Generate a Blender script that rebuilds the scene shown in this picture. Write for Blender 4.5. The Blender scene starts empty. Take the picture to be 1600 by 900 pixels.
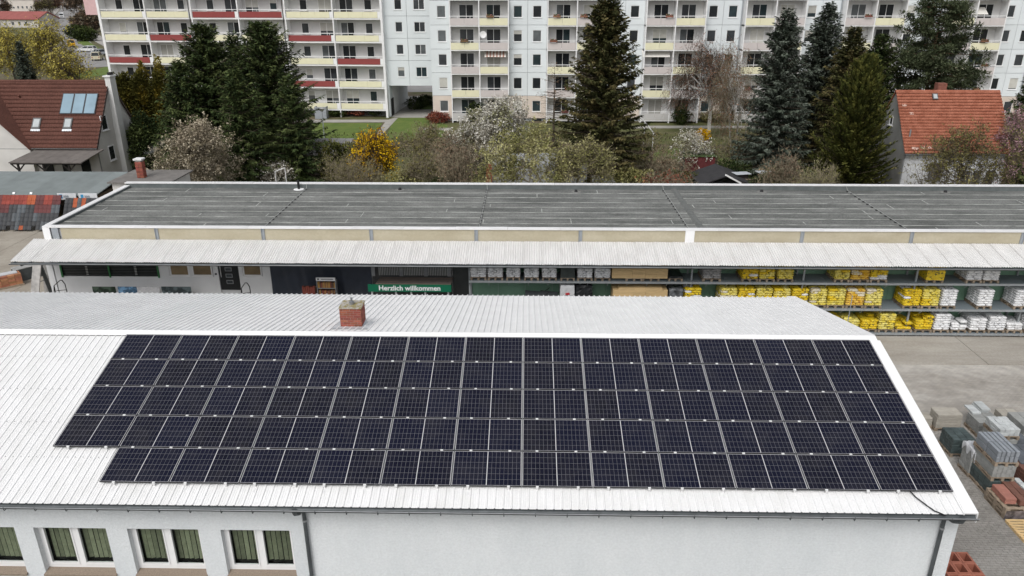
import bpy, math, random
import numpy as np
from mathutils import Matrix, Vector

# ------------------------------------------------------------------ camera, sky, sun, exposure
scene = bpy.context.scene
COL = scene.collection
FPX, CAMZ, PITCH = 1180.0, 16.0, math.radians(21.83)
Xd = np.array([.9998, .0063, -.0188]); Xd /= np.linalg.norm(Xd)
Dn = np.array([0, math.cos(PITCH), math.sin(PITCH)]); Dn -= Xd * (Dn @ Xd); Dn /= np.linalg.norm(Dn)
Zw = -Dn; Yw = np.cross(Zw, Xd)
RC = np.stack([Xd, Yw, Zw], 1)                     # camera (x right, y down, z forward) from world
cam_data = bpy.data.cameras.new('camera'); cam = bpy.data.objects.new('camera', cam_data); COL.objects.link(cam)
cam_data.sensor_width = 36.0; cam_data.lens = FPX / 1600 * 36; cam_data.clip_start = .1; cam_data.clip_end = 3000
mw = np.eye(4); mw[:3, 0] = RC[0]; mw[:3, 1] = -RC[1]; mw[:3, 2] = -RC[2]; mw[:3, 3] = (0, 0, CAMZ)
cam.matrix_world = Matrix(mw.tolist()); scene.camera = cam

SUN_EL, SUN_AZ = math.radians(52), math.radians(200)      # azimuth measured clockwise from +Y
world = bpy.data.worlds.new('World'); scene.world = world; world.use_nodes = True
wn = world.node_tree.nodes; wl_ = world.node_tree.links
sky = wn.new('ShaderNodeTexSky'); sky.sky_type = 'NISHITA'; sky.sun_disc = False
sky.sun_elevation = SUN_EL; sky.sun_rotation = SUN_AZ; sky.air_density = 1.0; sky.dust_density = 4.0; sky.ozone_density = 1.0
hs = wn.new('ShaderNodeHueSaturation'); hs.inputs['Saturation'].default_value = .22
wl_.new(sky.outputs[0], hs.inputs['Color']); wl_.new(hs.outputs[0], wn['Background'].inputs[0])
wn['Background'].inputs[1].default_value = .15
sd = bpy.data.lights.new('sun', 'SUN'); sd.energy = .95; sd.angle = math.radians(28); sd.color = (1, .985, .96)
sun = bpy.data.objects.new('sun', sd); COL.objects.link(sun)
sv = Vector((math.sin(SUN_AZ) * math.cos(SUN_EL), math.cos(SUN_AZ) * math.cos(SUN_EL), math.sin(SUN_EL)))
sun.rotation_euler = sv.to_track_quat('Z', 'Y').to_euler(); sun.location = sv * 60
vs = scene.view_settings; vs.view_transform = 'Standard'; vs.look = 'None'; vs.gamma = 1; vs.exposure = 0.08
scene.render.resolution_x, scene.render.resolution_y = 1024, 576
scene.cycles.max_bounces = 6; scene.cycles.volume_bounces = 2; scene.cycles.transparent_max_bounces = 8

# ------------------------------------------------------------------ measuring helpers: photo point + known plane -> place in the world
def ray(px, py): return RC.T @ np.array([(px - 800) / FPX, (py - 450) / FPX, 1.])
def gp(px, py, z=0.):
    d = ray(px, py); t = (z - CAMZ) / d[2]; return (t * d[0], t * d[1], z)
def yp(px, py, Y):
    d = ray(px, py); t = Y / d[1]; return (t * d[0], Y, CAMZ + t * d[2])
def gx(px, py, Y): return yp(px, py, Y)[0]
def gz(px, py, Y): return yp(px, py, Y)[2]

# ------------------------------------------------------------------ materials
MATS = {}
def M(name, col, rough=.8, var=.08, scale=4., bump=0., bscale=40., metal=0., rnd=0., spec=.4, stretch=(1, 1, 1), detail=4., hue=0.):
    if name in MATS: return MATS[name]
    m = bpy.data.materials.new(name); m.use_nodes = True; n = m.node_tree.nodes; l = m.node_tree.links
    b = n['Principled BSDF']; b.inputs['Roughness'].default_value = rough; b.inputs['Metallic'].default_value = metal
    b.inputs['Specular IOR Level'].default_value = spec
    g = n.new('ShaderNodeNewGeometry'); mp = n.new('ShaderNodeMapping'); mp.inputs['Scale'].default_value = stretch
    l.new(g.outputs['Position'], mp.inputs['Vector'])
    nz = n.new('ShaderNodeTexNoise'); nz.inputs['Scale'].default_value = scale; nz.inputs['Detail'].default_value = detail
    l.new(mp.outputs[0], nz.inputs['Vector'])
    mr = n.new('ShaderNodeMapRange'); mr.inputs['From Min'].default_value = .3; mr.inputs['From Max'].default_value = .7
    mr.inputs['To Min'].default_value = 1 - var; mr.inputs['To Max'].default_value = 1 + var
    l.new(nz.outputs['Fac'], mr.inputs['Value'])
    val = mr.outputs[0]
    hsv = n.new('ShaderNodeHueSaturation'); hsv.inputs['Color'].default_value = (*col, 1)
    if rnd:
        oi = n.new('ShaderNodeObjectInfo'); r2 = n.new('ShaderNodeMapRange')
        r2.inputs['To Min'].default_value = 1 - rnd; r2.inputs['To Max'].default_value = 1 + rnd
        l.new(oi.outputs['Random'], r2.inputs['Value'])
        mu = n.new('ShaderNodeMath'); mu.operation = 'MULTIPLY'; l.new(val, mu.inputs[0]); l.new(r2.outputs[0], mu.inputs[1]); val = mu.outputs[0]
        if hue:
            r3 = n.new('ShaderNodeMapRange'); r3.inputs['To Min'].default_value = .5 - hue; r3.inputs['To Max'].default_value = .5 + hue
            w = n.new('ShaderNodeTexWhiteNoise'); w.noise_dimensions = '1D'; l.new(oi.outputs['Random'], w.inputs['W']); l.new(w.outputs['Value'], r3.inputs['Value'])
            l.new(r3.outputs[0], hsv.inputs['Hue'])
    l.new(val, hsv.inputs['Value']); l.new(hsv.outputs[0], b.inputs['Base Color'])
    if bump:
        n2 = n.new('ShaderNodeTexNoise'); n2.inputs['Scale'].default_value = bscale; n2.inputs['Detail'].default_value = 3
        l.new(g.outputs['Position'], n2.inputs['Vector'])
        bp = n.new('ShaderNodeBump'); bp.inputs['Strength'].default_value = bump; bp.inputs['Distance'].default_value = .02
        l.new(n2.outputs['Fac'], bp.inputs['Height']); l.new(bp.outputs[0], b.inputs['Normal'])
    MATS[name] = m; return m
def nodes_of(m):
    return m.node_tree.nodes, m.node_tree.links, m.node_tree.nodes['Principled BSDF']

def two_tone(name, a, b_, rough=.9, scale=.6, lo=.4, hi=.6, fine=12., finevar=.12, bump=.0, bscale=30., stretch=(1, 1, 1)):
    """two colours mixed by a large noise, with a fine noise on top (ground, moss, dirt)"""
    if name in MATS: return MATS[name]
    m = M(name, (1, 1, 1), rough, finevar, fine, bump, bscale, spec=.25)
    n, l, b = nodes_of(m)
    g = [x for x in n if x.type == 'NEW_GEOMETRY'][0]; hsv = [x for x in n if x.type == 'HUE_SAT'][0]
    mp = n.new('ShaderNodeMapping'); mp.inputs['Scale'].default_value = stretch; l.new(g.outputs['Position'], mp.inputs['Vector'])
    nz = n.new('ShaderNodeTexNoise'); nz.inputs['Scale'].default_value = scale; nz.inputs['Detail'].default_value = 6; nz.inputs['Roughness'].default_value = .62
    l.new(mp.outputs[0], nz.inputs['Vector'])
    cr = n.new('ShaderNodeValToRGB'); cr.color_ramp.elements[0].position = lo; cr.color_ramp.elements[1].position = hi
    cr.color_ramp.elements[0].color = (*a, 1); cr.color_ramp.elements[1].color = (*b_, 1)
    l.new(nz.outputs['Fac'], cr.inputs['Fac']); l.new(cr.outputs[0], hsv.inputs['Color'])
    return m

def glass_dark(name, col=(.02, .024, .028), rough=.08, spec=.5):
    return M(name, col, rough, .25, 1.2, spec=spec)

# ------------------------------------------------------------------ mesh helpers
def wloc(o):
    v = Vector((0, 0, 0))
    while o is not None: v += o.location; o = o.parent
    return v
def tag(o, label=None, cat=None, group=None, kind=None):
    if label: o['label'] = label
    if cat: o['category'] = cat
    if group: o['group'] = group
    if kind: o['kind'] = kind
    return o
def link(name, data, parent=None, at=None, rot=None, scale=None):
    o = bpy.data.objects.new(name, data); COL.objects.link(o)
    if parent is not None: o.parent = parent
    if at is not None: o.location = Vector(at) - (wloc(parent) if parent is not None else Vector())
    if rot is not None: o.rotation_euler = rot
    if scale is not None: o.scale = scale
    return o
def thing(name, label, cat, at=(0, 0, 0), group=None, rz=0):
    o = bpy.data.objects.new(name, None); COL.objects.link(o); o.location = at; o.rotation_euler = (0, 0, rz)
    o.empty_display_size = .3
    return tag(o, label, cat, group)

class MB:
    """collects boxes, tubes, prisms; build() links them as ONE mesh object"""
    def __init__(s): s.v = []; s.f = []; s.m = []; s.mi = 0
    def quad(s, a, b, c, d):
        k = len(s.v); s.v += [tuple(a), tuple(b), tuple(c), tuple(d)]; s.f.append((k, k + 1, k + 2, k + 3)); s.m.append(s.mi); return s
    def poly(s, pts):
        k = len(s.v); s.v += [tuple(p) for p in pts]; s.f.append(tuple(range(k, k + len(pts)))); s.m.append(s.mi); return s
    def hexa(s, p):   # 8 points: bottom ring 0-3 (ccw from above), top ring 4-7
        k = len(s.v); s.v += [tuple(q) for q in p]
        for f in ((3, 2, 1, 0), (4, 5, 6, 7), (0, 1, 5, 4), (1, 2, 6, 5), (2, 3, 7, 6), (3, 0, 4, 7)):
            s.f.append(tuple(k + i for i in f)); s.m.append(s.mi)
        return s
    def box(s, x0, x1, y0, y1, z0, z1):
        return s.hexa([(x0, y0, z0), (x1, y0, z0), (x1, y1, z0), (x0, y1, z0), (x0, y0, z1), (x1, y0, z1), (x1, y1, z1), (x0, y1, z1)])
    def cbox(s, x0, x1, y0, y1, z0, z1, c=.02):   # box with chamfered vertical and top edges
        k = len(s.v)
        ring = lambda i, z: [(x0 + i + c, y0 + i, z), (x1 - i - c, y0 + i, z), (x1 - i, y0 + i + c, z), (x1 - i, y1 - i - c, z), (x1 - i - c, y1 - i, z), (x0 + i + c, y1 - i, z), (x0 + i, y1 - i - c, z), (x0 + i, y0 + i + c, z)]
        rs = [ring(c, z0), ring(0, z0 + c), ring(0, z1 - c), ring(c, z1)]
        for r in rs: s.v += r
        for j in range(3):
            for i in range(8):
                a, b = k + j * 8 + i, k + j * 8 + (i + 1) % 8
                s.f.append((a, b, b + 8, a + 8)); s.m.append(s.mi)
        s.f.append(tuple(k + 24 + i for i in range(8))); s.m.append(s.mi)
        s.f.append(tuple(k + 7 - i for i in range(8))); s.m.append(s.mi)
        return s
    def tube(s, p0, p1, r0, r1=None, n=8, cap=True):
        r1 = r0 if r1 is None else r1
        p0, p1 = Vector(p0), Vector(p1); d = (p1 - p0).normalized()
        u = d.cross(Vector((0, 0, 1))) if abs(d.z) < .95 else d.cross(Vector((1, 0, 0)))
        u.normalize(); w = d.cross(u); k = len(s.v)
        for p, r in ((p0, r0), (p1, r1)):
            for i in range(n):
                a = 2 * math.pi * i / n; s.v.append(tuple(p + u * (r * math.cos(a)) + w * (r * math.sin(a))))
        for i in range(n):
            j = (i + 1) % n; s.f.append((k + i, k + j, k + n + j, k + n + i)); s.m.append(s.mi)
        if cap:
            s.f.append(tuple(k + n + i for i in range(n))); s.m.append(s.mi); s.f.append(tuple(k + n - 1 - i for i in range(n))); s.m.append(s.mi)
        return s
    def path(s, pts, r, n=8):
        for a, b in zip(pts[:-1], pts[1:]): s.tube(a, b, r, r, n)
        return s
    def bar(s, p0, p1, w, h):          # rectangular bar
        p0, p1 = Vector(p0), Vector(p1); d = (p1 - p0).normalized()
        u = d.cross(Vector((0, 0, 1))) if abs(d.z) < .95 else Vector((1, 0, 0))
        u.normalize(); t = u.cross(d)
        u = u * w / 2; t = t * h / 2
        return s.hexa([p0 - u - t, p0 + u - t, p1 + u - t, p1 - u - t, p0 - u + t, p0 + u + t, p1 + u + t, p1 - u + t])
    def extrude(s, prof, axis, a0, a1, closed=True):
        """profile points (p,q) swept along axis ('x': (p,q)=(y,z); 'y': (x,z); 'z': (x,y))"""
        mk = {'x': lambda p, q, a: (a, p, q), 'y': lambda p, q, a: (p, a, q), 'z': lambda p, q, a: (p, q, a)}[axis]
        k = len(s.v); n = len(prof)
        s.v += [mk(p, q, a0) for p, q in prof] + [mk(p, q, a1) for p, q in prof]
        for i in range(n if closed else n - 1):
            j = (i + 1) % n; s.f.append((k + i, k + j, k + n + j, k + n + i)); s.m.append(s.mi)
        if closed:
            s.f.append(tuple(k + n - 1 - i for i in range(n))); s.m.append(s.mi); s.f.append(tuple(k + n + i for i in range(n))); s.m.append(s.mi)
        return s
    def mesh(s, name, mats, smooth=False):
        me = bpy.data.meshes.new(name); me.from_pydata(s.v, [], s.f)
        for m in (mats if isinstance(mats, (list, tuple)) else [mats]): me.materials.append(m)
        if any(s.m): me.polygons.foreach_set('material_index', s.m)
        if smooth: me.polygons.foreach_set('use_smooth', [True] * len(s.f))
        me.update(); return me
    def build(s, name, mats, parent=None, at=None, smooth=False):
        """vertices are world places; the object sits at `at` (its parent's place when not given)"""
        o0 = Vector(at) if at is not None else (wloc(parent) if parent is not None else Vector())
        s.v = [(x - o0.x, y - o0.y, z - o0.z) for x, y, z in s.v]
        o = link(name, s.mesh(name, mats, smooth), parent)
        o.location = o0 - (wloc(parent) if parent is not None else Vector())
        return o

def np_mesh(name, V, F, mats, midx=None, smooth=False):
    """fast mesh from numpy arrays; F (n,3) or (n,4)"""
    me = bpy.data.meshes.new(name); k = F.shape[1]
    me.vertices.add(len(V)); me.vertices.foreach_set('co', np.ascontiguousarray(V, dtype=np.float32).ravel())
    me.loops.add(F.size); me.loops.foreach_set('vertex_index', F.astype(np.int32).ravel())
    me.polygons.add(len(F)); me.polygons.foreach_set('loop_start', np.arange(0, F.size, k, dtype=np.int32))
    me.polygons.foreach_set('loop_total', np.full(len(F), k, dtype=np.int32))
    for m in (mats if isinstance(mats, (list, tuple)) else [mats]): me.materials.append(m)
    if midx is not None: me.polygons.foreach_set('material_index', midx.astype(np.int32))
    if smooth: me.polygons.foreach_set('use_smooth', np.ones(len(F), dtype=bool))
    me.update(calc_edges=True); return me

ORD = ['first', 'second', 'third', 'fourth', 'fifth', 'sixth', 'seventh', 'eighth', 'ninth', 'tenth', 'eleventh', 'twelfth', 'thirteenth', 'fourteenth', 'fifteenth', 'sixteenth', 'seventeenth', 'eighteenth']
#@@SECTION ground
# ================================================================== GROUND
rng = np.random.default_rng(7); random.seed(7)
def sheet(name, pts, z, mat, kind='structure', label=None):
    mb = MB(); mb.poly([(x, y, z) for x, y in pts]); o = mb.build(name, mat); return tag(o, label, kind=kind)
M_ground = two_tone('garden_ground', (.085, .088, .035), (.13, .105, .07), .95, .35, .42, .6, 9, .3)
sheet('ground', [(-1500, -200), (1500, -200), (1500, 2500), (-1500, 2500)], -.02, M_ground)
# block paving of the yard: brick pattern with dirt
def paving_material():
    m = two_tone('block_paving', (.29, .27, .245), (.46, .44, .41), .9, .3, .36, .6, 2.2, .14, stretch=(.5, 1, 1))
    n, l, b = nodes_of(m); hsv = [x for x in n if x.type == 'HUE_SAT'][0]; cr = [x for x in n if x.type == 'VALTORGB'][0]
    g = [x for x in n if x.type == 'NEW_GEOMETRY'][0]
    br = n.new('ShaderNodeTexBrick'); br.inputs['Scale'].default_value = 1; br.inputs['Brick Width'].default_value = .2; br.inputs['Row Height'].default_value = .1
    br.inputs['Mortar Size'].default_value = .006; br.inputs['Color1'].default_value = (.92, .92, .92, 1); br.inputs['Color2'].default_value = (1.06, 1.05, 1.03, 1); br.inputs['Mortar'].default_value = (.72, .7, .67, 1)
    l.new(g.outputs['Position'], br.inputs['Vector'])
    mx = n.new('ShaderNodeMix'); mx.data_type = 'RGBA'; mx.blend_type = 'MULTIPLY'; mx.inputs[0].default_value = 1
    l.new(cr.outputs[0], mx.inputs[6]); l.new(br.outputs['Color'], mx.inputs[7]); l.new(mx.outputs[2], hsv.inputs['Color'])
    return m
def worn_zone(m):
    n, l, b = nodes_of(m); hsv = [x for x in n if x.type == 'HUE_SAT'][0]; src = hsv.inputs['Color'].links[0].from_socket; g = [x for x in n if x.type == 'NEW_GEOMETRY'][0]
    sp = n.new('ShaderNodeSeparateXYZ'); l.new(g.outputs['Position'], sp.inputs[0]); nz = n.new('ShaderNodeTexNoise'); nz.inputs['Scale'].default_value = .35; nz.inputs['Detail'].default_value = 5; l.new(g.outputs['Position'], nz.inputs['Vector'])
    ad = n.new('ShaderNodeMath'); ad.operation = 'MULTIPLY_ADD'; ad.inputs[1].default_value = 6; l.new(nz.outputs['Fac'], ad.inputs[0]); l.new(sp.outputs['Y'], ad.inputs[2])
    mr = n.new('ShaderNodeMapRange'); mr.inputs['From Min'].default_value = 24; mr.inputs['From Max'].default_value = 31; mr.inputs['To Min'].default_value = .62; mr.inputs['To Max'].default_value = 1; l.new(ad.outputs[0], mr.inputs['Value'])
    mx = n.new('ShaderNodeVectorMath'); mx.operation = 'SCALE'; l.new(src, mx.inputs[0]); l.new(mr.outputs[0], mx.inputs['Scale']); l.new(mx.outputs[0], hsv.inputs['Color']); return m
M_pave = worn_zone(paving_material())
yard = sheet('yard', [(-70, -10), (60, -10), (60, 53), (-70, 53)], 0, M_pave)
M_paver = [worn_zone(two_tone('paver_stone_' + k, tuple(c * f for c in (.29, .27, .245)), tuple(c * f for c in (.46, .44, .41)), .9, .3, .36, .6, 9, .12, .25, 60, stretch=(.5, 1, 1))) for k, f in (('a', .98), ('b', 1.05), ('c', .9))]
def paver_geo(mb, x, y, z, t): mb.hexa([(x + .004, y + .004, z - .05), (x + .196, y + .004, z - .05), (x + .196, y + .096, z - .05), (x + .004, y + .096, z - .05), (x + .008, y + .008, z), (x + .192, y + .008, z), (x + .192, y + .092, z), (x + .008, y + .092, z)])
mb = MB(); paver_geo(mb, 0, 0, .012, 0); pm = mb.mesh('paver', M_paver[0])
mbs = MB(); cnt = 0
for j in range(90):
    for i in range(34):
        x, y = 10.95 + i * .2 + (.1 if j % 2 else 0), 16.6 + j * .1
        if 11.7 <= x < 14.7 and 17.4 <= y < 19.39 and cnt < 300:
            cnt += 1; link('paver', pm, yard, (x, y, random.uniform(-.004, .004)))
        else:
            mbs.mi = random.choice((0, 0, 1, 2)); paver_geo(mbs, x, y, .012 + random.uniform(-.004, .004), 0)
tag(mbs.build('far_pavers', M_paver, yard), kind='stuff')
# concrete apron slabs before the racks and on the left
M_conc = two_tone('apron_concrete', (.29, .265, .23), (.41, .385, .345), .92, .5, .35, .65, 14, .1, stretch=(.35, 1.5, 1))
M_conc2 = two_tone('left_concrete', (.27, .24, .2), (.36, .33, .28), .92, .5, .35, .65, 14, .08)
for k in range(6): MB().box(4.2 + k * 5.6, 4.2 + k * 5.6 + 5.57, 30.9, 34.9, -.05, .03).build('concrete_slab', M_conc, yard)
for i in range(4):
    for j in range(6): MB().box(-44.5 + i * 5.2, -44.5 + i * 5.2 + 5.17, 33 + j * 3.0, 35.97 + j * 3.0, -.05, .025).build('concrete_slab', M_conc2, yard)
# lawns and paths in front of the flats
M_lawn = two_tone('lawn_grass', (.085, .135, .028), (.13, .17, .04), .95, .7, .35, .65, 25, .3)
M_lawn2 = two_tone('rough_grass', (.09, .1, .035), (.13, .12, .06), .95, .5, .4, .65, 18, .3)
M_path = two_tone('path_concrete', (.3, .29, .265), (.38, .365, .335), .92, .8, .35, .65, 10, .06)
P2 = lambda *q: [gp(a, b)[:2] for a, b in q]
sheet('lawn', P2((470, 192), (598, 192), (580, 216), (455, 222)), .002, M_lawn)
sheet('lawn', P2((616, 184), (664, 184), (700, 196), (690, 214), (600, 222)), .002, M_lawn)
sheet('garden_plot', P2((600, 246), (760, 246), (770, 286), (590, 286)), .004, M_lawn2)
sheet('garden_lawn', P2((1030, 232), (1130, 232), (1150, 252), (1010, 252)), .004, M_lawn)
sheet('rough_lawn', P2((690, 193), (1230, 189), (1250, 228), (690, 222)), -.004, M_lawn2)
sheet('path', P2((430, 187), (606, 187), (606, 191), (430, 192)), .006, M_path)
sheet('path', P2((604, 188), (616, 184), (622, 184), (592, 216), (583, 216)), .010, M_path)
sheet('path', P2((655, 199), (705, 200), (705, 203.5), (653, 203)), .006, M_path)
sheet('path', P2((985, 196.5), (1240, 196.5), (1240, 200.5), (985, 200.5)), .006, M_path)
sheet('passage_paving', P2((612, 182.5), (628, 184), (680, 184), (680, 172), (655, 150), (630, 150)), .004, M_path)
sheet('courtyard_lawn', P2((645, 171), (676, 171), (676, 158), (650, 158)), .008, M_lawn)
# street with kerbs beyond the left flats
M_asph = two_tone('street_asphalt', (.22, .215, .21), (.29, .28, .275), .9, .05, .35, .65, .6, .08)
M_walk = M('pavement_grey', (.33, .31, .29), .9, .08, .3)
sheet('street', P2((62, 45), (84, 27), (100, 8), (104, -2), (117, -2), (124, 18), (134, 40), (138, 62), (160, 84), (170, 104), (60, 110), (70, 80), (100, 62), (84, 50)), .004, M_asph)
sheet('pavement', P2((117, -2), (123, -2), (134, 22), (146, 48), (168, 64), (172, 78), (158, 70), (139, 60), (135, 40), (124.5, 18)), .02, M_walk)
sheet('pavement', P2((60, 42), (84, 25.5), (99.5, 8), (102, -2), (97, -2), (88, 12), (52, 36)), .02, M_walk)
sheet('verge_grass', P2((120, 66), (133, 62), (158, 76), (136, 74)), .02, M_lawn)
sheet('verge_grass', P2((100, 120), (168, 104), (178, 116), (110, 124)), .02, M_lawn)
sheet('verge_grass', P2((-60, 42), (52, 36), (70, 52), (60, 100), (-60, 100)), -.01, M_lawn2)

# ================================================================== NEAR BUILDING with the solar roof
SL = .2625                                              # near slope, rise per metre
RY, RZ, EY = 21.5, 5.794, 15.12                        # ridge place and height, near eave
zr = lambda y: 5.726 + (y - 21.24) * SL                 # near roof surface
FY, FZ = 28.6, 4.2; SF = (RZ - FZ) / (FY - RY)
BX0, BX1 = -27.0, 10.86
WY = 15.55                                              # front wall face
M_white_wall = two_tone('white_roughcast', (.60, .632, .648), (.68, .705, .718), .95, .8, .25, .7, 16, .05, 1.0, 22, stretch=(1, 1, .35))
M_sheet = two_tone('white_trapezoid_sheet', (.68, .68, .67), (.75, .75, .75), .55, .9, .3, .55, 22, .04, stretch=(2, .6, 1))
M_sheet_far = M('pale_grey_sheet', (.80, .802, .80), .5, .04, 1.5, rnd=.02)
M_trim = M('white_metal_trim', (.82, .82, .82), .45, .03, 2)
M_zinc = M('dark_grey_zinc', (.085, .095, .10), .5, .2, 4, metal=.35)
M_zinc_l = M('gutter_rim_grey', (.30, .31, .32), .45, .1, 4, metal=.4)
M_pvc = M('white_window_plastic', (.78, .78, .78), .4, .02, 3)
M_glass = glass_dark('window_glass_dark')
M_glass2 = glass_dark('window_glass_grey', (.07, .08, .085), .12)
M_black = M('black_plastic', (.012, .012, .013), .5, .1, 5)
nb = thing('workshop_building', 'long white rendered building with pale metal roof carrying the solar panels', 'building', (-8, 18.6, 0))
# front wall with window openings
win = []
for a, b in ((-92, 22), (52, 165), (198, 310), (344, 454)):
    win.append((gx(a, 826, WY), gx(b, 826, WY)))
wz1 = gz(200, 826, WY); wz0 = wz1 - 1.48
wx0, wx1 = BX0 + .4, gx(1500, 812, WY)
mb = MB(); WT = .34; top = zr(WY) - .1
mb.box(wx0, wx1, WY, WY + WT, wz1, top); mb.box(wx0, wx1, WY, WY + WT, 0, wz0)
xs = [wx0] + [c for ab in win for c in ab] + [wx1]
for a, b in zip(xs[::2], xs[1::2]): mb.box(a, b, WY, WY + WT, wz0, wz1)
fw = mb.build('wall', M_white_wall, nb)
for gxx, nm in ((wx1 - .3, 0), (wx0, 1)):
    MB().extrude([(WY + WT, 0), (28.0, 0), (28.0, FZ - .02), (RY, RZ - .16), (WY + WT, zr(WY + WT) - .14)], 'x', gxx, gxx + .3).build('gable_wall', M_white_wall, nb)
MB().box(wx0, wx1, 28.001, 28.3, 0, FZ - .06).build('rear_wall', M_white_wall, nb)
M_slatA = M('blind_fabric_green', (.21, .22, .145), .9, .15, 9, rnd=.3); M_sill = M('brown_stone_sill', (.25, .2, .155), .85, .15, 30, .3, 80)
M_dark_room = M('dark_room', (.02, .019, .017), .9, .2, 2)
mbb = MB(); mbb.hexa([(-.05, 0, 0), (.05, .035, 0), (.05, .037, 0), (-.05, .002, 0), (-.05, 0, 1), (.05, .035, 1), (.05, .037, 1), (-.05, .002, 1)]); slat_me = mbb.mesh('blind_slat', M_slatA)
for (a, b) in win:
    y0 = WY + .16; mb = MB(); fr = .065; mid = (a + b) / 2; zb = wz0 + .06
    mb.box(a, b, y0, y0 + .07, zb, zb + .1); mb.box(a, b, y0, y0 + .07, wz1 - .05, wz1)
    for c0, c1 in ((a, a + .11), (b - .06, b), (mid - .075, mid + .075)): mb.box(c0, c1, y0, y0 + .07, zb + .1, wz1 - .05)
    w = mb.build('window', M_pvc, nb)
    mb = MB()
    for c0, c1 in ((a + .11, mid - .075), (mid + .075, b - .06)):
        for p0, p1 in ((c0, c0 + .035), (c1 - .035, c1)): mb.box(p0, p1, y0 - .022, y0 + .05, zb + .10, wz1 - .05)
        mb.box(c0 + .035, c1 - .035, y0 - .022, y0 + .05, zb + .1, zb + .16)
    mb.build('sash', M_pvc, w)
    for c0, c1 in ((a + .145, mid - .11), (mid + .11, b - .095)):
        gl = MB().box(c0, c1, y0 + .03, y0 + .036, zb + .16, wz1 - .05).build('pane', None, w)
        gm = MATS.get('blind_window_glass')
        if gm is None:
            gm = bpy.data.materials.new('blind_window_glass'); gm.use_nodes = True; n, l, bs = nodes_of(gm)
            bs.inputs['Roughness'].default_value = .03; bs.inputs['Transmission Weight'].default_value = 1.0; bs.inputs['IOR'].default_value = 1.08; bs.inputs['Base Color'].default_value = (.85, .9, .88, 1); MATS['blind_window_glass'] = gm
        gl.data.materials.clear(); gl.data.materials.append(gm)
        k = c0 + .02
        while k < c1 - .06:
            o = link('blind_slat', slat_me, w, (k + .05, y0 + .12, zb + .22 + random.uniform(-.008, .008)), (0, 0, random.uniform(-.35, .05)), (1, 1, wz1 - zb - .26)); k += .134
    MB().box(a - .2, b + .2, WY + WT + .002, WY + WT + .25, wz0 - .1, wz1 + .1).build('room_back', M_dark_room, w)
    MB().hexa([(a - .02, WY - .07, wz0 - .06), (b + .02, WY - .07, wz0 - .06), (b - .002, y0, wz0 + .0), (a + .002, y0, wz0 + .0), (a - .02, WY - .07, wz0 + .0), (b + .02, WY - .07, wz0 + .0), (b - .002, y0, wz0 + .058), (a + .002, y0, wz0 + .058)]).build('sill', M_sill, w)
# trapezoidal sheets: one mesh per slope, shared by all sheets
def trapezoid(width=1.035, ribs=5, h=.034, micro=True):
    p = width / ribs; pr = []
    for i in range(ribs):
        x = i * p
        pr += [(x, 0), (x + .012, h), (x + .040, h), (x + .052, 0)]
        if micro: pr += [(x + .095, 0), (x + .100, .006), (x + .108, .006), (x + .113, 0), (x + .147, 0), (x + .152, .006), (x + .160, .006), (x + .165, 0)]
    pr += [(width, 0)]
    return pr
def sheet_mesh(name, y0, z0, y1, z1, mat, micro=True, h=.034):
    pr = trapezoid(micro=micro, h=h); d = Vector((0, y1 - y0, z1 - z0)).normalized(); nrm = Vector((1, 0, 0)).cross(d)
    if nrm.z < 0: nrm = -nrm
    V = []; F = []
    for (yy, zz) in ((y0, z0), (y1, z1)):
        for x, h_ in pr: V.append((x, yy + nrm.y * h_, zz + nrm.z * h_))
    n = len(pr)
    for i in range(n - 1): F.append((i, i + 1, n + i + 1, n + i))
    me = bpy.data.meshes.new(name); me.from_pydata(V, [], F); me.materials.append(mat); me.update(); return me
near_sheet = sheet_mesh('near_roof_sheet', EY, zr(EY), RY - .03, zr(RY - .03), M_sheet, True, .026)
far_sheet = sheet_mesh('far_roof_sheet', FY, FZ, RY + .03, RZ - .03 * SF, M_sheet_far, False, .04)
nsh = int((BX1 - BX0) / 1.035) + 1
for k in range(nsh):
    x = 10.62 - (k + 1) * 1.035
    link('roof_sheet', near_sheet, nb, (x, 0, 0)); link('roof_sheet', far_sheet, nb, (x, 0, 0))
# roof screws in three lines on the open sheets
mb = MB()
for yy in (20.35, 19.0, 17.75, 16.55):
    for k in range(60):
        x = -12.9 - .207 * k
        if yy < 16.8: x = x + 1.9
        mb.tube((x, yy, zr(yy) + .0), (x, yy - .003, zr(yy) + .014), .012, .012, 6)
tag(mb.build('roof_screws', M('screw_grey', (.35, .35, .36), .5, .1), nb), kind='stuff')
# ridge cap: folded pieces
x = BX0
while x < BX1 - .1:
    x2 = min(x + 3.0, BX1 + .02)
    MB().extrude([(RY - .21, zr(RY - .21) + .045), (RY - .21, zr(RY - .21) + .053), (RY, RZ + .075), (RY + .16, RZ - .16 * SF + .05), (RY + .16, RZ - .16 * SF + .042), (RY, RZ + .066)], 'x', x, x2 - .004).build('ridge_cap', M_trim, nb)
    x = x2
M_gap = M('shadow_gap_foam', (.05, .05, .055), .9, .1)
MB().box(BX0, 10.6, RY - .18, RY - .08, zr(RY - .18) - .01, zr(RY - .18) + .04).build('ridge_filler', M_gap, nb)
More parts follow.
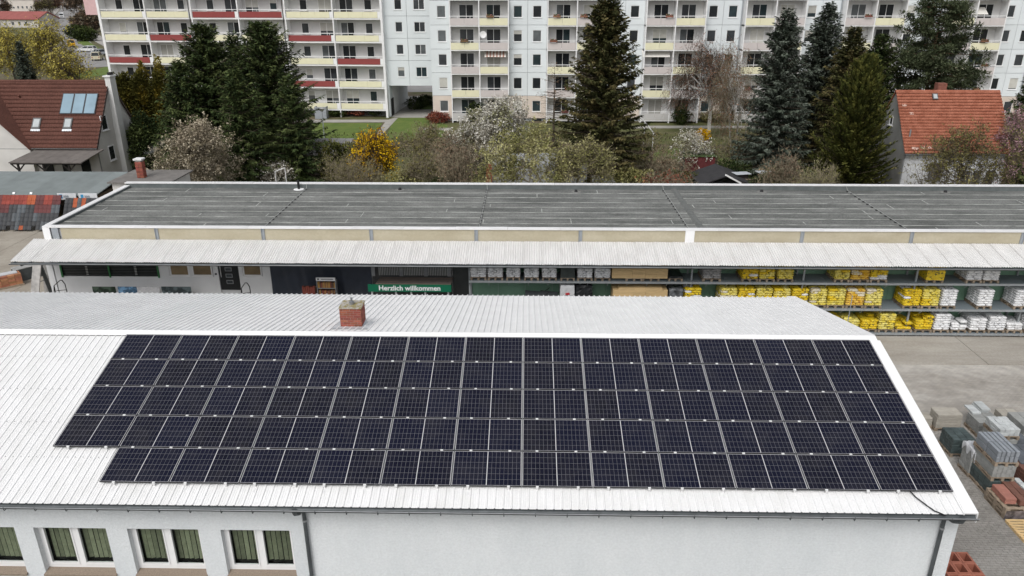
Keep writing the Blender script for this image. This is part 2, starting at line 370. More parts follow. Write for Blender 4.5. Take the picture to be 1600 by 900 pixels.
# verge trim on the right gable, both slopes
def verge(y0, z0, y1, z1):
    mb = MB(); a, b = 10.62, 10.92
    mb.hexa([(a, y0, z0 + .03), (b, y0, z0 + .03), (b, y1, z1 + .03), (a, y1, z1 + .03), (a, y0, z0 + .07), (b, y0, z0 + .07), (b, y1, z1 + .07), (a, y1, z1 + .07)])
    mb.hexa([(b + .001, y0, z0 - .22), (b + .02, y0, z0 - .22), (b + .02, y1, z1 - .22), (b + .001, y1, z1 - .22), (b + .001, y0, z0 + .07), (b + .02, y0, z0 + .07), (b + .02, y1, z1 + .07), (b + .001, y1, z1 + .07)])
    mb.hexa([(a - .03, y0, z0 + .0), (a - .002, y0, z0 + .0), (a - .002, y1, z1 + .0), (a - .03, y1, z1 + .0), (a - .03, y0, z0 + .055), (a - .002, y0, z0 + .055), (a - .002, y1, z1 + .055), (a - .03, y1, z1 + .055)])
    return mb.build('verge_trim', M_trim, nb)
ym = 18.3
verge(EY - .02, zr(EY - .02), ym - .006, zr(ym - .006)); verge(ym, zr(ym), RY - .215, zr(RY - .215)); verge(RY + .165, RZ - .165 * SF - .01, FY, FZ - .01)
# gutter: half-round trough with rim and brackets
def gutter(parent, x0, x1, yc, zc, r=.085, mat=M_zinc, rim=M_zinc_l, sign=-1):
    n = 10; mb = MB(); pr = []
    for i in range(n + 1):
        a = math.pi + math.pi * i / n; pr.append((yc + r * math.cos(a), zc + r * math.sin(a)))
    inner = [(yc + (p - yc) * .93, zc + (q - zc) * .93) for p, q in pr][::-1]
    mb.extrude(pr + inner, 'x', x0, x1); o = mb.build('gutter', mat, parent)
    MB().tube((x0, yc + sign * r, zc + .003), (x1, yc + sign * r, zc + .003), .011, n=6).build('gutter_rim', rim, o)
    return o
gu = gutter(nb, BX0, 10.93, EY - .045, zr(EY) - .035)
mb = MB()
k = BX0 + .3
while k < 10.9:
    mb.box(k, k + .022, EY - .14, EY - .132, zr(EY) - .1, zr(EY) - .02); mb.box(k, k + .022, EY - .131, EY + .06, zr(EY) - .126, zr(EY) - .121); k += .77
tag(mb.build('gutter_brackets', M_zinc, gu), kind='stuff')
MB().box(BX0, 10.86, EY + .06, EY + .085, zr(EY) - .16, zr(EY) + .0).build('fascia', M('fascia_grey', (.3, .32, .33), .7), nb)
MB().box(BX0, 10.86, EY + .086, WY + .1, zr(EY) - .15, zr(EY) - .12).build('soffit', M_white_wall, nb)
def downpipe(x, sgn, xg):
    yw = WY - .085; z0 = zr(EY) - .1; mb = MB()
    mb.tube((xg, EY - .045, z0 + .02), (xg, EY - .03, z0 - .1), .075, .05, 10)
    mb.path([(xg, EY - .03, z0 - .1), (xg - .6 * (xg - x), EY + .12, z0 - .2), (x, yw - .05, z0 - .2), (x, yw, z0 - .3)], .05, 10)
    mb.tube((x, yw, z0 - .3), (x, yw, .0), .05, .05, 12)
    p = mb.build('downpipe', M_zinc, nb, smooth=False)
    for zz in (z0 - .62, z0 - 2.4): MB().tube((x, yw, zz), (x, yw, zz + .05), .058, .058, 12).build('pipe_clip', M_zinc_l, p)
downpipe(gx(480, 830, WY), 1, gx(472, 800, WY) - .02); downpipe(gx(1467, 830, WY), -1, gx(1480, 812, WY) + .05)
# brick chimney on the far slope
chx, chy = gx(551, 490, 22.75), 22.75
ch0 = RZ - (chy - RY) * SF
M_brick = M('chimney_brick', (.26, .075, .05), .85, .15, 20, .3, 90, rnd=.3, hue=.012); M_mortar = M('mortar', (.36, .32, .29), .95, .15, 30)
cw, cd, chh = .70, .62, .62
cb = ch0 + .1
chim = MB().box(chx - cw / 2 + .008, chx + cw / 2 - .008, chy - cd / 2 + .008, chy + cd / 2 - .008, ch0 - .25, cb + chh).build('chimney', M_mortar, nb)
bl, bd, bh = .2275, .105, .0675
me_b = MB().cbox(0, bl - .01, 0, bd, 0, bh, .004).mesh('brick', M_brick)
rows = int(chh / (bh + .01)); 
for r in range(rows):
    zz = cb + r * (bh + .01)
    for side in range(4):
        L = cw if side % 2 == 0 else cd; off = 0 if r % 2 == 0 else -.114
        p = off
        while p < L - .02:
            a, b = max(p, 0), min(p + bl - .01, L)
            if b - a > .03:
                s = (b - a) / (bl - .01)
                if side == 0: loc, rz = (chx - cw / 2 + a, chy - cd / 2, zz), 0
                elif side == 2: loc, rz = (chx + cw / 2 - a, chy + cd / 2, zz), math.pi
                elif side == 1: loc, rz = (chx + cw / 2 + .002, chy - cd / 2 + a, zz), math.pi / 2
                else: loc, rz = (chx - cw / 2 - .002, chy + cd / 2 - a, zz), -math.pi / 2
                link('brick', me_b, chim, loc, (0, 0, rz), (s, .3, 1))
            p += bl
ct = cb + chh
M_moss = two_tone('mossy_concrete', (.24, .2, .08), (.38, .36, .33), .95, 9, .42, .56, 40, .2, .4, 60)
MB().cbox(chx - cw / 2 - .025, chx + cw / 2 + .025, chy - cd / 2 - .025, chy + cd / 2 + .025, ct + .002, ct + .05, .012).build('chimney_crown', M_moss, chim)
mb = MB(); mb.tube((chx, chy, ct + .05), (chx, chy, ct + .14), .085, .085, 12).tube((chx, chy, ct + .14), (chx, chy, ct + .26), .035, .035, 10).tube((chx, chy, ct + .26), (chx, chy, ct + .27), .05, .05, 10)
mb.build('flue_cowl', M('galvanised', (.3, .31, .33), .4, .1, 6, metal=.6), chim)
M_lead = M('lead_flashing', (.60, .63, .66), .4, .05, 5, metal=.2)
mb = MB(); e = .05
mb.box(chx - cw / 2 - .02, chx + cw / 2 + .02, chy - cd / 2 - .02, chy - cd / 2 - .004, ch0 - .05, cb - .002); mb.box(chx + cw / 2 + .003, chx + cw / 2 + .02, chy - cd / 2 - .02, chy + cd / 2 + .02, ch0 - .2, cb - .002)
zf = lambda y: RZ - (y - RY) * SF + .026
mb.quad((chx - .62, chy - .62, zf(chy - .62)), (chx + .62, chy - .62, zf(chy - .62)), (chx + .62, chy + .5, zf(chy + .5)), (chx - .62, chy + .5, zf(chy + .5)))
mb.build('flashing', M_lead, chim)

# ------------------------------------------------------------------ solar panels
def cell_material():
    m = bpy.data.materials.new('solar_cells'); m.use_nodes = True; n, l, b = nodes_of(m)
    tc = n.new('ShaderNodeTexCoord'); sp = n.new('ShaderNodeSeparateXYZ'); l.new(tc.outputs['Object'], sp.inputs[0])
    def line(sock, pitch, w):
        d = n.new('ShaderNodeMath'); d.operation = 'DIVIDE'; d.inputs[1].default_value = pitch; l.new(sock, d.inputs[0])
        fr = n.new('ShaderNodeMath'); fr.operation = 'FRACT'; l.new(d.outputs[0], fr.inputs[0])
        s = n.new('ShaderNodeMath'); s.operation = 'SUBTRACT'; s.inputs[1].default_value = .5; l.new(fr.outputs[0], s.inputs[0])
        a = n.new('ShaderNodeMath'); a.operation = 'ABSOLUTE'; l.new(s.outputs[0], a.inputs[0])
        g = n.new('ShaderNodeMath'); g.operation = 'GREATER_THAN'; g.inputs[1].default_value = .5 - w / pitch / 2; l.new(a.outputs[0], g.inputs[0]); return g.outputs[0]
    lx = line(sp.outputs['X'], .10625, .0046); ly = line(sp.outputs['Y'], .1815, .0052)
    mx = n.new('ShaderNodeMath'); mx.operation = 'MAXIMUM'; l.new(lx, mx.inputs[0]); l.new(ly, mx.inputs[1])
    oi = n.new('ShaderNodeObjectInfo'); nz = n.new('ShaderNodeTexWhiteNoise'); nz.noise_dimensions = '3D'
    fl = n.new('ShaderNodeVectorMath'); fl.operation = 'DIVIDE'; fl.inputs[1].default_value = (.10625, .1815, 1); l.new(tc.outputs['Object'], fl.inputs[0])
    fl2 = n.new('ShaderNodeVectorMath'); fl2.operation = 'FLOOR'; l.new(fl.outputs[0], fl2.inputs[0])
    ad = n.new('ShaderNodeVectorMath'); ad.operation = 'ADD'; l.new(fl2.outputs[0], ad.inputs[0]); l.new(oi.outputs['Random'], ad.inputs[1]); l.new(ad.outputs[0], nz.inputs['Vector'])
    cr = n.new('ShaderNodeMix'); cr.data_type = 'RGBA'; cr.inputs[6].default_value = (.0062, .0064, .0115, 1); cr.inputs[7].default_value = (.010, .0098, .018, 1); l.new(nz.outputs['Value'], cr.inputs[0])
    c2 = n.new('ShaderNodeMix'); c2.data_type = 'RGBA'; l.new(oi.outputs['Random'], c2.inputs[0]); l.new(cr.outputs[2], c2.inputs[6]); c2.inputs[7].default_value = (.0075, .0085, .021, 1)
    fin = n.new('ShaderNodeMix'); fin.data_type = 'RGBA'; l.new(mx.outputs[0], fin.inputs[0]); l.new(c2.outputs[2], fin.inputs[6]); fin.inputs[7].default_value = (.19, .19, .21, 1)
    geo = n.new('ShaderNodeNewGeometry'); du = n.new('ShaderNodeTexNoise'); du.inputs['Scale'].default_value = 1.7; du.inputs['Detail'].default_value = 8; du.inputs['Roughness'].default_value = .7; l.new(geo.outputs['Position'], du.inputs['Vector'])
    dr_ = n.new('ShaderNodeMapRange'); dr_.inputs['From Min'].default_value = .45; dr_.inputs['From Max'].default_value = .85; dr_.inputs['To Max'].default_value = .09; l.new(du.outputs['Fac'], dr_.inputs['Value'])
    dust = n.new('ShaderNodeMix'); dust.data_type = 'RGBA'; l.new(dr_.outputs[0], dust.inputs[0]); l.new(fin.outputs[2], dust.inputs[6]); dust.inputs[7].default_value = (.22, .21, .19, 1); fin = dust
    l.new(fin.outputs[2], b.inputs['Base Color']); b.inputs['Roughness'].default_value = .22; b.inputs['Specular IOR Level'].default_value = .12
    return m
M_cells = cell_material(); M_pframe = M('black_anodised_frame', (.012, .012, .014), .4, .1, 3, spec=.3); M_back = M('white_backsheet', (.55, .55, .57), .4, .04, 3)
M_alu = M('bare_aluminium', (.72, .72, .72), .4, .05, 5, metal=.15)
PW, PH = 1.762, 1.134
mb = MB(); fw_ = .011
for a, b, c, d in ((0, PW, 0, fw_), (0, PW, PH - fw_, PH)): mb.box(a, b, c, d, -.035, .0)
for a, b, c, d in ((0, fw_ * .6, fw_, PH - fw_), (PW - fw_ * .6, PW, fw_, PH - fw_)): mb.box(a, b, c, d, -.035, .0)
me_frame = mb.mesh('panel_frame', M_pframe)
me_sheet = MB().box(fw_ * .6, PW - fw_ * .6, fw_, PH - fw_, -.012, -.008).mesh('panel_backsheet', M_back)
cw_ = .850; me_cell = MB().box(0, cw_, 0, 1.089, 0, .002).mesh('cell_field', M_cells)
me_clamp = MB().box(-.035, .035, -.02, .022, -.03, .008).mesh('module_clamp', M_alu)
mb = MB(); mb.box(-.035, .035, -.03, .012, -.035, .008).box(-.022, .022, -.036, -.0305, -.13, -.02).box(-.02, .02, -.2, -.036, -.125, -.112)
me_hook = mb.mesh('end_clamp', M_alu)
ang = math.atan(SL); PX0 = -.08 - 7 * 1.78; SD = Vector((0, -math.cos(ang), -math.sin(ang)))
P00 = Vector((PX0, 21.24, 5.85)); ROWN = ['top', 'second', 'middle', 'fourth', 'bottom']
for r in range(5):
    for c in range(13):
        if r == 4 and c == 0: continue
        corner = P00 + Vector((c * 1.78 + .009, 0, 0)) + SD * ((r + 1) * 1.152 - .008)   # lower left corner
        nth = (c + 1) if r < 4 else c
        lab = f'black solar panel in the {ROWN[r]} row, ' + (f'{ORD[nth - 1]} from the left' if nth > 1 else 'leftmost of the row')
        if nth == (13 if r < 4 else 12): lab = f'black solar panel in the {ROWN[r]} row, last on the right beside the verge'
        root = thing('solar_module', lab, 'solar panel', corner, 'solar panels on the metal roof'); root.rotation_euler = (ang + random.uniform(-.002, .002), random.uniform(-.0015, .0015), 0)
        def ch(nm, me, x, y, z):
            o = bpy.data.objects.new(nm, me); COL.objects.link(o); o.parent = root; o.location = (x, y, z); return o
        ch('frame', me_frame, 0, 0, 0); ch('backsheet', me_sheet, 0, 0, 0)
        ch('cell_field', me_cell, .0215, .0225, -.0075); ch('cell_field', me_cell, PW / 2 + .0085, .0225, -.0075)
        last = (r == 4) or (r == 3 and c == 0)
        j = random.uniform(-.03, .03)
        for xx in (.40 + j, 1.42 + j): ch('clamp', me_hook if last else me_clamp, xx, -.004 if last else -.009, .0)
# cable from the array to the gutter
cx = gx(1430, 770, 15.6)
pts = [(cx - .08, 15.75, zr(15.75) + .07), (cx, 15.55, zr(15.55) + .06), (cx + .18, 15.3, zr(15.3) + .055), (cx + .3, 15.16, zr(15.16) + .05), (cx + .42, 15.12, zr(15.12) + .03), (cx + .55, 15.1, zr(15.1) - .02)]
tag(MB().path(pts, .016, 6).build('solar_cable', M_black), 'black cable running from the lowest panel row down to the gutter', 'cable')
#@@SECTION storage
# ================================================================== STORAGE HALL with flat roof, canopy and racks
SW, SB = 35.2, 43.75
SX0, SX1 = gx(65, 348, SW), 42.0
RZF = 4.86                                             # felt level
M_felt = two_tone('grey_roof_felt', (.10, .104, .099), (.205, .21, .20), .92, .9, .33, .67, 13, .3, .35, 90, stretch=(.4, 1.3, 1))
n, l, b = nodes_of(M_felt)
M_seam = M('felt_seam_dust', (.36, .37, .35), .95, .4, 2.2, stretch=(1, 3, 1))
M_cop = M('white_coping_metal', (.72, .72, .72), .5, .05, 2, rnd=.05)
M_beige = two_tone('beige_fibre_panel', (.40, .355, .255), (.47, .425, .32), .85, 1.1, .35, .65, 12, .05, stretch=(.6, 1, 1.5))
M_post = M('grey_steel_post', (.33, .355, .38), .5, .08, 4, metal=.2)
M_whitep = M('white_painted_wall', (.62, .625, .63), .9, .04, 1.5, .15, 30)
M_green = M('green_steel_sheet', (.19, .33, .23), .65, .12, 1.2)
st = thing('storage_hall', 'long low flat roofed hall with beige panels and white corrugated canopy', 'building', (8, 39, 0))
mb = MB(); mb.box(SX0 + .05, SX1, SW + .12, SB - .1, 0, RZF - .03); mb.build('hall_wall', M_whitep, st)
MB().box(SX0, SX0 + .045, SW + .02, SB, 0, 4.9).build('gable_wall', M_whitep, st)
# felt strips: staggered lengths, lapped seams
y = SW + .3; row = 0
while y < SB - .32:
    w = 1.0 if y + 1.0 < SB - .3 else SB - .3 - y
    x = SX0 + .3 - random.uniform(0, 4)
    while x < SX1:
        L = random.uniform(3.2, 7.5); a, b2 = max(x, SX0 + .3), min(x + L, SX1)
        if b2 - a > .1:
            mb = MB(); z0, z1 = RZF + .002 * (row % 2), RZF + .012
            mb.hexa([(a, y, RZF - .04), (b2 - .0, y, RZF - .04), (b2, y + w, RZF - .04), (a, y + w, RZF - .04), (a, y, z1 + .006), (b2, y, z1), (b2, y + w - .002, RZF), (a, y + w - .002, RZF + .006)])
            mb.mi = 1
            if True: mb.box(a, b2, y - .012, y + .02, RZF - .01, z1 + .011)
            if random.random() < .4: mb.box(a - .02, a + .022, y + .03, y + w * random.uniform(.5, .9), RZF, z1 + .012)
            mb.build('felt_strip', [M_felt, M_seam], st)
        x += L
    y += w; row += 1
# parapets and coping
MB().box(SX0 + .05, SX1, SB - .3, SB - .02, RZF - .1, 5.12).build('rear_parapet', M('felt_upstand', (.12, .135, .135), .9, .15, 3), st)
MB().box(SX0 + .05, SX0 + .28, SW + .26, SB - .3, RZF - .1, 4.98).build('gable_parapet', M('felt_upstand2', (.12, .135, .135), .9, .15, 3), st)
def lengths(a, b, step):
    out = []
    while a < b - .05: out.append((a, min(a + step, b))); a += step
    return out
for a, b in lengths(SX0 - .02, SX1, 2.55):
    MB().box(a, b - .012, SW - .03, SW + .25, 4.95, 5.02 + random.uniform(-.006, .006)).build('coping', M_cop, st)
    MB().box(a, b - .012, SB - .33, SB + .02, 5.121, 5.17 + random.uniform(-.006, .006)).build('coping', M_cop, st)
for a, b in lengths(SW + .26, SB - .34, 2.1):
    MB().box(SX0 - .03, SX0 + .29, a, b - .012, 4.981, 5.03).build('coping', M_cop, st)
# beige panels and posts under the front coping
posts = [gx(p, 366, SW) for p in (245, 411, 580, 744, 907)] + [gx(1253, 372, SW), gx(1424, 373, SW), gx(1597, 374, SW)]
pitch = (posts[4] - posts[0]) / 4
posts += [posts[-1] + pitch * k for k in range(1, 4)]
dbl = gx(1078, 366, SW)
edges = [SX0 + .75] + posts[:5] + [dbl] + posts[5:] + [SX1]
for a, b in zip(edges[:-1], edges[1:]):
    if b - a > .3: MB().box(a + .09, b - .09, SW + .02, SW + .1, 4.0, 4.945).build('fascia_panel', M_beige, st)
for p in posts:
    mb = MB(); mb.box(p - .085, p - .07, SW - .02, SW + .1, 4.0, 4.945).box(p + .07, p + .085, SW - .02, SW + .1, 4.0, 4.945).box(p - .07, p + .07, SW + .03, SW + .05, 4.0, 4.945); mb.build('post', M_post, st)
mb = MB(); mb.box(dbl - .22, dbl + .22, SW - .035, SW + .09, 4.0, 4.945); d = mb.build('joint_cover', M_trim, st)
for s in (-.15, .15): MB().tube((dbl + s, SW - .06, 4.28), (dbl + s, SW - .036, 4.28), .04, .04, 8).build('anchor', M('rust', (.16, .07, .04), .9, .2), d)
mb = MB(); mb.box(SX0 - .02, SX0 + .33, SW - .04, SW + .0, 3.9, 4.945); mb.build('corner_trim', M_trim, st)
mb = MB(); mb.box(SX0 + .4, SX0 + .72, SW - .01, SW + .1, 4.0, 4.945); mb.build('post', M_post, st)
# joint cover running over the roof, lightning conductor lines with holders, roof drains, vent
def conductor(xa, ya, xb, yb):
    mb = MB(); k = 14
    z = RZF + .075; mb.tube((xa, ya, z + .2), (xa + .02, ya - .2, z), .012, n=5); mb.tube((xa + .02, ya - .2, z), (xb, yb, z), .012, n=5)
    w = mb.build('lightning_conductor', M('wire_grey', (.36, .37, .36), .6, .1), st)
    mb = MB()
    for i in range(k):
        t = (i + .5) / k; x, y = xa + (xb - xa) * t, ya + (yb - ya) * t
        mb.hexa([(x - .07, y - .07, RZF), (x + .07, y - .07, RZF), (x + .07, y + .07, RZF), (x - .07, y + .07, RZF), (x - .035, y - .035, RZF + .065), (x + .035, y - .035, RZF + .065), (x + .035, y + .035, RZF + .065), (x - .035, y + .035, RZF + .065)])
    tag(mb.build('conductor_holders', M_black, w), kind='stuff')
for (ax, bx) in ((481, 418), (760, 752), (1034, 1070), (1319, 1399)):
    xa = gp(ax, 296, RZF)[0]; xb = gp(bx, 349, RZF)[0]; m_ = (xa + xb) / 2
    conductor(m_, SB - .35, m_, SW + .35)
xj = gp(1058, 322, RZF)[0] + .25
MB().extrude([(xj, RZF), (xj + .1, RZF + .09), (xj + .3, RZF + .09), (xj + .4, RZF)], 'y', SW + .26, SB - .34).build('roof_joint_cover', M('joint_felt', (.13, .135, .13), .9, .2, 8), st)
for p, q in ((346, 293), (625, 297), (900, 300), (1190, 300), (1477, 301)):
    x, y, z = gp(p, q, RZF); mb = MB(); mb.tube((x, y, RZF), (x, y, RZF + .02), .3, .26, 14); d = mb.build('roof_drain', M('drain_felt', (.19, .19, .18), .9, .2, 9), st)
    MB().tube((x, y, RZF + .02), (x, y, RZF + .14), .11, .07, 10).build('drain_grate', M_black, d)
x, y, z = gp(467, 296, RZF)
v = MB().tube((x, y, RZF), (x, y, RZF + .03), .32, .28, 14).build('vent_pipe', M_trim, st); MB().tube((x, y, RZF + .03), (x, y, RZF + .55), .07, .07, 10).build('pipe', M_black, v)
# corrugated canopy
CY0, CZ0, CY1, CZ1 = 33.15, 3.90, SW - .01, 4.36
CX0 = gx(15, 405, 33.15)
M_corr = two_tone('fibre_cement_corrugated', (.56, .552, .54), (.64, .634, .624), .85, 1.0, .3, .6, 20, .05, stretch=(2, .7, 1))
def corr_mesh(name, width, waves, y0, z0, y1, z1, amp, mat, seg=8, lift=0):
    n_ = waves * seg + 1; V = []; F = []
    for yy, zz in ((y0, z0), (y1, z1)):
        for i in range(n_): V.append((width * i / (n_ - 1), yy, zz + amp * math.cos(2 * math.pi * i / seg) + lift * (1 - i / n_)))
    for i in range(n_ - 1): F.append((i, i + 1, n_ + i + 1, n_ + i))
    me = bpy.data.meshes.new(name); me.from_pydata(V, [], F); me.materials.append(mat); me.polygons.foreach_set('use_smooth', [True] * len(F)); me.update(); return me
csm = corr_mesh('canopy_sheet', .93, 8, CY0, CZ0, CY1, CZ1, .018, M_corr, lift=.016)
k = 0
while CX0 + k * .9 < SX1: link('canopy_sheet', csm, st, (CX0 + k * .9, 0, random.uniform(-.002, .002))); k += 1
cg = gutter(st, CX0 - .02, SX1, CY0 - .06, CZ0 - .07, .07)
MB().box(CX0, SX1, CY0 + .02, CY0 + .06, CZ0 - .16, CZ0 - .045).build('canopy_beam', M_zinc, st)
# left end of the canopy: grey bracket
mb = MB(); mb.bar((CX0 + .08, CY0 + .1, CZ0 - .12), (CX0 + .08, SW, CZ1 - .12), .05, .1); mb.bar((CX0 + .25, CY0 + .3, CZ0 - .3), (CX0 + .25, SW, 3.4), .06, .06); mb.build('canopy_rafter', M_zinc, st)
k = CX0 + 4
while k < SX1:
    MB().bar((k, CY0 + .1, CZ0 - .11), (k, SW, CZ1 - .11), .06, .1).build('canopy_rafter', M_zinc, st); k += 4.87
# ---- front under the canopy (left part): window band, windows, door, tarpaulin
F = SW + .02
wl_x = gx(76, 410, SW)
zA = lambda p, q: gz(p, q, F)
M_front = M('front_white_board', (.7, .705, .71), .8, .05, 1.2)
M_brownbase = M('dark_red_plinth', (.085, .035, .035), .8, .2, 3)
fx = lambda p: gx(p, 432, F)
zb_, zt_ = gz(170, 432, F), 3.9
mb = MB()
mb.box(fx(76), fx(98), F, F + .08, .9, zt_); mb.box(fx(98), fx(250), F, F + .08, .9, zb_); mb.box(fx(250), fx(266), F, F + .08, .9, zt_)
z2 = gz(300, 432, F); mb.box(fx(266), fx(334), F, F + .08, .9, z2); mb.box(fx(297), fx(302), F, F + .08, z2, zt_); mb.box(fx(334), fx(342), F, F + .08, .9, zt_)
mb.box(fx(374), fx(380), F, F + .08, .9, zt_); mb.box(fx(380), fx(411), F, F + .08, .9, gz(395, 433, F)); mb.box(fx(411), fx(424), F, F + .08, .9, zt_)
mb.build('front_wall', M_front, st)
MB().box(fx(105), fx(423), F + .03, F + .08, 0, .898).build('plinth', M_brownbase, st)
sb = MB().box(fx(98) + .002, fx(250) - .002, F + .06, F + .09, zb_ + .002, zt_).build('window_band', M('barred_window_glass', (.016, .018, .018), .25, .3, 2), st)
for i in range(9):
    zz = zb_ + .1 + i * .085
    MB().box(fx(98) + .03, fx(250) - .03, F + .01, F + .022, zz, zz + .012).build('window_bar', M('bar_dark', (.07, .075, .07), .6), sb)
M_gpost = M('green_post', (.03, .16, .05), .6, .15, 5)
for p in (98.5, 173, 249):
    MB().box(fx(p) - .035, fx(p) + .035, F - .06, F - .003, zb_ - .04, zt_).build('green_post', M_gpost, sb)
M_wtape = M('light_strap', (.4, .4, .38), .8)
for p in (136, 212):
    mb = MB()
    for i in range(9): mb.box(fx(p), fx(p) + .11, F - .004, F + .006, zb_ + .09 + i * .085, zb_ + .125 + i * .085)
    mb.build('bar_clamps', M_wtape, sb)
M_warm = M('warm_interior_glass', (.22, .16, .09), .25, .35, 1.3, spec=.5)
for a, b, q in ((267, 297, 431), (302, 333, 431), (381, 410, 431)):
    z0 = gz((a + b) / 2, q, F); mb = MB(); x0, x1 = fx(a), fx(b)
    mb.box(x0, x1, F - .02, F + .04, z0, z0 + .06)
    for c0, c1 in ((x0, x0 + .06), (x1 - .06, x1)): mb.box(c0, c1, F - .02, F + .04, z0 + .06, zt_)
    w = mb.build('window', M_pvc, st); MB().box(x0 + .06, x1 - .06, F + .01, F + .02, z0 + .06, zt_).build('pane', M_warm, w); MB().box(x0 - .05, x1 + .05, F - .07, F - .022, z0 - .04, z0).build('sill', M_pvc, w)
zd = gz(360, 453, F); dr = MB().box(fx(343), fx(373), F + .02, F + .07, zd, zt_).build('door', M('anthracite_door', (.014, .015, .016), .45, .1), st)
for i in range(4):
    zz = zd + .33 + i * .34; xc = fx(358); mb = MB(); mb.box(xc - .17, xc + .17, F + .005, F + .018, zz, zz + .2); p = mb.build('door_inset', M_zinc_l, dr); MB().box(xc - .14, xc + .14, F - .0, F + .0045, zz + .03, zz + .17).build('pane', M_glass2, p)
MB().tube((fx(346), F - .02, zd + .7), (fx(346), F - .02, zd + 1.5), .018, n=6).build('door_handle', M_alu, dr)
MB().tube((fx(338), F - .03, gz(338, 428, F)), (fx(338), F + .0, gz(338, 428, F)), .05, n=10).build('bell', M_black, st)
# navy tarpaulin with folds
nx, nz_ = 60, 14; V = []; Fq = []
x0, x1, z0, z1 = fx(424), fx(581), .3, 3.9
for j in range(nz_ + 1):
    for i in range(nx + 1):
        u, w = i / nx, j / nz_
        V.append((x0 + (x1 - x0) * u, F - .05 + .05 * math.sin((u * 9 - w * 3.2) * 2.1) * math.sin(u * 17 + w * 5) + .02 * math.sin(u * 70 + w * 9), z0 + (z1 - z0) * w))
for j in range(nz_):
    for i in range(nx): Fq.append((j * (nx + 1) + i, j * (nx + 1) + i + 1, (j + 1) * (nx + 1) + i + 1, (j + 1) * (nx + 1) + i))
o = link('tarpaulin', np_mesh('tarpaulin', np.array(V), np.array(Fq), M('navy_tarpaulin', (.035, .042, .058), .35, .15, 2), smooth=True))
tag(o, 'dark navy tarpaulin hung under the canopy between the white wall and the entrance', 'tarpaulin')
# railing at the left corner and one by the door
def railing(p, q, Y, dx, label):
    x, _, z = yp(p, q, Y); mb = MB()
    mb.path([(x - dx, Y - .25, z - 1.1), (x - dx * .8, Y - .1, z - .25), (x - .1, Y, z), (x, Y, z), (x + .1, Y, z - .2), (x + .14, Y, 0)], .022, 6); mb.path([(x - dx * .8, Y - .05, z - .55), (x + .12, Y, z - .5)], .016, 6); mb.tube((x - dx * .85, Y - .1, 0), (x - dx * .8, Y - .1, z - .3), .02, n=6)
    tag(mb.build('handrail', M_black, at=(x, Y, 0)), label, 'handrail')
railing(97, 438, 34.4, .5, 'bent black handrail at the outer end of the white hall front')
railing(386, 442, 34.5, .35, 'small black handrail beside the anthracite door')
# posters low on the plinth
PC = [(.05, .12, .22), (.018, .03, .02), (.05, .1, .16), (.35, .3, .12), (.45, .45, .46), (.03, .04, .042), (.35, .08, .1)]
for i, (a, b, c, lab) in enumerate(((144, 180, 1, 'dark green leafy poster below the barred window band'), (184, 213, 2, 'blue poster with a bright spot below the barred windows'), (214, 249, 4, 'plain pale grey board beside the blue poster'), (252, 298, 5, 'dark poster with small red and white patch under the double window'))):
    Y = 34.6; x0, x1 = gx(a, 450, Y), gx(b, 450, Y); zt = gz(a, 448, Y); mb = MB(); mb.box(x0, x1, Y, Y + .03, zt - 1.0, zt)
    mt = two_tone('poster_%d' % i, PC[c], tuple(min(1, q * (1.1 if c == 4 else 3) + .02) for q in PC[c]), .5, 3, .45, .55)
    p = tag(mb.build('poster_board', mt, at=(x0, Y, 0)), lab, 'poster', 'poster boards in front of the hall')
    mb = MB(); mb.box(x0 + .06, x0 + .09, Y + .031, Y + .08, 0, zt - .1); mb.box(x1 - .09, x1 - .06, Y + .031, Y + .08, 0, zt - .1); mb.build('stand', M_zinc, p)
# display shelf with samples and red sample rack
M_book = [M('sample_brown', (.22, .11, .05), .8), M('sample_ochre', (.35, .2, .06), .8), M('sample_dark', (.09, .05, .035), .8), M('sample_red', (.2, .05, .035), .8)]
Y = 34.4; x0, x1 = gx(494, 440, Y), gx(524, 440, Y); zt = gz(509, 434, Y)
ds = thing('sample_display', 'white topped display shelf with rows of brown brick samples before the tarpaulin', 'display shelf', ((x0 + x1) / 2, Y, 0))
MB().box(x0, x1, Y, Y + .05, zt - .17, zt).build('header_board', M('header_white', (.7, .7, .7), .6), ds)
mb = MB(); mb.box(x0 + .06, x0 + .15, Y - .004, Y - .001, zt - .13, zt - .04).box(x0 + .25, x1 - .1, Y - .004, Y - .001, zt - .1, zt - .065); mb.build('header_print', M('print_grey', (.08, .08, .09), .8), ds)
for c0 in (x0, x1 - .03): MB().box(c0, c0 + .03, Y, Y + .3, 0, zt - .171).build('side', M_zinc_l, ds)
for r in range(4):
    zz = zt - .55 - r * .42
    if zz < .1: break
    MB().box(x0 + .031, x1 - .031, Y, Y + .3, zz - .03, zz).build('shelf', M_zinc_l, ds)
    k = x0 + .05
    while k < x1 - .09:
        w = random.uniform(.045, .07); MB().box(k, k + w - .008, Y + .03, Y + .25, zz + .001, zz + random.uniform(.24, .3)).build('sample', random.choice(M_book), ds); k += w
x0, x1 = gx(472, 450, Y), gx(493, 450, Y); zt = gz(480, 447, Y)
rs = thing('sample_easel', 'low rack of rust red clinker samples beside the display shelf', 'sample rack', ((x0 + x1) / 2, Y, 0))
MB().box(x0, x1, Y + .1, Y + .3, .1, zt - .1).build('rack_body', M_book[2], rs)
k = x0
while k < x1 - .06: MB().box(k, k + .07, Y, Y + .099, zt - .7, zt - random.uniform(0, .08)).build('clinker_sample', M_book[3], rs); k += .09
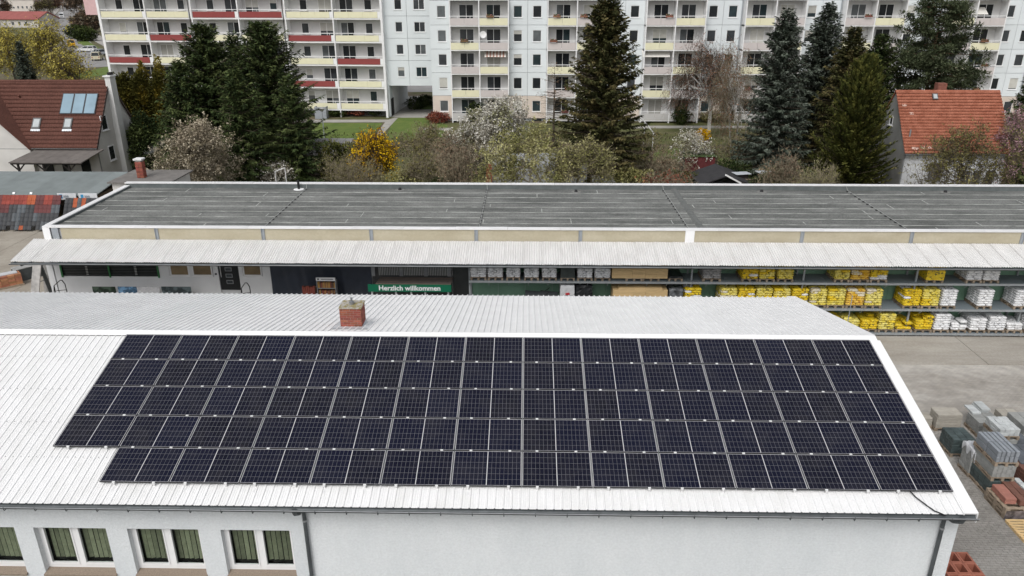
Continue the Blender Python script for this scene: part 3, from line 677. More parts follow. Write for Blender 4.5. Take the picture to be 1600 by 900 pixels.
# ---- entrance with sign
M_ent = M('entrance_dark', (.05, .05, .05), .7, .2, 3); M_stripe = M('awning_brown', (.24, .17, .14), .7, .1); M_stripe2 = M('awning_grey', (.13, .135, .13), .7, .1)
MB().box(fx(582), fx(706), F + .01, F + .05, 0, zt_).build('entrance_wall', M_ent, st)
for p in (583, 626.5, 665, 701.5):
    MB().box(fx(p) - .06, fx(p) + .12, F - .06, F + .0, gz(640, 431, F), zt_).build('entrance_pillar', M_zinc_l, st)
for a, b in ((592, 626), (631, 664), (669, 701)):
    x0, x1 = fx(a), fx(b); z0 = gz(640, 430, F); vn = MB().box(x0, x1, F - .02, F + .005, z0, zt_).build('ventilation_grille', M('grille_back', (.12, .125, .12), .7), st)
    k = x0 + .03
    while k < x1 - .03: MB().box(k, k + .025, F - .05, F - .0205, z0 + .01, zt_).build('grille_bar', M('grille_bar', (.5, .51, .5), .6), vn); k += .085
YS = 33.75; zs1, zs0 = gz(640, 445, YS), gz(640, 456, YS); xs0, xs1 = gx(575, 450, YS), gx(705, 451, YS)
yb, zb2 = F - .02, gz(640, 432, F)
for i in range(8):
    t0, t1 = i / 8, (i + 1) / 8; ya, yc = yb + (YS + .08 - yb) * t0, yb + (YS + .08 - yb) * t1; za, zc = zb2 + (zs1 - zb2) * t0, zb2 + (zs1 - zb2) * t1
    MB().hexa([(xs0 + .35, yc, zc - .05), (xs1 - .02, yc, zc - .05), (xs1 - .02, ya - .01, za - .05), (xs0 + .35, ya - .01, za - .05), (xs0 + .35, yc, zc), (xs1 - .02, yc, zc), (xs1 - .02, ya - .01, za), (xs0 + .35, ya - .01, za)]).build('awning_slat', M_stripe if i % 2 else M_stripe2, st)
sg = MB().box(xs0, xs1, YS, YS + .06, zs0, zs1).build('welcome_sign', M('sign_green', (.004, .13, .065), .5, .03, 2), at=((xs0 + xs1) / 2, YS, zs0))
tag(sg, 'green welcome sign with white lettering over the hall entrance', 'sign')
def text(s, x, y, z, size, mat, parent, width=None, bold=.012):
    cu = bpy.data.curves.new('lettering', 'FONT'); cu.body = s; cu.size = size; cu.align_x = 'CENTER'; cu.align_y = 'CENTER'; cu.extrude = .004; cu.offset = bold
    cu.materials.append(mat); o = link('lettering', cu, parent, (x, y, z), (math.pi / 2, 0, 0))
    if width:
        bpy.context.view_layer.update(); sc_ = width / max(o.dimensions.x, .01)
        me = bpy.data.meshes.new_from_object(o.evaluated_get(bpy.context.evaluated_depsgraph_get())); loc = o.location.copy(); bpy.data.objects.remove(o)
        o = link('lettering', me, parent); o.location = loc; o.rotation_euler = (math.pi / 2, 0, 0); o.scale = (sc_, sc_, 1)
    return o
text('Herzlich willkommen', (gx(592, 450, YS) + gx(688, 450, YS)) / 2, YS - .006, (zs0 + zs1) / 2, .34, M('letter_white', (.8, .8, .8), .6), sg, gx(688, 450, YS) - gx(592, 450, YS), .008)
mb = MB()
for p in (581, 618, 642, 664, 700): mb.box(gx(p, 456, YS + .2) - .03, gx(p, 456, YS + .2) + .05, YS + .2, YS + .26, 0, zs0 + .0)
mb.box(gx(581, 456, YS + .2) + .05, gx(700, 456, YS + .2) - .03, YS + .2, YS + .26, zs0 - .07, zs0); mb.build('entrance_frame', M_pvc, st)
MB().box(fx(706) + .05, fx(734), F - .02, F + .0, 0, zt_).build('dark_gate', M('dark_gate_grey', (.04, .045, .045), .6, .15, 2), st)

# ---- pallet racks
T = [.21, 1.48, 2.82]; RF = 33.85; RB = 35.05
rx0, rx1 = gx(733, 436, RF), SX1 - .5
M_rack = M('rack_steel_grey', (.30, .32, .33), .55, .1, 3, metal=.2); M_deck = M('rack_deck_slate', (.17, .2, .22), .6, .12, .8)
rk = thing('pallet_rack', 'long grey three tier pallet rack under the canopy with green back sheets', 'rack', ((rx0 + rx1) / 2, RF, 0))
k = rx0 + .02; bay = 1.35; i = 0
back_me = corr_mesh('green_back_sheet', 1.0, 6, 35.14, 0, 35.14, 0, 0, M_green)
x = rx0
while x < rx1:
    w = min(1.34, rx1 - x); mb = MB(); ridges = []
    mb.box(x, x + w, SW - .09, SW - .07, 0, 3.95)
    for q in range(4): mb.box(x + .1 + q * .33, x + .14 + q * .33, SW - .11, SW - .0905, 0, 3.95)
    mb.build('back_sheet', M_green, rk); x += 1.35
x = rx0; ups = []
while x < rx1:
    for yy in (RF + .25, RB - .05):
        MB().box(x - .04, x + .04, yy - .04, yy + .04, .031, 3.85).build('upright', M_rack, rk)
    ups.append(x); x += 5.35
for ti, tz in enumerate(T):
    for a, b in zip(ups, ups[1:] + [rx1]):
        if ti == 0 and b < 8: continue
        MB().box(a, b - .01, RF - .05, RF, tz - .1, tz - .0).build('front_beam', M_rack, rk)
    for a, b in lengths(rx0, rx1, .95):
        if ti == 0 and b < 8: continue
        MB().box(a, b - .01, RF + .002, RB, tz - .04, tz - .008).build('deck_board', M_deck, rk)
        MB().bar((a, RF - .02, tz - .1), (a, RF + .18, tz - .3), .03, .03).build('bracket', M_rack, rk)
    if ti == 0:
        for a, b in lengths(8, rx1, .95): MB().box(a, a + .06, RF + .02, RF + .1, .031, tz - .045).build('foot', M_rack, rk)

# ---- loaded pallets
M_wood = M('pallet_wood', (.27, .215, .16), .85, .2, 10, rnd=.2); M_woodp = M('pale_timber', (.60, .43, .22), .8, .12, 6, rnd=.1, stretch=(.6, 3, 6))
def pallet_mesh(w, d):
    mb = MB()
    for i in range(5): mb.box(0, w, i * (d - .1) / 4, i * (d - .1) / 4 + .1, .115, .14)
    for x in (0, w / 2 - .05, w - .1):
        mb.box(x, x + .1, 0, d, .092, .114); mb.box(x, x + .1, 0, d, 0, .022)
        for y in (0, d / 2 - .07, d - .14): mb.box(x, x + .1, y, y + .14, .0225, .0915)
    return mb.mesh('pallet', M_wood)
PAL = pallet_mesh(.82, 1.1)
def sack(mb, x, y, z, w, d, h, r):
    """a filled sack: a pillow with bulging sides"""
    c = min(h * .42, .05); j = lambda: r.uniform(-.008, .008)
    ring = lambda i, zz: [(x + i + c, y + i, zz), (x + w - i - c, y + i + j(), zz), (x + w - i, y + i + c, zz), (x + w - i + j(), y + d - i - c, zz), (x + w - i - c, y + d - i, zz), (x + i + c, y + d - i + j(), zz), (x + i, y + d - i - c, zz), (x + i + j(), y + i + c, zz)]
    k = len(mb.v); rs = [ring(c * .8, z), ring(0, z + h * .3), ring(0, z + h * .65), ring(c, z + h)]
    for q in rs: mb.v += q
    for a in range(3):
        for i in range(8):
            p, q = k + a * 8 + i, k + a * 8 + (i + 1) % 8; mb.f.append((p, q, q + 8, p + 8)); mb.m.append(mb.mi)
    mb.f.append(tuple(k + 24 + i for i in range(8))); mb.m.append(mb.mi); mb.f.append(tuple(k + 7 - i for i in range(8))); mb.m.append(mb.mi)
def printed(name, a, b, dark, sc=16):
    m = two_tone(name, a, b, .5, 5, .4, .62, sc, .12); n, l, bs = nodes_of(m)
    hsv = [x for x in n if x.type == 'HUE_SAT'][0]; cr = [x for x in n if x.type == 'VALTORGB'][0]; g = [x for x in n if x.type == 'NEW_GEOMETRY'][0]
    v = n.new('ShaderNodeTexNoise'); v.inputs['Scale'].default_value = 11; v.inputs['Detail'].default_value = 1; l.new(g.outputs['Position'], v.inputs['Vector'])
    c2 = n.new('ShaderNodeValToRGB'); c2.color_ramp.elements[0].position = .60; c2.color_ramp.elements[1].position = .66; l.new(v.outputs['Fac'], c2.inputs['Fac'])
    mx = n.new('ShaderNodeMix'); mx.data_type = 'RGBA'; l.new(c2.outputs[0], mx.inputs[0]); l.new(cr.outputs[0], mx.inputs[6]); mx.inputs[7].default_value = (*dark, 1); l.new(mx.outputs[2], hsv.inputs['Color'])
    bs.inputs['Specular IOR Level'].default_value = .4; return m
M_yel = [printed('yellow_sack_a', (.62, .42, .012), (.72, .54, .03), (.1, .09, .03)), printed('yellow_sack_b', (.62, .5, .06), (.7, .62, .2), (.16, .13, .03)), printed('orange_sack', (.62, .36, .015), (.68, .47, .1), (.3, .1, .04))]
M_whs = [printed('white_sack_a', (.64, .645, .655), (.74, .745, .75), (.4, .41, .42)), printed('white_sack_b', (.66, .665, .67), (.76, .76, .76), (.5, .5, .51))]
M_gry = printed('grey_sack', (.27, .265, .265), (.36, .355, .35), (.14, .14, .14)); M_dkf = M('black_stretch_film', (.018, .02, .022), .28, .4, 6)
M_paper = printed('pale_sack', (.6, .54, .4), (.66, .62, .5), (.45, .33, .03))
M_film = M('white_film', (.5, .51, .53), .3, .15, 8)
SACKS = {}
def sacks_mesh(key, mat, layers, seed, cols=2, rows_=3, w=.80, d=1.08, h=.118):
    if key in SACKS: return SACKS[key]
    r = random.Random(seed); mb = MB()
    for L in range(layers):
        c, rr = (cols, rows_) if L % 2 == 0 else (cols, rows_)
        wa = [w * (.42 if L % 2 else .58), w * (.58 if L % 2 else .42)]; x = 0
        for i in range(2):
            for j in range(3):
                mb.mi = 1 if r.random() < .16 else 0
                sack(mb, x + r.uniform(-.012, .012), j * d / 3 + r.uniform(-.012, .012), L * h, wa[i] - .006, d / 3 - .006, h + .004, r)
            x += wa[i]
    SACKS[key] = mb.mesh('sacks', mat); return SACKS[key]
single = {}
def sack_single(mat, key, w=.42, d=.56, h=.13):
    if key not in single:
        mb = MB(); sack(mb, -w / 2, -d / 2, 0, w, d, h, random.Random(3)); single[key] = mb.mesh('sack', mat)
    return single[key]
tier_y = [514, 477, 438]; tname = ['lowest', 'middle', 'top']
def base_x(p, t): return gx(p, tier_y[t] + (p - 1300) * .006, RF)
count = {}
def load(t, pa, pb, kind, layers, loose=False):
    x0, x1 = base_x(pa, t), base_x(pb, t); w = x1 - x0
    mats = {'y': [M_yel[0], M_whs[0]], 'yb': [M_yel[1], M_yel[0]], 'o': [M_yel[2], M_paper], 'w': [M_whs[0], M_whs[1]], 'wb': [M_whs[1], M_whs[0]], 'g': [M_gry, M_gry], 'p': [M_yel[1], M_paper]}[kind]
    colour = {'y': 'yellow', 'yb': 'pale yellow', 'o': 'orange yellow', 'w': 'white', 'wb': 'bright white', 'g': 'grey', 'p': 'straw yellow'}[kind]
    fam = 'yellow' if kind in 'yyboyp' else ('white' if kind in ('w', 'wb') else 'grey')
    n_ = count[(t, fam)] = count.get((t, fam), 0) + 1
    state = 'half emptied' if loose else 'neatly stacked'
    lab = f'{state} {colour} sacks on pallet, {ORD[n_ - 1]} {fam} load from left, {tname[t]} rack tier'
    o = thing('sack_pallet', lab, 'sack pallet', (x0, RF + .03, T[t]), 'loaded pallets in the rack')
    s = w / .82
    p = bpy.data.objects.new('pallet', PAL); COL.objects.link(p); p.parent = o; p.scale = (s, 1, 1)
    if not loose:
        me = sacks_mesh((kind, layers, n_ % 3), mats, layers, n_ * 7 + layers)
        b = bpy.data.objects.new('sacks', me); COL.objects.link(b); b.parent = o; b.location = (0, .0, .142); b.scale = (w / .8, 1, 1); b['kind'] = 'stuff'
    else:
        r = random.Random(pa); hh = .125
        for L in range(layers):
            for i in range(2):
                for j in range(2 if L % 2 else 2):
                    top_ = L >= layers - 2
                    if top_ and r.random() < (.45 if L == layers - 1 else .2): continue
                    me = sack_single(mats[0] if r.random() < .85 else mats[1], (kind, r.random() < .85))
                    b = bpy.data.objects.new('sack', me); COL.objects.link(b); b.parent = o
                    b.location = (w * (.27 + .48 * i) + r.uniform(-.03, .03), .28 + .53 * j + r.uniform(-.05, .05), .142 + L * .12)
                    b.rotation_euler = (0, 0, r.uniform(-.12, .12) * (2.5 if top_ else 1)); b.scale = (w / .86, .95, 1)
    return o
for pa, pb, k, n_ in ((735, 760, 'wb', 6), (762, 786, 'wb', 6), (791, 813, 'w', 6), (819, 842, 'w', 6), (847, 870, 'wb', 6), (902, 926, 'w', 4), (929, 954, 'w', 6), (1098, 1127, 'g', 5), (1159, 1185, 'y', 6), (1186.5, 1211, 'yb', 6), (1215, 1240, 'yb', 6), (1304, 1328, 'yb', 7), (1329.5, 1358.5, 'o', 7), (1360, 1387, 'y', 7), (1510, 1535, 'w', 7), (1537, 1562, 'wb', 7)):
    load(2, pa, pb, k, n_)
for pa, pb, k, n_ in ((1069, 1095, 'y', 7), (1125, 1151, 'p', 7), (1152.5, 1179, 'y', 7), (1181, 1206, 'yb', 7), (1208, 1234, 'yb', 7), (1236, 1262, 'y', 7), (1265, 1291, 'p', 7), (1292.5, 1320, 'yb', 7), (1322, 1350, 'o', 7), (1351.5, 1378, 'p', 7), (1411, 1438, 'y', 7), (1440, 1467, 'yb', 7), (1470, 1494, 'w', 7), (1527, 1551, 'wb', 7), (1585, 1610, 'w', 7)):
    load(1, pa, pb, k, n_)
for pa, pb, k, n_, lo in ((1286, 1312, 'y', 6, 1), (1314, 1343, 'yb', 5, 1), (1345, 1371, 'y', 5, 1), (1373, 1398, 'yb', 7, 0), (1400, 1426, 'y', 3, 1), (1430, 1457, 'y', 6, 1), (1459, 1484, 'w', 7, 0), (1487, 1511, 'w', 4, 1), (1516, 1541, 'wb', 5, 0), (1545, 1571, 'w', 6, 0), (1574, 1599, 'wb', 3, 1), (1602, 1628, 'w', 6, 0)):
    load(0, pa, pb, k, n_, bool(lo))
# special loads
def timber(t, pa, pb, nz, lab):
    x0, x1 = base_x(pa, t), base_x(pb, t); o = thing('board_bundle', lab, 'timber bundle', (x0, RF + .03, T[t]))
    for f in (.25, .55): q = bpy.data.objects.new('pallet', PAL); COL.objects.link(q); q.parent = o; q.location = ((x1 - x0) * f, 0, 0)
    seg = [(0, .37), (.37, .6), (.6, 1)]
    for L in range(nz):
        for a, b in seg:
            if t == 1 and L == nz - 1: a, b = .1 + a * .8, .1 + b * .8
            MB().box(x0 + (x1 - x0) * a + .004, x0 + (x1 - x0) * b - .004, RF + .03 + random.uniform(-.01, .01), RF + 1.0, T[t] + .142 + L * .105, T[t] + .142 + L * .105 + .1).build('board', M_woodp, o)
timber(2, 956, 1043, 6, 'pale wooden board bundle on the top rack tier beside the white sacks')
timber(1, 957, 1042, 8, 'pale wooden board bundle on the middle rack tier with a narrower top layer')
def wrapped(t, pa, pb, h, mat, lab, cat='wrapped load', bumpy=.03, name='wrapped_load', extra=None):
    x0, x1 = base_x(pa, t), base_x(pb, t); o = thing(name, lab, cat, (x0, RF + .03, T[t])); s = (x1 - x0) / .82
    q = bpy.data.objects.new('pallet', PAL); COL.objects.link(q); q.parent = o; q.scale = (s, 1, 1)
    n_ = 7; V = []; Fq = []; r = random.Random(pa)
    w, d = x1 - x0, 1.0
    rings = 8
    for j in range(rings + 1):
        for i in range(24):
            a = 2 * math.pi * i / 24; cx_, cy_ = math.cos(a), math.sin(a); m_ = max(abs(cx_), abs(cy_))
            f = (1 - .04 * (j == rings)) + r.uniform(-bumpy, bumpy)
            V.append((w / 2 + cx_ / m_ * w / 2 * f, d / 2 + cy_ / m_ * d / 2 * f, .142 + h * j / rings + r.uniform(-bumpy, bumpy) * h * .4))
    for j in range(rings):
        for i in range(24): Fq.append((j * 24 + i, j * 24 + (i + 1) % 24, (j + 1) * 24 + (i + 1) % 24, (j + 1) * 24 + i))
    me = bpy.data.meshes.new('wrapping'); me.from_pydata(V, [], Fq + [tuple(rings * 24 + i for i in range(24))]); me.materials.append(mat); me.update()
    bo = bpy.data.objects.new('wrapping', me); COL.objects.link(bo); bo.parent = o
    if extra: extra(o, x0, x1)
    return o
M_dgreen = M('dark_green_boxes', (.045, .055, .052), .6, .2, 5)
wrapped(2, 876, 898, .75, M_dgreen, 'dark grey green load between white sacks on the top rack tier', bumpy=.012)
wrapped(2, 1045, 1067, .12, M_dkf, 'nearly empty dark pallet right of the upper board bundle', bumpy=.02)
wrapped(1, 899, 925, .95, M_dkf, 'crumpled black film wrapped load beside the white bulk bag', bumpy=.05)
wrapped(1, 1044, 1066, .8, M('grey_black_film', (.1, .105, .11), .25, .7, 5), 'shiny black and grey wrapped load right of the lower board bundle', bumpy=.04)
wrapped(2, 1447, 1475, .85, M_yel[0], 'yellow carton stack standing alone on the top rack tier', bumpy=.01)
def logo(o, x0, x1):
    MB().box(x0 + .25, x0 + .45, RF - .022, RF - .012, T[1] + .62, T[1] + .73).build('red_mark', M('mark_red', (.45, .02, .03), .6), o)
wrapped(1, 875, 897, .95, M('bulk_bag_white', (.55, .56, .57), .7, .06, 4), 'white bulk bag with small red mark on the middle rack tier', 'bulk bag', .02, 'bulk_bag', logo)
# wheelbarrows on the middle tier
def barrow(p, lab):
    x = base_x(p, 1); o = thing('wheelbarrow', lab, 'wheelbarrow', (x, RF + .4, T[1])); z = T[1]; y = RF + .35
    MB().hexa([(x + .15, y - .12, z + .28), (x + .5, y - .12, z + .25), (x + .5, y + .12, z + .25), (x + .15, y + .12, z + .28), (x - .05, y - .28, z + .6), (x + .8, y - .28, z + .52), (x + .8, y + .28, z + .52), (x - .05, y + .28, z + .6)]).build('tray', M_zinc, o)
    for s in (-.22, .22): MB().path([(x + .05, y + s * .3, z + .2), (x + .6, y + s, z + .3), (x + 1.15, y + s * 1.2, z + .75)], .018, 6).build('handle', M_black, o)
    MB().tube((x - .02, y - .04, z + .18), (x - .02, y + .04, z + .18), .18, .18, 14).build('wheel', M('red_wheel', (.35, .03, .03), .6), o)
barrow(822, 'dark wheelbarrow with red wheel lying under the white sacks'); barrow(846, 'dark wheelbarrow beside the white bulk bag')
# thin pole standing before the racks
x, y, z = yp(1332, 462, 30.6)
tag(MB().tube((x - .0, 30.6, 0), (x, 30.6, z), .022, .018, 8).build('thin_pole', M_post, at=(x, 30.6, 0)), 'thin grey upright pole in front of the yellow sack rack', 'pole')
#@@SECTION yard
# ================================================================== YARD: stacks of paving stone on the right
M_st = {'beige': M('stone_beige', (.36, .335, .29), .9, .08, 6, .2, 60, rnd=.08), 'grey': M('stone_grey', (.27, .275, .265), .9, .1, 6, .2, 60, rnd=.1), 'blue': M('stone_blue_grey', (.24, .26, .285), .8, .1, 6, .2, 60, rnd=.12),
        'white': M('stone_wrapped_white', (.47, .49, .49), .45, .15, 5, .2, 30, rnd=.08), 'dgreen': M('stone_dark_green', (.055, .075, .075), .45, .25, 5, rnd=.2), 'dark': M('stone_dark', (.1, .11, .125), .8, .2, 5, rnd=.15),
        'red': M('clinker_red', (.34, .15, .115), .85, .1, 8, .2, 60, rnd=.12), 'brown': M('clinker_brown', (.16, .075, .055), .85, .12, 8, .2, 60, rnd=.15)}
def stone_stack(lab, x0, x1, y0, d, z0, z1, mat, nx, ny, nz, pallet=True, gap=.006, jit=.006, parent=None, cat='stone stack', group='stone stacks in the yard', name='stone_stack'):
    o = thing(name, lab, cat, ((x0 + x1) / 2, y0 + d / 2, z0), group) if parent is None else parent
    z = z0
    if pallet:
        me = PAL; q = bpy.data.objects.new('pallet', me); COL.objects.link(q); q.parent = o; q.scale = ((x1 - x0) / .82 * 1.04, d / 1.1 * 1.04, 1); q.location = Vector((x0 - (x1 - x0) * .02, y0 - d * .02, z0)) - o.location; z = z0 + .142
    w, dd, h = (x1 - x0) / nx, d / ny, (z1 - z) / nz
    me = MB().cbox(0, w - gap, 0, dd - gap, 0, h - gap * .5, min(.012, h * .12)).mesh('stone', M_st[mat])
    for k in range(nz):
        for i in range(nx):
            for j in range(ny):
                if 0 < i < nx - 1 and 0 < j < ny - 1 and k < nz - 1: continue      # the hidden core
                link('stone', me, o, (x0 + i * w + random.uniform(-jit, jit), y0 + j * dd + random.uniform(-jit, jit), z + k * h))
    return o
def from_px(pl, pr, pb, pt, pk, z0=0.):
    x0, Y, _ = gp(pl, pb, z0); x1 = gx(pr, pb, Y); zt = gz(pl, pt, Y); return x0, x1, Y, max(.5, gp(pl, pk, zt)[1] - Y), zt
x0, x1, Y, d, zt = from_px(1460, 1499, 674, 648, 636); stone_stack('beige slab stack on a pallet nearest the open paving', x0, x1, Y, d, 0, zt, 'beige', 1, 2, 5)
xa, Ya = x0, Y
stone_stack('second low beige slab stack hidden behind the dark green load', x0 - .55, x0 - .06, Y + .15, d * .8, 0, zt - .25, 'beige', 1, 2, 4)
x0, x1, Y, d, zt = from_px(1525, 1562, 683, 661, 643); B = stone_stack('grey block stack with two loose slabs lying on top', x0, x1, Y, d, 0, zt, 'grey', 2, 4, 6)
for dx, dy, dz in ((.05, .6, 0), (.42, .75, .0), (.45, .72, .09)): MB().cbox(x0 + dx, x0 + dx + .33, Y + dy, Y + dy + .62, zt + .004 + dz, zt + .085 + dz, .01).build('loose_slab', M_st['white'], B)
x0, x1, Y, d, zt = from_px(1566, 1595, 677, 654, 638); stone_stack('broad beige slab stack at the back beside the wrapped white stones', x0, x1, Y, d, 0, zt, 'beige', 2, 2, 4)
D0 = .85; x0, Y, _ = gp(1559, 687, D0); x1 = gx(1591, 687, Y); zt = gz(1559, 671, Y); d = gp(1559, 650, zt)[1] - Y
stone_stack('grey stone stack carrying the film wrapped white stones', x0 - .02, x1 + .02, Y, d, 0, D0 - .004, 'grey', 3, 3, 5)
stone_stack('white film wrapped paving stones on a pallet set upon another stack', x0, x1, Y, d, D0, zt, 'white', 4, 5, 2, jit=.012)
x0, x1, Y, d, zt = from_px(1484, 1519, 714, 687, 667); E_ = stone_stack('dark green film wrapped stone stack on a pallet', x0, x1, Y, d, 0, zt, 'dgreen', 3, 5, 5)
x0, x1, Y, d, zt = from_px(1511, 1534, 745, 706, 690); Fs = stone_stack('grey stone stack with crumpled white film over its top', x0, x1 + .12, Y, d, 0, zt, 'grey', 3, 4, 6)
V = []; Fq = []; r = random.Random(5); nx_, ny_ = 16, 16
for j in range(ny_ + 1):
    for i in range(nx_ + 1):
        u, w = i / nx_ * 1.3 - .15, j / ny_ * 1.3 - .15; ov = max(-u, u - 1, -w, w - 1, 0)
        cu, cw2 = min(max(u, -.025), 1.025), min(max(w, -.025), 1.025)
        V.append((x0 + (x1 + .12 - x0) * cu + r.uniform(-.008, .008), Y + d * cw2 + r.uniform(-.008, .008), zt + .022 + r.uniform(0, .04) - ov * 2.2 * (.6 + .4 * math.sin(i * 1.7 + j))))
for j in range(ny_):
    for i in range(nx_): Fq.append((j * 17 + i, j * 17 + i + 1, j * 17 + i + 18, j * 17 + i + 17))
MB_ = bpy.data.meshes.new('film'); MB_.from_pydata(V, [], Fq); MB_.materials.append(M_film); MB_.update(); link('plastic_film', MB_, Fs, (0, 0, 0))
MB().bar((x0 + .05, Y - .06, zt), (x0 + .1, Y - .12, .03), .05, .012).build('strap', M_film, Fs)
x0, Y, _ = gp(1541, 776, 0); x1 = gx(1577, 776, Y); d = 1.25
stone_stack('lowest layer of dark wrapped kerb stones at the foot of the tall stack', x0, x1, Y, d, 0, .62, 'dgreen', 3, 4, 3)
stone_stack('grey kerb stones on a pallet in the middle of the tall stack', x0 + .01, x1 - .01, Y + .02, d, .624, 1.2, 'grey', 5, 2, 3)
stone_stack('blue grey kerb stones on the topmost pallet of the tall stack', x0 + .01, x1 - .01, Y + .03, d, 1.204, 1.78, 'blue', 5, 2, 2, gap=.03)
x0, Y, _ = gp(1588, 752, 0); stone_stack('dark slab stack right of the tall kerb stone stack', x0, x0 + 1.0, Y, 1.2, 0, .75, 'dark', 2, 3, 6)
stone_stack('dark block stack behind the dark slab stack', x0 + .1, x0 + 1.0, Y + 1.4, .95, 0, .85, 'dark', 3, 3, 5)
x9, Y9, _ = gp(1592, 702, 0); stone_stack('grey block stack on the outer side of the wrapped white stones', x9, x9 + 1.0, Y9, 1.1, 0, .95, 'grey', 3, 3, 5)
x9, Y9, _ = gp(1594, 780, 0); stone_stack('reddish brown brick stack beyond the film wrapped pallet pile', x9 + .35, x9 + 1.3, Y9 + .3, 1.0, 0, .7, 'brown', 4, 2, 5)
# crumpled film heap
V = []; Fq = []; x, y, z = gp(1588, 712, .9); r = random.Random(9)
me = bpy.data.meshes.new('film_heap'); bm_v = []
for j in range(9):
    for i in range(14):
        a = 2 * math.pi * i / 14; t = j / 8; rr = .32 * math.cos(t * 1.5) * r.uniform(.65, 1.15); bm_v.append((rr * math.cos(a), rr * math.sin(a), .34 * math.sin(t * 1.5) * r.uniform(.8, 1.2)))
fq = [(j * 14 + i, j * 14 + (i + 1) % 14, (j + 1) * 14 + (i + 1) % 14, (j + 1) * 14 + i) for j in range(8) for i in range(14)]
me.from_pydata(bm_v, [], fq); me.materials.append(M_film); me.update()
tag(link('film_heap', me, None, (x0 + .45, Y + 1.8, .855)), 'crumpled heap of white plastic film lying among the stone stacks', 'plastic film')
# film wrapped pallet pile with red and brown clinker on top
x0, Y, _ = gp(1567, 812, 0); d = gp(1540, 778, 0)[1] - Y; x1 = x0 + 1.25
ip = thing('pallet_pile', 'low pile of wooden pallets wrapped in grey film near the building corner', 'pallet pile', (x0 + .6, Y + d / 2, 0))
for k in range(3):
    q = bpy.data.objects.new('pallet', PAL); COL.objects.link(q); q.parent = ip; q.scale = (1.25 / .82, d / 1.1, 1); q.location = Vector((x0, Y, k * .143)) - ip.location
mb = MB(); mb.hexa([(x0 - .01, Y - .015, .02), (x1, Y - .015, .02), (x1, Y - .01, .02), (x0 - .01, Y - .01, .02), (x0 + .03, Y - .03, .36), (x1, Y - .03, .38), (x1, Y - .025, .38), (x0 + .03, Y - .025, .36)]); mb.build('film_wrap', M('smoky_film', (.13, .115, .12), .25, .8, 5), ip)
zt = .43
stone_stack('salmon red clinker bricks on the film wrapped pallet pile', x0 + .08, x0 + .45, Y + .22, .8, zt, zt + .22, 'red', 1, 2, 2, False, cat='brick stack', name='brick_stack')
stone_stack('brown clinker bricks behind the salmon red ones', x0 + .5, x0 + .95, Y + .15, 1.05, zt, zt + .2, 'brown', 2, 3, 1, False, cat='brick stack', name='brick_stack')
MB0 = stone_stack('small pale stone block lot beside the brown clinker bricks', x0 + 1.0, x0 + 1.2, Y + .7, .7, zt, zt + .2, 'white', 1, 3, 1, False, cat='stone stack')
x0, Y, _ = gp(1600, 849, 0); Yb = gp(1573, 814, 0)
fp = thing('wooden_pallet', 'fresh pale wooden pallet lying flat on the paving', 'pallet', (x0 + .5, (Y + Yb[1]) / 2, 0))
n_ = 8
for i in range(n_):
    yy = Y + (Yb[1] - Y) * i / n_; MB().box(x0 - .02, x0 + 1.2, yy, yy + (Yb[1] - Y) / n_ - .05, .09, .115).build('plank', M_woodp, fp)
for xx in (x0 - .015, x0 + .5, x0 + 1.05): MB().box(xx, xx + .11, Y, Yb[1] - .06, .012, .0895).build('bearer', M_woodp, fp)
# red hollow chimney blocks beside the corner
ZT = .75; M_hol = M('hollow_clay_block', (.33, .12, .08), .85, .1, 8, .25, 70, rnd=.08)
xr, Yt, _ = gp(1511, 862, ZT); bw, bdp = .345, .44
def hollow(w, d, h, t=.05):
    mb = MB(); o_ = [(0, 0), (w, 0), (w, d), (0, d)]; i_ = [(t, t), (w - t, t), (w - t, d - t), (t, d - t)]; k = 0
    for z in (0, h): mb.v += [(a, b, z) for a, b in o_] + [(a, b, z) for a, b in i_]
    for q in range(4):
        p = (q + 1) % 4; mb.f += [(q, p, 8 + p, 8 + q), (4 + p, 4 + q, 12 + q, 12 + p), (8 + q, 8 + p, 12 + p, 12 + q), (p, q, 4 + q, 4 + p)]; mb.m += [0] * 4
    return mb.mesh('hollow_block', M_hol)
hm = hollow(bw - .008, bdp - .008, .245)
hb = thing('hollow_block_stack', 'stack of red hollow clay blocks at the corner of the white building', 'clay blocks', (xr - .5, Yt - .8, 0))
for k in range(3):
    for i in range(3):
        for j in range(5): link('hollow_block', hm, hb, (xr - (i + 1) * bw + random.uniform(-.006, .006), Yt - (j + 1) * bdp, .0 + k * .25))

# ================================================================== LEFT YARD: roof tile displays, shed, timber
M_tiles = [M('tile_red', (.24, .045, .032), .75, .12, 8, rnd=.2), M('tile_orange', (.36, .085, .032), .75, .1, 8, rnd=.12), M('tile_dark', (.03, .032, .036), .6, .15, 8, rnd=.3), M('tile_slate', (.06, .07, .08), .55, .12, 8, rnd=.15), M('tile_wine', (.11, .03, .03), .7, .12, 8, rnd=.2)]
def tile_shape(w, L):
    mb = MB(); n = 4
    for i in range(n):
        a0, a1 = i / n, (i + 1) / n; h0, h1 = .018 + .016 * math.cos(a0 * 2 * math.pi), .018 + .016 * math.cos(a1 * 2 * math.pi)
        mb.hexa([(a0 * w, 0, 0), (a1 * w, 0, 0), (a1 * w, L, -.03), (a0 * w, L, -.03), (a0 * w, 0, h0 + .03), (a1 * w, 0, h1 + .03), (a1 * w, L, h1), (a0 * w, L, h0)])
    return mb
tw, tl = .30, .40
tms = [tile_shape(tw - .012, tl).mesh('roof_tile', m) for m in M_tiles]
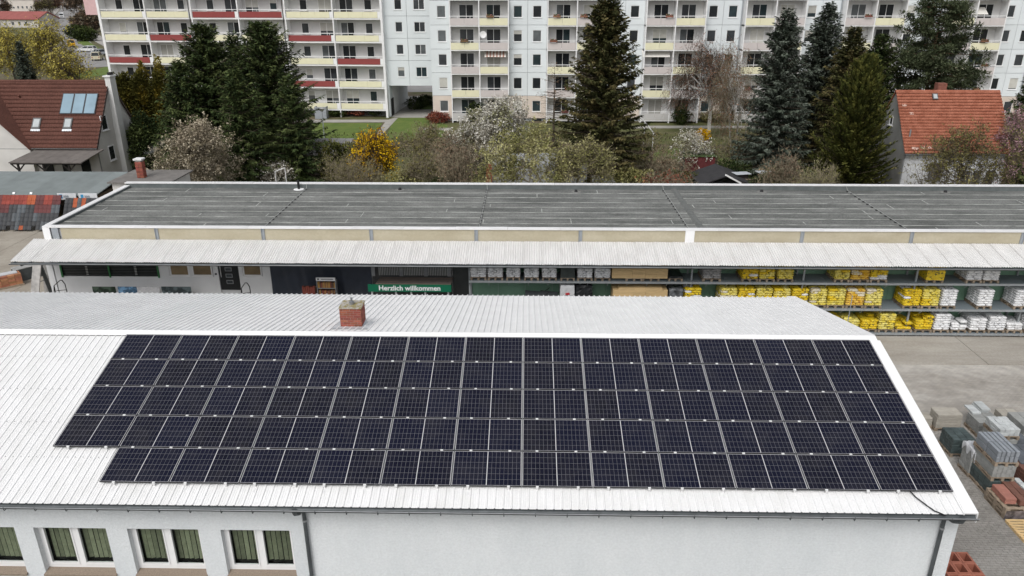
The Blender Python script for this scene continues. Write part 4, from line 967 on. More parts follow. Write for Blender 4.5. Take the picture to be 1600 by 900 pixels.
def tile_rack(lab, x0, ncol, nrow, Y, z0, pattern, lean=math.radians(56)):
    o = thing('tile_display', lab, 'tile display', (x0 + ncol * tw / 2, Y, 0)); L = .31
    for r in range(nrow):
        for c in range(ncol):
            m = pattern(c, r)
            if m is None: continue
            link('roof_tile', tms[m], o, (x0 + c * tw, Y + math.cos(lean) * r * L, z0 + math.sin(lean) * r * L), (lean, 0, 0))
    top = nrow * L + .1
    for c in (.1, ncol * tw / 2, ncol * tw - .2): MB().bar((x0 + c, Y + .12, .0), (x0 + c, Y + .12 + math.cos(lean) * top, math.sin(lean) * top), .08, .06).build('batten_frame', M_wood, o)
    return o
rr_ = random.Random(21)
blk = {}
def pat(c, r):
    k = (c // 2 if r > 3 else c // 1, r // 2)
    if k not in blk:
        if r >= 5: blk[k] = rr_.choice((0, 0, 1, 4, 0, 0, 4, 4))
        elif r == 4 or r == 3: blk[k] = rr_.choice((2, 2, 3, 4, 4, 2))
        else: blk[k] = rr_.choice((2, 2, 2, 3, 2))
    if r == 0 and c % 3 == 2: return 1 if c % 2 else None
    return blk[k]
x0, Yt, _ = gp(0, 357, .25)
xr = gx(88, 355, Yt)
ncol = int((xr - (x0 - 4)) / tw); tile_rack('sloping display of red and black roof tiles before the grey shed', xr - ncol * tw, ncol, 8, Yt, .15, pat)
x2 = gx(92, 352, Yt); tile_rack('narrow second roof tile display in orange and black behind the hall gable', x2, 8, 7, Yt + .2, .2, lambda c, r: (1 if c in (2, 4) and r > 4 else (3 if c == 3 else 2)))
# shed with grey felt roof
Y0, Y1 = 52.2, 57.2; z0, z1 = gz(60, 305, Y0), gz(60, 268, Y1); xs0, xs1 = -46, gx(201, 270, Y1)
sh = thing('felt_shed', 'low open shed with grey felt lean-to roof behind the tile displays', 'shed', ((xs0 + xs1) / 2, 55, 0))
M_sfelt = M('shed_felt', (.19, .215, .215), .9, .1, 1.2, rnd=.07, bump=.1)
x = xs0
while x < xs1 - .05:
    x2 = min(x + 1.0, xs1)
    MB().hexa([(x, Y0, z0 - .06), (x2 - .012, Y0, z0 - .06), (x2 - .012, Y1, z1 - .06), (x, Y1, z1 - .06), (x, Y0, z0 + .012), (x2 - .012, Y0, z0), (x2 - .012, Y1, z1), (x, Y1, z1 + .012)]).build('felt_sheet', M_sfelt, sh); x = x2
MB().box(xs0 + .1, xs1 - .1, Y1 - .4, Y1 - .2, 0, z1 - .16).build('rear_wall', M('shed_timber', (.12, .09, .06), .9, .2, 4), sh)
MB().box(xs1 - .3, xs1 - .1, Y0 + .4, Y1 - .41, 0, z0 - .1).build('side_wall', M('shed_timber', (.12, .09, .06), .9, .2, 4), sh)
for k in range(6): MB().box(xs0 + .3 + k * 3.2, xs0 + .42 + k * 3.2, Y0 + .2, Y0 + .32, 0, z0 - .08).build('shed_post', M_wood, sh)
# white signs with blue emblem on the shed edge
for i, (a, b) in enumerate(((90, 119), (123, 152))):
    Y = Y0 - .12; xa, xb = gx(a, 308, Y), gx(b, 308, Y); zt, zb = gz(100, 302, Y), gz(100, 312, Y)
    s_ = tag(MB().box(xa, xb, Y, Y + .04, zb, zt).build('supplier_sign', M('sign_white', (.66, .68, .7), .5), at=(xa, Y, zb)), ['white sign with blue square emblem above the narrow tile display', 'white sign with blue square emblem half hidden by the hall coping'][i], 'sign', 'signs on the felt shed')
    e = MB().box(xa + .16, xa + .36, Y - .008, Y - .002, zb + .09, zt - .09).build('emblem', M('emblem_blue', (.05, .3, .55), .5), s_)
    for q in range(8): MB().box(xa + .44 + q * .048, xa + .475 + q * .048, Y - .007, Y - .002, zb + .16, zt - .17 + .02 * (q % 3 == 0)).build('lettering', M('sign_text_grey', (.25, .28, .32), .6), s_)
for p in (19, 46):
    xq = gx(p, 302, Y0); tag(MB().hexa([(xq - .09, Y0 - .05, z0 - .2), (xq + .09, Y0 - .05, z0 - .2), (xq + .09, Y0 - .02, z0 - .2), (xq - .09, Y0 - .02, z0 - .2), (xq - .16, Y0 + .3, z0 + .14), (xq + .02, Y0 + .3, z0 + .14), (xq + .02, Y0 + .33, z0 + .14), (xq - .16, Y0 + .33, z0 + .14)]).build('shelf_bracket', M_trim, sh))
# timber pile, dark box, leaning boards at the canopy end
x, y, _ = gp(2, 452); tp = thing('brick_pallet', 'orange clinker bricks on a pallet left of the hall front', 'brick stack', (x, y, 0))
def rbox(mb, cx, cy, z0, z1, L, W, ang):
    u = Vector((math.cos(ang), math.sin(ang), 0)) * L / 2; v = Vector((-math.sin(ang), math.cos(ang), 0)) * W / 2; c = Vector((cx, cy, 0)); up = Vector((0, 0, 1))
    P = [c - u - v, c + u - v, c + u + v, c - u + v]; return mb.hexa([p + up * z0 for p in P] + [p + up * z1 for p in P])
for k in range(5):
    for j in range(4):
        for side in (-.2, .2):
            aa = .75; cx = x + .15 + math.cos(aa) * (j - 1.5) * .34 - math.sin(aa) * side; cy = y + .45 + math.sin(aa) * (j - 1.5) * .34 + math.cos(aa) * side
            rbox(MB(), cx, cy, .13 + k * .12, .13 + k * .12 + .114, .33, .38, aa).build('brick', M('clay_orange', (.38, .17, .09), .85, .15, 6, rnd=.25, hue=.015), tp)
rbox(MB(), x + .15, y + .45, .03, .128, 1.45, .85, .75).build('pallet', M_wood, tp)
mb = MB(); rbox(mb, x + .1, y + .5, .732, .775, 1.1, .5, .75); mb.build('cover_film', M_film, tp)
x, y, _ = gp(37, 438); db = thing('dark_crate', 'dark grey rectangular trough behind the leaning boards', 'crate', (x, y, 0)); mb = MB(); rbox(mb, x + .1, y + .3, .03, .75, 1.35, .6, .9); mb.build('trough_body', M_zinc, db)
mb = MB(); rbox(mb, x + .1, y + .3, .7505, .79, 1.4, .66, .9); mb.build('trough_top', M('worn_grey', (.3, .3, .29), .8, .2, 5), db)
x, y, _ = gp(52, 470); M_worn = M('weathered_board', (.38, .37, .36), .8, .3, 3, rnd=.1)
af = thing('leaning_trestle', 'weathered grey trestle of leaning boards beside the hall corner', 'trestle', (x, y, 0))
za = gz(58, 412, y + .3)
MB().bar((gx(50, 455, y), y, 0), (gx(58, 412, y + .3), y + .3, za), .45, .07).build('board', M_worn, af); MB().bar((gx(78, 455, y + .9), y + 1.0, 0), (gx(62, 414, y + .4), y + .42, za), .2, .06).build('board', M_zinc, af); MB().bar((gx(66, 455, y + .8), y + 1.2, 0), (gx(70, 408, y + .8), y + .8, za + .1), .3, .06).build('board', M_worn, af)
MB().bar((gx(48, 437, y + .1), y + .12, za * .45), (gx(76, 432, y + .7), y + .75, za * .5), .03, .03).build('cross_bar', M_zinc, af)

# ================================================================== HOUSES
def course_roof(parent, x0, x1, ey, ez, ry, rz, n, mat, tw_=.22, th=.03, name='tile_course'):
    """n overlapping courses of wavy tiles from the eave up to the ridge"""
    d = Vector((0, ry - ey, rz - ez)); L = d.length / n; d.normalize(); nr = Vector((1, 0, 0)).cross(d); nr = nr if nr.z > 0 else -nr
    seg = 4; nt = max(2, int((x1 - x0) / tw_)); N = nt * seg + 1
    xs = np.linspace(0, x1 - x0, N); wv = .016 * np.cos(np.arange(N) * 2 * np.pi / seg)
    def row(off, lift): return np.stack([xs, np.full(N, off * d.y) + nr.y * (lift + wv), np.full(N, off * d.z) + nr.z * (lift + wv)], 1)
    V = np.concatenate([row(0, -.01), row(0, th + .022), row(L * 1.06, .004)])
    i = np.arange(N - 1); F_ = np.concatenate([np.stack([i, i + 1, N + i + 1, N + i], 1), np.stack([N + i, N + i + 1, 2 * N + i + 1, 2 * N + i], 1)])
    me = np_mesh(name, V, F_, mat)
    for k in range(n):
        link(name, me, parent, (x0 + random.uniform(-.01, .01), ey + d.y * L * k, ez + d.z * L * k))
def tile_mat(name, a, b, sc=5):
    m = two_tone(name, a, b, .85, .8, .35, .65, 9, .22); return m
M_brownroof = tile_mat('brown_roof_tile', (.105, .045, .034), (.13, .056, .042)); M_redroof = two_tone('red_roof_tile', (.27, .09, .052), (.39, .15, .095), .85, 2.2, .35, .65, 14, .25)
M_render = M('grey_white_render', (.6, .585, .56), .95, .08, .8, .3, 25); M_render2 = M('pale_render', (.66, .66, .645), .95, .06, .8, .3, 25)
def house_window(parent, x, y0, y1, z0, z1, face='x', s=1):
    mb = MB(); t = .05
    mb.box(x - .02, x + .05 * s, y0, y1, z0, z0 + .08); mb.box(x - .02, x + .05 * s, y0, y1, z1 - .08, z1); mb.box(x - .02, x + .05 * s, y0, y0 + .08, z0 + .08, z1 - .08); mb.box(x - .02, x + .05 * s, y1 - .08, y1, z0 + .08, z1 - .08)
    w = mb.build('window', M_pvc, parent); MB().box(x - .01, x + .015 * s, y0 + .08, y1 - .08, z0 + .08, z1 - .08).build('pane', M_glass, w); MB().box(x + .0, x + .14 * s, y0 - .06, y1 + .06, z0 - .06, z0 - .002).build('sill', M_pvc, w); return w
# --- brown roofed house on the left
HX, HE, HR, HB = -36.95, 64.0, 68.0, 72.0; HZE, HZR = 3.05, gz(172, 126, 68.0)
bh_ = thing('brown_roof_house', 'white rendered house with brown tiled roof, skylights and three solar collectors', 'house', (-43, 68, 0))
hx0 = -62
MB().extrude([(HE + .3, 0), (HB - .3, 0), (HB - .3, HZE + .35), (HR, HZR - .12), (HE + .3, HZE + .35)], 'x', hx0, HX - .15).build('wall', M_render, bh_)
course_roof(bh_, hx0, HX, HE, HZE, HR, HZR, 17, M_brownroof, .22, .06); 
MB().hexa([(hx0, HR, HZR - .08), (HX, HR, HZR - .08), (HX, HB, HZE - .1), (hx0, HB, HZE - .1), (hx0, HR, HZR), (HX, HR, HZR), (HX, HB, HZE), (hx0, HB, HZE)]).build('rear_slope', M_brownroof, bh_)
for a, b in lengths(hx0, HX, .4): MB().extrude([(HR - .14, HZR - .06), (HR - .06, HZR + .07), (HR + .06, HZR + .07), (HR + .14, HZR - .06)], 'x', a, b - .01).build('ridge_tile', M_brownroof, bh_)
rz_ = lambda y: HZE + (y - HE) * (HZR - HZE) / (HR - HE)
rn = Vector((0, -(HZR - HZE), HR - HE)).normalized()
def on_roof(px, py):     # photo point on the front slope
    dct = ray(px, py); sl = (HZR - HZE) / (HR - HE); t = (HZE - HE * sl - CAMZ) / (dct[2] - sl * dct[1]); return Vector((0, 0, CAMZ)) + Vector(dct) * t
def roof_plate(name, p_tl, p_tr, p_bl, h0, h1, mat, parent, xr=None):
    a, b, c = on_roof(*p_bl), on_roof(*p_tl), on_roof(*p_tr); x0, x1 = (a.x + b.x) / 2, c.x; y0, y1 = a.y, b.y
    P = [Vector((x0, y0, rz_(y0))), Vector((x1, y0, rz_(y0))), Vector((x1, y1, rz_(y1))), Vector((x0, y1, rz_(y1)))]
    return MB().hexa([p + rn * h0 for p in P] + [p + rn * h1 for p in P]).build(name, mat, parent), (x0, x1, y0, y1)
M_coll = M('collector_glass_blue', (.20, .30, .37), .15, .1, 1.0, spec=.5)
o, (x0, x1, y0, y1) = roof_plate('solar_collector', (99, 147), (155, 147), (95, 179), .04, .14, M('collector_frame', (.02, .024, .03), .5), bh_)
w = (x1 - x0) / 3
for k in range(3):
    P = [Vector((x0 + k * w + .07, y0 + .04, rz_(y0 + .04))), Vector((x0 + (k + 1) * w - .07, y0 + .04, rz_(y0 + .04))), Vector((x0 + (k + 1) * w - .07, y1 - .04, rz_(y1 - .04))), Vector((x0 + k * w + .07, y1 - .04, rz_(y1 - .04)))]
    MB().hexa([p + rn * .141 for p in P] + [p + rn * .155 for p in P]).build('pane', M_coll, o)
for pts in (((53, 185), (66, 185), (50, 202)), ((102, 185), (115, 185), (99, 202))):
    o, (x0, x1, y0, y1) = roof_plate('skylight', *pts, .04, .13, M('skylight_frame', (.1, .1, .1), .5), bh_); q = .1
    P = [Vector((x0 + q, y0 + .1, rz_(y0 + .1))), Vector((x1 - q, y0 + .1, rz_(y0 + .1))), Vector((x1 - q, y1 - .08, rz_(y1 - .08))), Vector((x0 + q, y1 - .08, rz_(y1 - .08)))]
    MB().hexa([p + rn * .131 for p in P] + [p + rn * .14 for p in P]).build('pane', M('skylight_glass', (.42, .45, .46), .15, .1), o)
    P = [Vector((x0 - .05, y0 - .13, rz_(y0 - .13))), Vector((x1 + .05, y0 - .13, rz_(y0 - .13))), Vector((x1 + .05, y0 - .01, rz_(y0 - .01))), Vector((x0 - .05, y0 - .01, rz_(y0 - .01)))]
    MB().hexa([p + rn * .04 for p in P] + [p + rn * .08 for p in P]).build('apron', M_lead, o)
p = on_roof(32, 152); MB().tube(p, p + rn * .3, .09, .07, 8).build('roof_vent', M_brownroof, bh_)
gutter(bh_, hx0, HX + .02, HE - .06, HZE - .03, .07, M('brown_gutter', (.1, .075, .065), .6))
# chimney breast on the gable, gable windows, verge boards
cyb = 68.05; cb_ = MB().box(HX - .148, HX + .32, cyb - .45, cyb + .45, 0, HZR + .35).build('chimney_breast', M_render2, bh_)
MB().box(HX - .25, HX + .42, cyb - .55, cyb + .55, HZR + .352, HZR + .47).build('chimney_crown', M_pvc, cb_); MB().box(HX + .02, HX + .3, cyb - .2, cyb + .3, HZR + .472, HZR + .72).build('chimney_pot', M_black, cb_)
for q, ya in ((201, 65.6), (241, 65.9)):
    zc = gz(172, 192 if q == 201 else 240, 66); house_window(bh_, HX - .14, ya, ya + 1.0, zc - .65, zc + .65)
for (ya, za, yb2, zb2) in ((HE, HZE, HR, HZR), (HB, HZE, HR, HZR)): MB().bar((HX - .02, ya, za - .06), (HX - .02, yb2, zb2 - .06), .05, .16).build('verge_board', M('verge_dark', (.07, .05, .045), .7), bh_)
MB().path([(HX - .1, HE - .05, HZE - .1), (HX - .1, HE + .22, HZE - .5), (HX - .1, HE + .22, 0)], .05, 8).build('downpipe', M_zinc_l, bh_)
# front wing with white gable at the far left
wgx = gx(47, 233, HE - .1); wap = wgx - 5.0
MB().poly([(wgx, HE - .12, 0), (wgx, HE - .12, HZE - .1), (wap, HE - .12, HZE + 5.3), (wap - 5, HE - .12, HZE - .1), (wap - 5, HE - .12, 0)]).build('wing_gable', M_render, bh_)
MB().extrude([(wgx + .0, HZE - .12), (wap, HZE + 5.28), (wap - 5, HZE - .12), (wap - 5, 0), (wgx, 0)], 'y', HE - .1, HE + 3.5).build('wing_wall', M_render, bh_)
for s in (1, -1):
    a = Vector((wgx + .1, HE - .35, HZE - .1)) if s == 1 else Vector((wap - 5.1, HE - .35, HZE - .1)); b = Vector((wap, HE - .35, HZE + 5.42)); back = Vector((0, 4.4, 0))
    MB().hexa([a, a + back, b + back, b, a + Vector((0, 0, .1)), a + back + Vector((0, 0, .1)), b + back + Vector((0, 0, .1)), b + Vector((0, 0, .1))]).build('wing_roof', M_brownroof, bh_)
va, vb = on_roof(46, 231), on_roof(0, 166)
MB().bar(va + rn * .1, vb + rn * .16, .2, .03).build('valley_flashing', M_lead, bh_)
# porch roof on dark posts
py0, py1 = 61.5, 64.2; pz1, pz0 = HZE - .12, gz(80, 254, py0); px0, px1 = gx(13, 254, py0), gx(127, 254, py0)
pr_ = thing('porch_shelter', 'grey brown felt porch roof on dark timber posts before the brown roofed house', 'porch', ((px0 + px1) / 2, 62.8, 0))
M_pf = M('porch_felt', (.14, .125, .115), .9, .15, 2, rnd=.08); xo = gx(47, 236, py1) - px0
for k in range(7):
    a, b = px0 + (px1 - px0) * k / 7, px0 + (px1 - px0) * (k + 1) / 7 - .02; sh_ = 1.0 * (1 - k / 12)
    xa_, xb_ = px0 + .9 + (px1 - px0 - .3) * k / 7, px0 + .9 + (px1 - px0 - .3) * (k + 1) / 7 - .02
    MB().hexa([(a, py0, pz0 - .08), (b, py0, pz0 - .08), (xb_, py1, pz1 - .08), (xa_, py1, pz1 - .08), (a, py0, pz0), (b, py0, pz0), (xb_, py1, pz1), (xa_, py1, pz1)]).build('felt_sheet', M_pf, pr_)
M_dtimber = M('dark_timber', (.02, .017, .015), .8, .2, 5)
for f in (.1, .45, .8):
    xx = px0 + (px1 - px0) * f; MB().box(xx - .07, xx + .07, py0 + .15, py0 + .29, 0, pz0 - .09).build('post', M_dtimber, pr_)
    for s in (-1, 1): MB().bar((xx, py0 + .22, pz0 - .75), (xx + s * .6, py0 + .22, pz0 - .15), .09, .09).build('brace', M_dtimber, pr_)
MB().box(px0 + .05, px1 - .05, py0 + .1, py0 + .2, pz0 - .2, pz0 - .085).build('beam', M_dtimber, pr_)
for a, b in ((.2, .32), (.45, .55), (.72, .85)): MB().box(px0 + (px1 - px0) * a, px0 + (px1 - px0) * b, HE + .24, HE + .29, .3, 2.3).build('dark_window', M_glass, bh_)
# --- red roofed house on the right
RX0, RX1, REy, RRy, RBy = gx(1413, 240, 57.0), gx(1562, 143, 60.2), 57.0, 60.2, 63.4
REz, RRz = gz(1413, 240, 57.0), gz(1401, 142, 60.2)
rh = thing('red_roof_house', 'small white cottage with weathered red tile roof and grey gable', 'house', ((RX0 + RX1) / 2, 60, 0))
M_cott = M('cottage_white', (.55, .56, .57), .95, .08, 1.0, .3, 25); M_gab = M('cottage_gable_grey', (.31, .31, .295), .95, .2, .7, .3, 20)
MB().box(RX0 + .21, RX1 - .2, REy + .25, RBy - .25, 0, REz - .02).build('wall', M_cott, rh)
for a in (RX0 + .1, RX1 - .2): MB().extrude([(REy + .2, 0), (RBy - .2, 0), (RBy - .2, REz + .1), (RRy, RRz - .12), (REy + .2, REz + .1)], 'x', a, a + .1).build('gable_wall', M_gab, rh)
course_roof(rh, RX0, RX1, REy, REz, RRy, RRz, 21, M_redroof, .2, .07)
MB().hexa([(RX0, RRy, RRz - .08), (RX1, RRy, RRz - .08), (RX1, RBy, REz - .08), (RX0, RBy, REz - .08), (RX0, RRy, RRz), (RX1, RRy, RRz), (RX1, RBy, REz), (RX0, RBy, REz)]).build('rear_slope', M_redroof, rh)
for a, b in lengths(RX0, RX1, .4): MB().extrude([(RRy - .13, RRz - .05), (RRy - .06, RRz + .07), (RRy + .06, RRz + .07), (RRy + .13, RRz - .05)], 'x', a, b - .01).build('ridge_tile', M_redroof, rh)
for z in (REz * .3, REz + 1.6): house_window(rh, RX0 + .1, RRy - .3, RRy + .25, z, z + .7, s=-1)
xw = gx(1463, 270, REy); MB().box(xw - .45, xw + .5, REy + .17, REy + .24, gz(1463, 283, REy), gz(1463, 257, REy)).build('shuttered_window', M('old_shutter', (.11, .105, .1), .85, .35, 8), rh)
for p in (1512, 1530, 1550):
    xw = gx(p, 270, REy); MB().box(xw - .3, xw + .3, REy + .19, REy + .245, 1.4, 2.9).build('dark_window', M('old_window', (.08, .08, .075), .6, .3, 5), rh)
gutter(rh, RX0, RX1, REy - .05, REz - .06, .07, M_zinc)
MB().path([(RX0 + .1, REy - .02, REz - .1), (RX0 + .15, REy + .16, REz - .4), (RX0 + .15, REy + .16, 0)], .05, 8).build('downpipe', M_zinc_l, rh)
rs_ = (RRz - REz) / (RRy - REy); rnn = Vector((0, -rs_, 1)).normalized()
def on_red(px, py):
    dct = ray(px, py); t = (REz - REy * rs_ - CAMZ) / (dct[2] - rs_ * dct[1]); return Vector((0, 0, CAMZ)) + Vector(dct) * t
p = on_red(1460, 152); u = Vector((0, 1, rs_)).normalized()
P = [p + Vector((sx * .2, 0, 0)) + u * sy * .24 for sx, sy in ((-1, -1), (1, -1), (1, 1), (-1, 1))]
o = MB().hexa([q + rnn * .04 for q in P] + [q + rnn * .16 for q in P]).build('skylight', M('skylight_frame', (.1, .1, .1), .5), rh)
P = [p + Vector((sx * .14, 0, 0)) + u * sy * .18 for sx, sy in ((-1, -1), (1, -1), (1, 1), (-1, 1))]; MB().hexa([q + rnn * .161 for q in P] + [q + rnn * .17 for q in P]).build('pane', M('skylight_glass', (.42, .45, .46), .15, .1), o)
p = on_red(1421, 214); MB().tube(p, p + Vector((0, 0, .55)), .06, .06, 8).build('flue_pipe', M_zinc_l, rh)
for (a, b2) in ((1413, 165), (1424, 178), (1427, 232), (1441, 231), (1452, 231), (1485, 223), (1431, 233)):   # mortar patches on the tiles
    p = on_red(a, b2); P = [p + Vector((sx * random.uniform(.1, .2), 0, 0)) + u * sy * .09 for sx, sy in ((-1, -1), (1, -1), (1, 1), (-1, 1))]; MB().hexa([q + rnn * .03 for q in P] + [q + rnn * .075 for q in P]).build('mortar_patch', M('patch_pink', (.52, .36, .3), .9, .2, 8), rh)
xc = gx(1469, 140, 61.0); MB().box(xc - .35, xc + .35, 60.75, 61.3, RRz - .6, RRz + .5).build('chimney', M('cottage_brick', (.22, .085, .06), .9, .25, 6), rh)
# --- brick chimney on a low outbuilding behind the hall gable
Yc = 47.5; xc, zt = gx(217, 248, Yc), gz(217, 248, Yc)
bc = thing('outbuilding', 'low outbuilding with red brick chimney and white cap behind the hall', 'outbuilding', (xc, Yc, 0))
MB().box(xc - 1.4, xc + 2.2, Yc - 1.2, Yc + 2.0, 0, gz(217, 279, Yc)).build('wall', M_render, bc); zb = gz(217, 279, Yc)
MB().box(xc - 1.6, xc + 2.4, Yc - 1.4, Yc + 2.2, zb + .002, zb + .08).build('flat_cover', M('outbuilding_felt', (.17, .16, .15), .9, .15, 3), bc)
c_ = MB().box(xc - .2, xc + .2, Yc - .2, Yc + .2, zb + .082, zt - .1).build('chimney', M_mortar, bc); k = 0; z = zb + .09
bm_ = MB().cbox(0, .2, 0, .03, 0, .068, .004).mesh('brick', M_brick)
while z < zt - .18:
    for q in range(4):
        for hlf in (0, 1):
            off = -.21 + hlf * .21
            loc, rz = [((xc + off, Yc - .225, z), 0), ((xc + .225, Yc + off, z), math.pi / 2), ((xc - off, Yc + .225, z), math.pi), ((xc - .225, Yc - off, z), -math.pi / 2)][q]
            link('brick', bm_, c_, loc, (0, 0, rz))
    z += .08
MB().box(xc - .27, xc + .27, Yc - .27, Yc + .27, zt - .06, zt + .03).build('chimney_cap', M_pvc, c_)
for s in ((-.2, -.2), (.2, -.2), (.2, .2), (-.2, .2)): MB().box(xc + s[0] - .03, xc + s[0] + .03, Yc + s[1] - .03, Yc + s[1] + .03, zt - .16, zt - .061).build('cap_post', M_zinc, c_)
#@@SECTION gardens
# ================================================================== FLATS
M_cream = M('parapet_cream', (.76, .73, .52), .75, .03, 2); M_redp = M('parapet_red', (.27, .058, .055), .75, .05, 2); M_pink = M('parapet_rose_grey', (.58, .53, .515), .75, .04, 2); M_greyp = M('parapet_grey', (.52, .51, .50), .8, .04, 2)
M_bluewall = M('pale_blue_panel', (.70, .74, .755), .9, .03, .6, rnd=.025); M_beigewall = M('beige_ground_panel', (.64, .56, .49), .9, .05, .8, rnd=.03); M_log = M('loggia_wall', (.66, .655, .645), .9, .06, .7, rnd=.05); M_slab = M('white_slab_edge', (.82, .82, .82), .8, .05, 1.5)
M_joint = M('panel_joint', (.33, .36, .37), .9); M_base = M('basement_grey', (.2, .2, .2), .9, .15, 2)
PANES = [glass_dark('flat_glass_a', (.022, .025, .028), .1), glass_dark('flat_glass_b', (.05, .055, .06), .12), glass_dark('flat_glass_c', (.11, .12, .125), .2), glass_dark('flat_glass_d', (.03, .045, .05), .1)]
PW_ = (0, 0, 0, 1, 1, 2, 3); fr_cache = {}
def flat_window(parent, x, y, z, w, h, leaves=1, sill=True, name='window', pane=None):
    """white frame round dark panes; (x,z) lower left corner, y the wall face; stands 4 cm proud"""
    key = (round(w, 2), round(h, 2), leaves, sill)
    if key not in fr_cache:
        t = .055; mb = MB(); mb.box(0, w, -.04, .08, 0, t); mb.box(0, w, -.04, .08, h - t, h)
        for k in range(leaves + 1):
            c = (w - t) * k / leaves; mb.box(c, c + t, -.04, .08, t, h - t)
        fr = mb.mesh('window_frame', M_pvc); pw = (w - t) / leaves - t
        pm = [MB().box(0, pw, 0, .02, t, h - t).mesh('pane', g) for g in PANES]
        sm = MB().box(-.06, w + .06, -.14, -.0, -.07, -.004).mesh('sill', M_slab)
        fr_cache[key] = (fr, pm, sm, t, pw)
    fr, pm, sm, t, pw = fr_cache[key]
    o = link(name, fr, parent, (x, y, z)); g = random.choice(PW_) if pane is None else pane
    for k in range(leaves): link('pane', pm[g if random.random() < .7 else random.choice(PW_)], o, (x + t + (w - t) * k / leaves, y + .0, z))
    if sill: link('sill', sm, o, (x, y, z))
    if random.random() < .22:
        hb2 = h * random.choice((.3, .45, .6, .85)); kb = (key, round(hb2, 2))
        if kb not in fr_cache: fr_cache[kb] = MB().box(t, w - t, -.012, -.002, h - t - hb2, h - t).mesh('roller_blind', M('blind_cloth', (.5, .49, .45), .85, .1, 2, rnd=.3))
        link('roller_blind', fr_cache[kb], o, (x, y, z))
    return o
def holed(parent, x0, x1, z0, z1, y, t, hole, mat, name='wall_panel'):
    mb = MB(); g = .018
    a, b, c, d = hole; x0, x1, z0, z1 = x0 + g, x1 - g, z0 + g, z1 - g
    mb.box(x0, x1, y, y + t, z0, c); mb.box(x0, x1, y, y + t, d, z1); mb.box(x0, a, y, y + t, c, d); mb.box(b, x1, y, y + t, c, d)
    return mb.build(name, mat, parent)
def rail(parent, x0, x1, y, z0):
    mb = MB(); mb.box(x0, x1, y - .03, y + .03, z0, z0 + .07)
    k = x0 + .9
    while k < x1 - .3: mb.box(k, k + .04, y - .02, y + .02, z0 - .2, z0); k += 1.5
    return mb.build('handrail', M_slab, parent)
SHgt = 2.8
# --- right block
YB, Z0 = 97.0, .35
rb_ = thing('apartment_block', 'pale blue five storey apartment block with cream and rose balconies', 'apartment block', (20, YB + 5, 0))
MB().box(-11.9, 72, YB + .21, YB + 11, 0, Z0 + 5 * SHgt + .5).build('core', M_joint, rb_)
MB().box(-12.1, 72.2, YB - .15, YB + 11.2, Z0 + 5 * SHgt + .501, Z0 + 5 * SHgt + .9).build('roof_edge', M('roof_brown_band', (.10, .075, .065), .8, .1, 2), rb_)
def bay_panel(x0, x1, s, wx, parent=rb_, y=YB, z0=Z0):
    z = z0 + s * SHgt; w = 1.05; h = 1.35
    holed(parent, x0, x1, z, z + SHgt, y, .2, (wx - w / 2, wx + w / 2, z + .85, z + .85 + h), M_beigewall if s == 0 else M_bluewall)
    flat_window(parent, wx - w / 2, y + .08, z + .85, w, h)
for s in range(5):
    z = Z0 + s * SHgt; bay_panel(-11.93, -9.42, s, -10.5)
    for q in range(7):
        xs = -9.42 + 11.75 * q
        bay_panel(xs + 7.15, xs + 9.4, s, xs + 8.2); bay_panel(xs + 9.4, xs + 11.75, s, xs + 10.55)
        MB().box(xs, xs + 7.15, YB - 1.3, YB + .19, z - .12, z + .06).build('balcony_slab', M_slab, rb_)
        for hf in (0, 1):
            a = xs + .08 + hf * 3.54; b = a + 3.4
            MB().box(a, b, YB + .1, YB + .19, z + .065, z + SHgt - .125).build('loggia_wall', M_log, rb_)
            dx = a + (1.0 if hf == 0 else .75); flat_window(rb_, dx, YB + .05, z + .1, 1.75, 2.25, 2, False, 'balcony_door')
            cr = (hf + s + q) % 2
            m = M_greyp if s == 0 else (M_cream if cr else M_pink)
            mb = MB(); mb.box(a + .02, (a + b) / 2 - .012, YB - 1.33, YB - 1.24, z + .02, z + .82).box((a + b) / 2 + .012, b - .02, YB - 1.33, YB - 1.24, z + .02, z + .82); mb.build('parapet', m, rb_)
            rail(rb_, a, b, YB - 1.28, z + 1.02)
for q in range(7):
    xs = -9.42 + 11.75 * q
    for dx in (0, 3.5, 7.03): MB().box(xs + dx, xs + dx + .12, YB - 1.32, YB + .19, 0, Z0 + 5 * SHgt + .0).build('side_wall', M_slab, rb_)
    MB().box(xs, xs + 7.15, YB - 1.35, YB + .19, Z0 + 5 * SHgt + .001, Z0 + 5 * SHgt + .2).build('balcony_slab', M_slab, rb_)
    for dx in (.6, 4.4, 8.3, 10.3): MB().box(xs + dx, xs + dx + .9, YB + .1, YB + .2, .02, .3).build('basement_window', M_glass, rb_)
    if q in (2, 3, 5): MB().tube((xs + 11.6, YB - .08, .0), (xs + 11.6, YB - .08, 14.8), .07, .07, 8).build('downpipe', M_post, rb_)
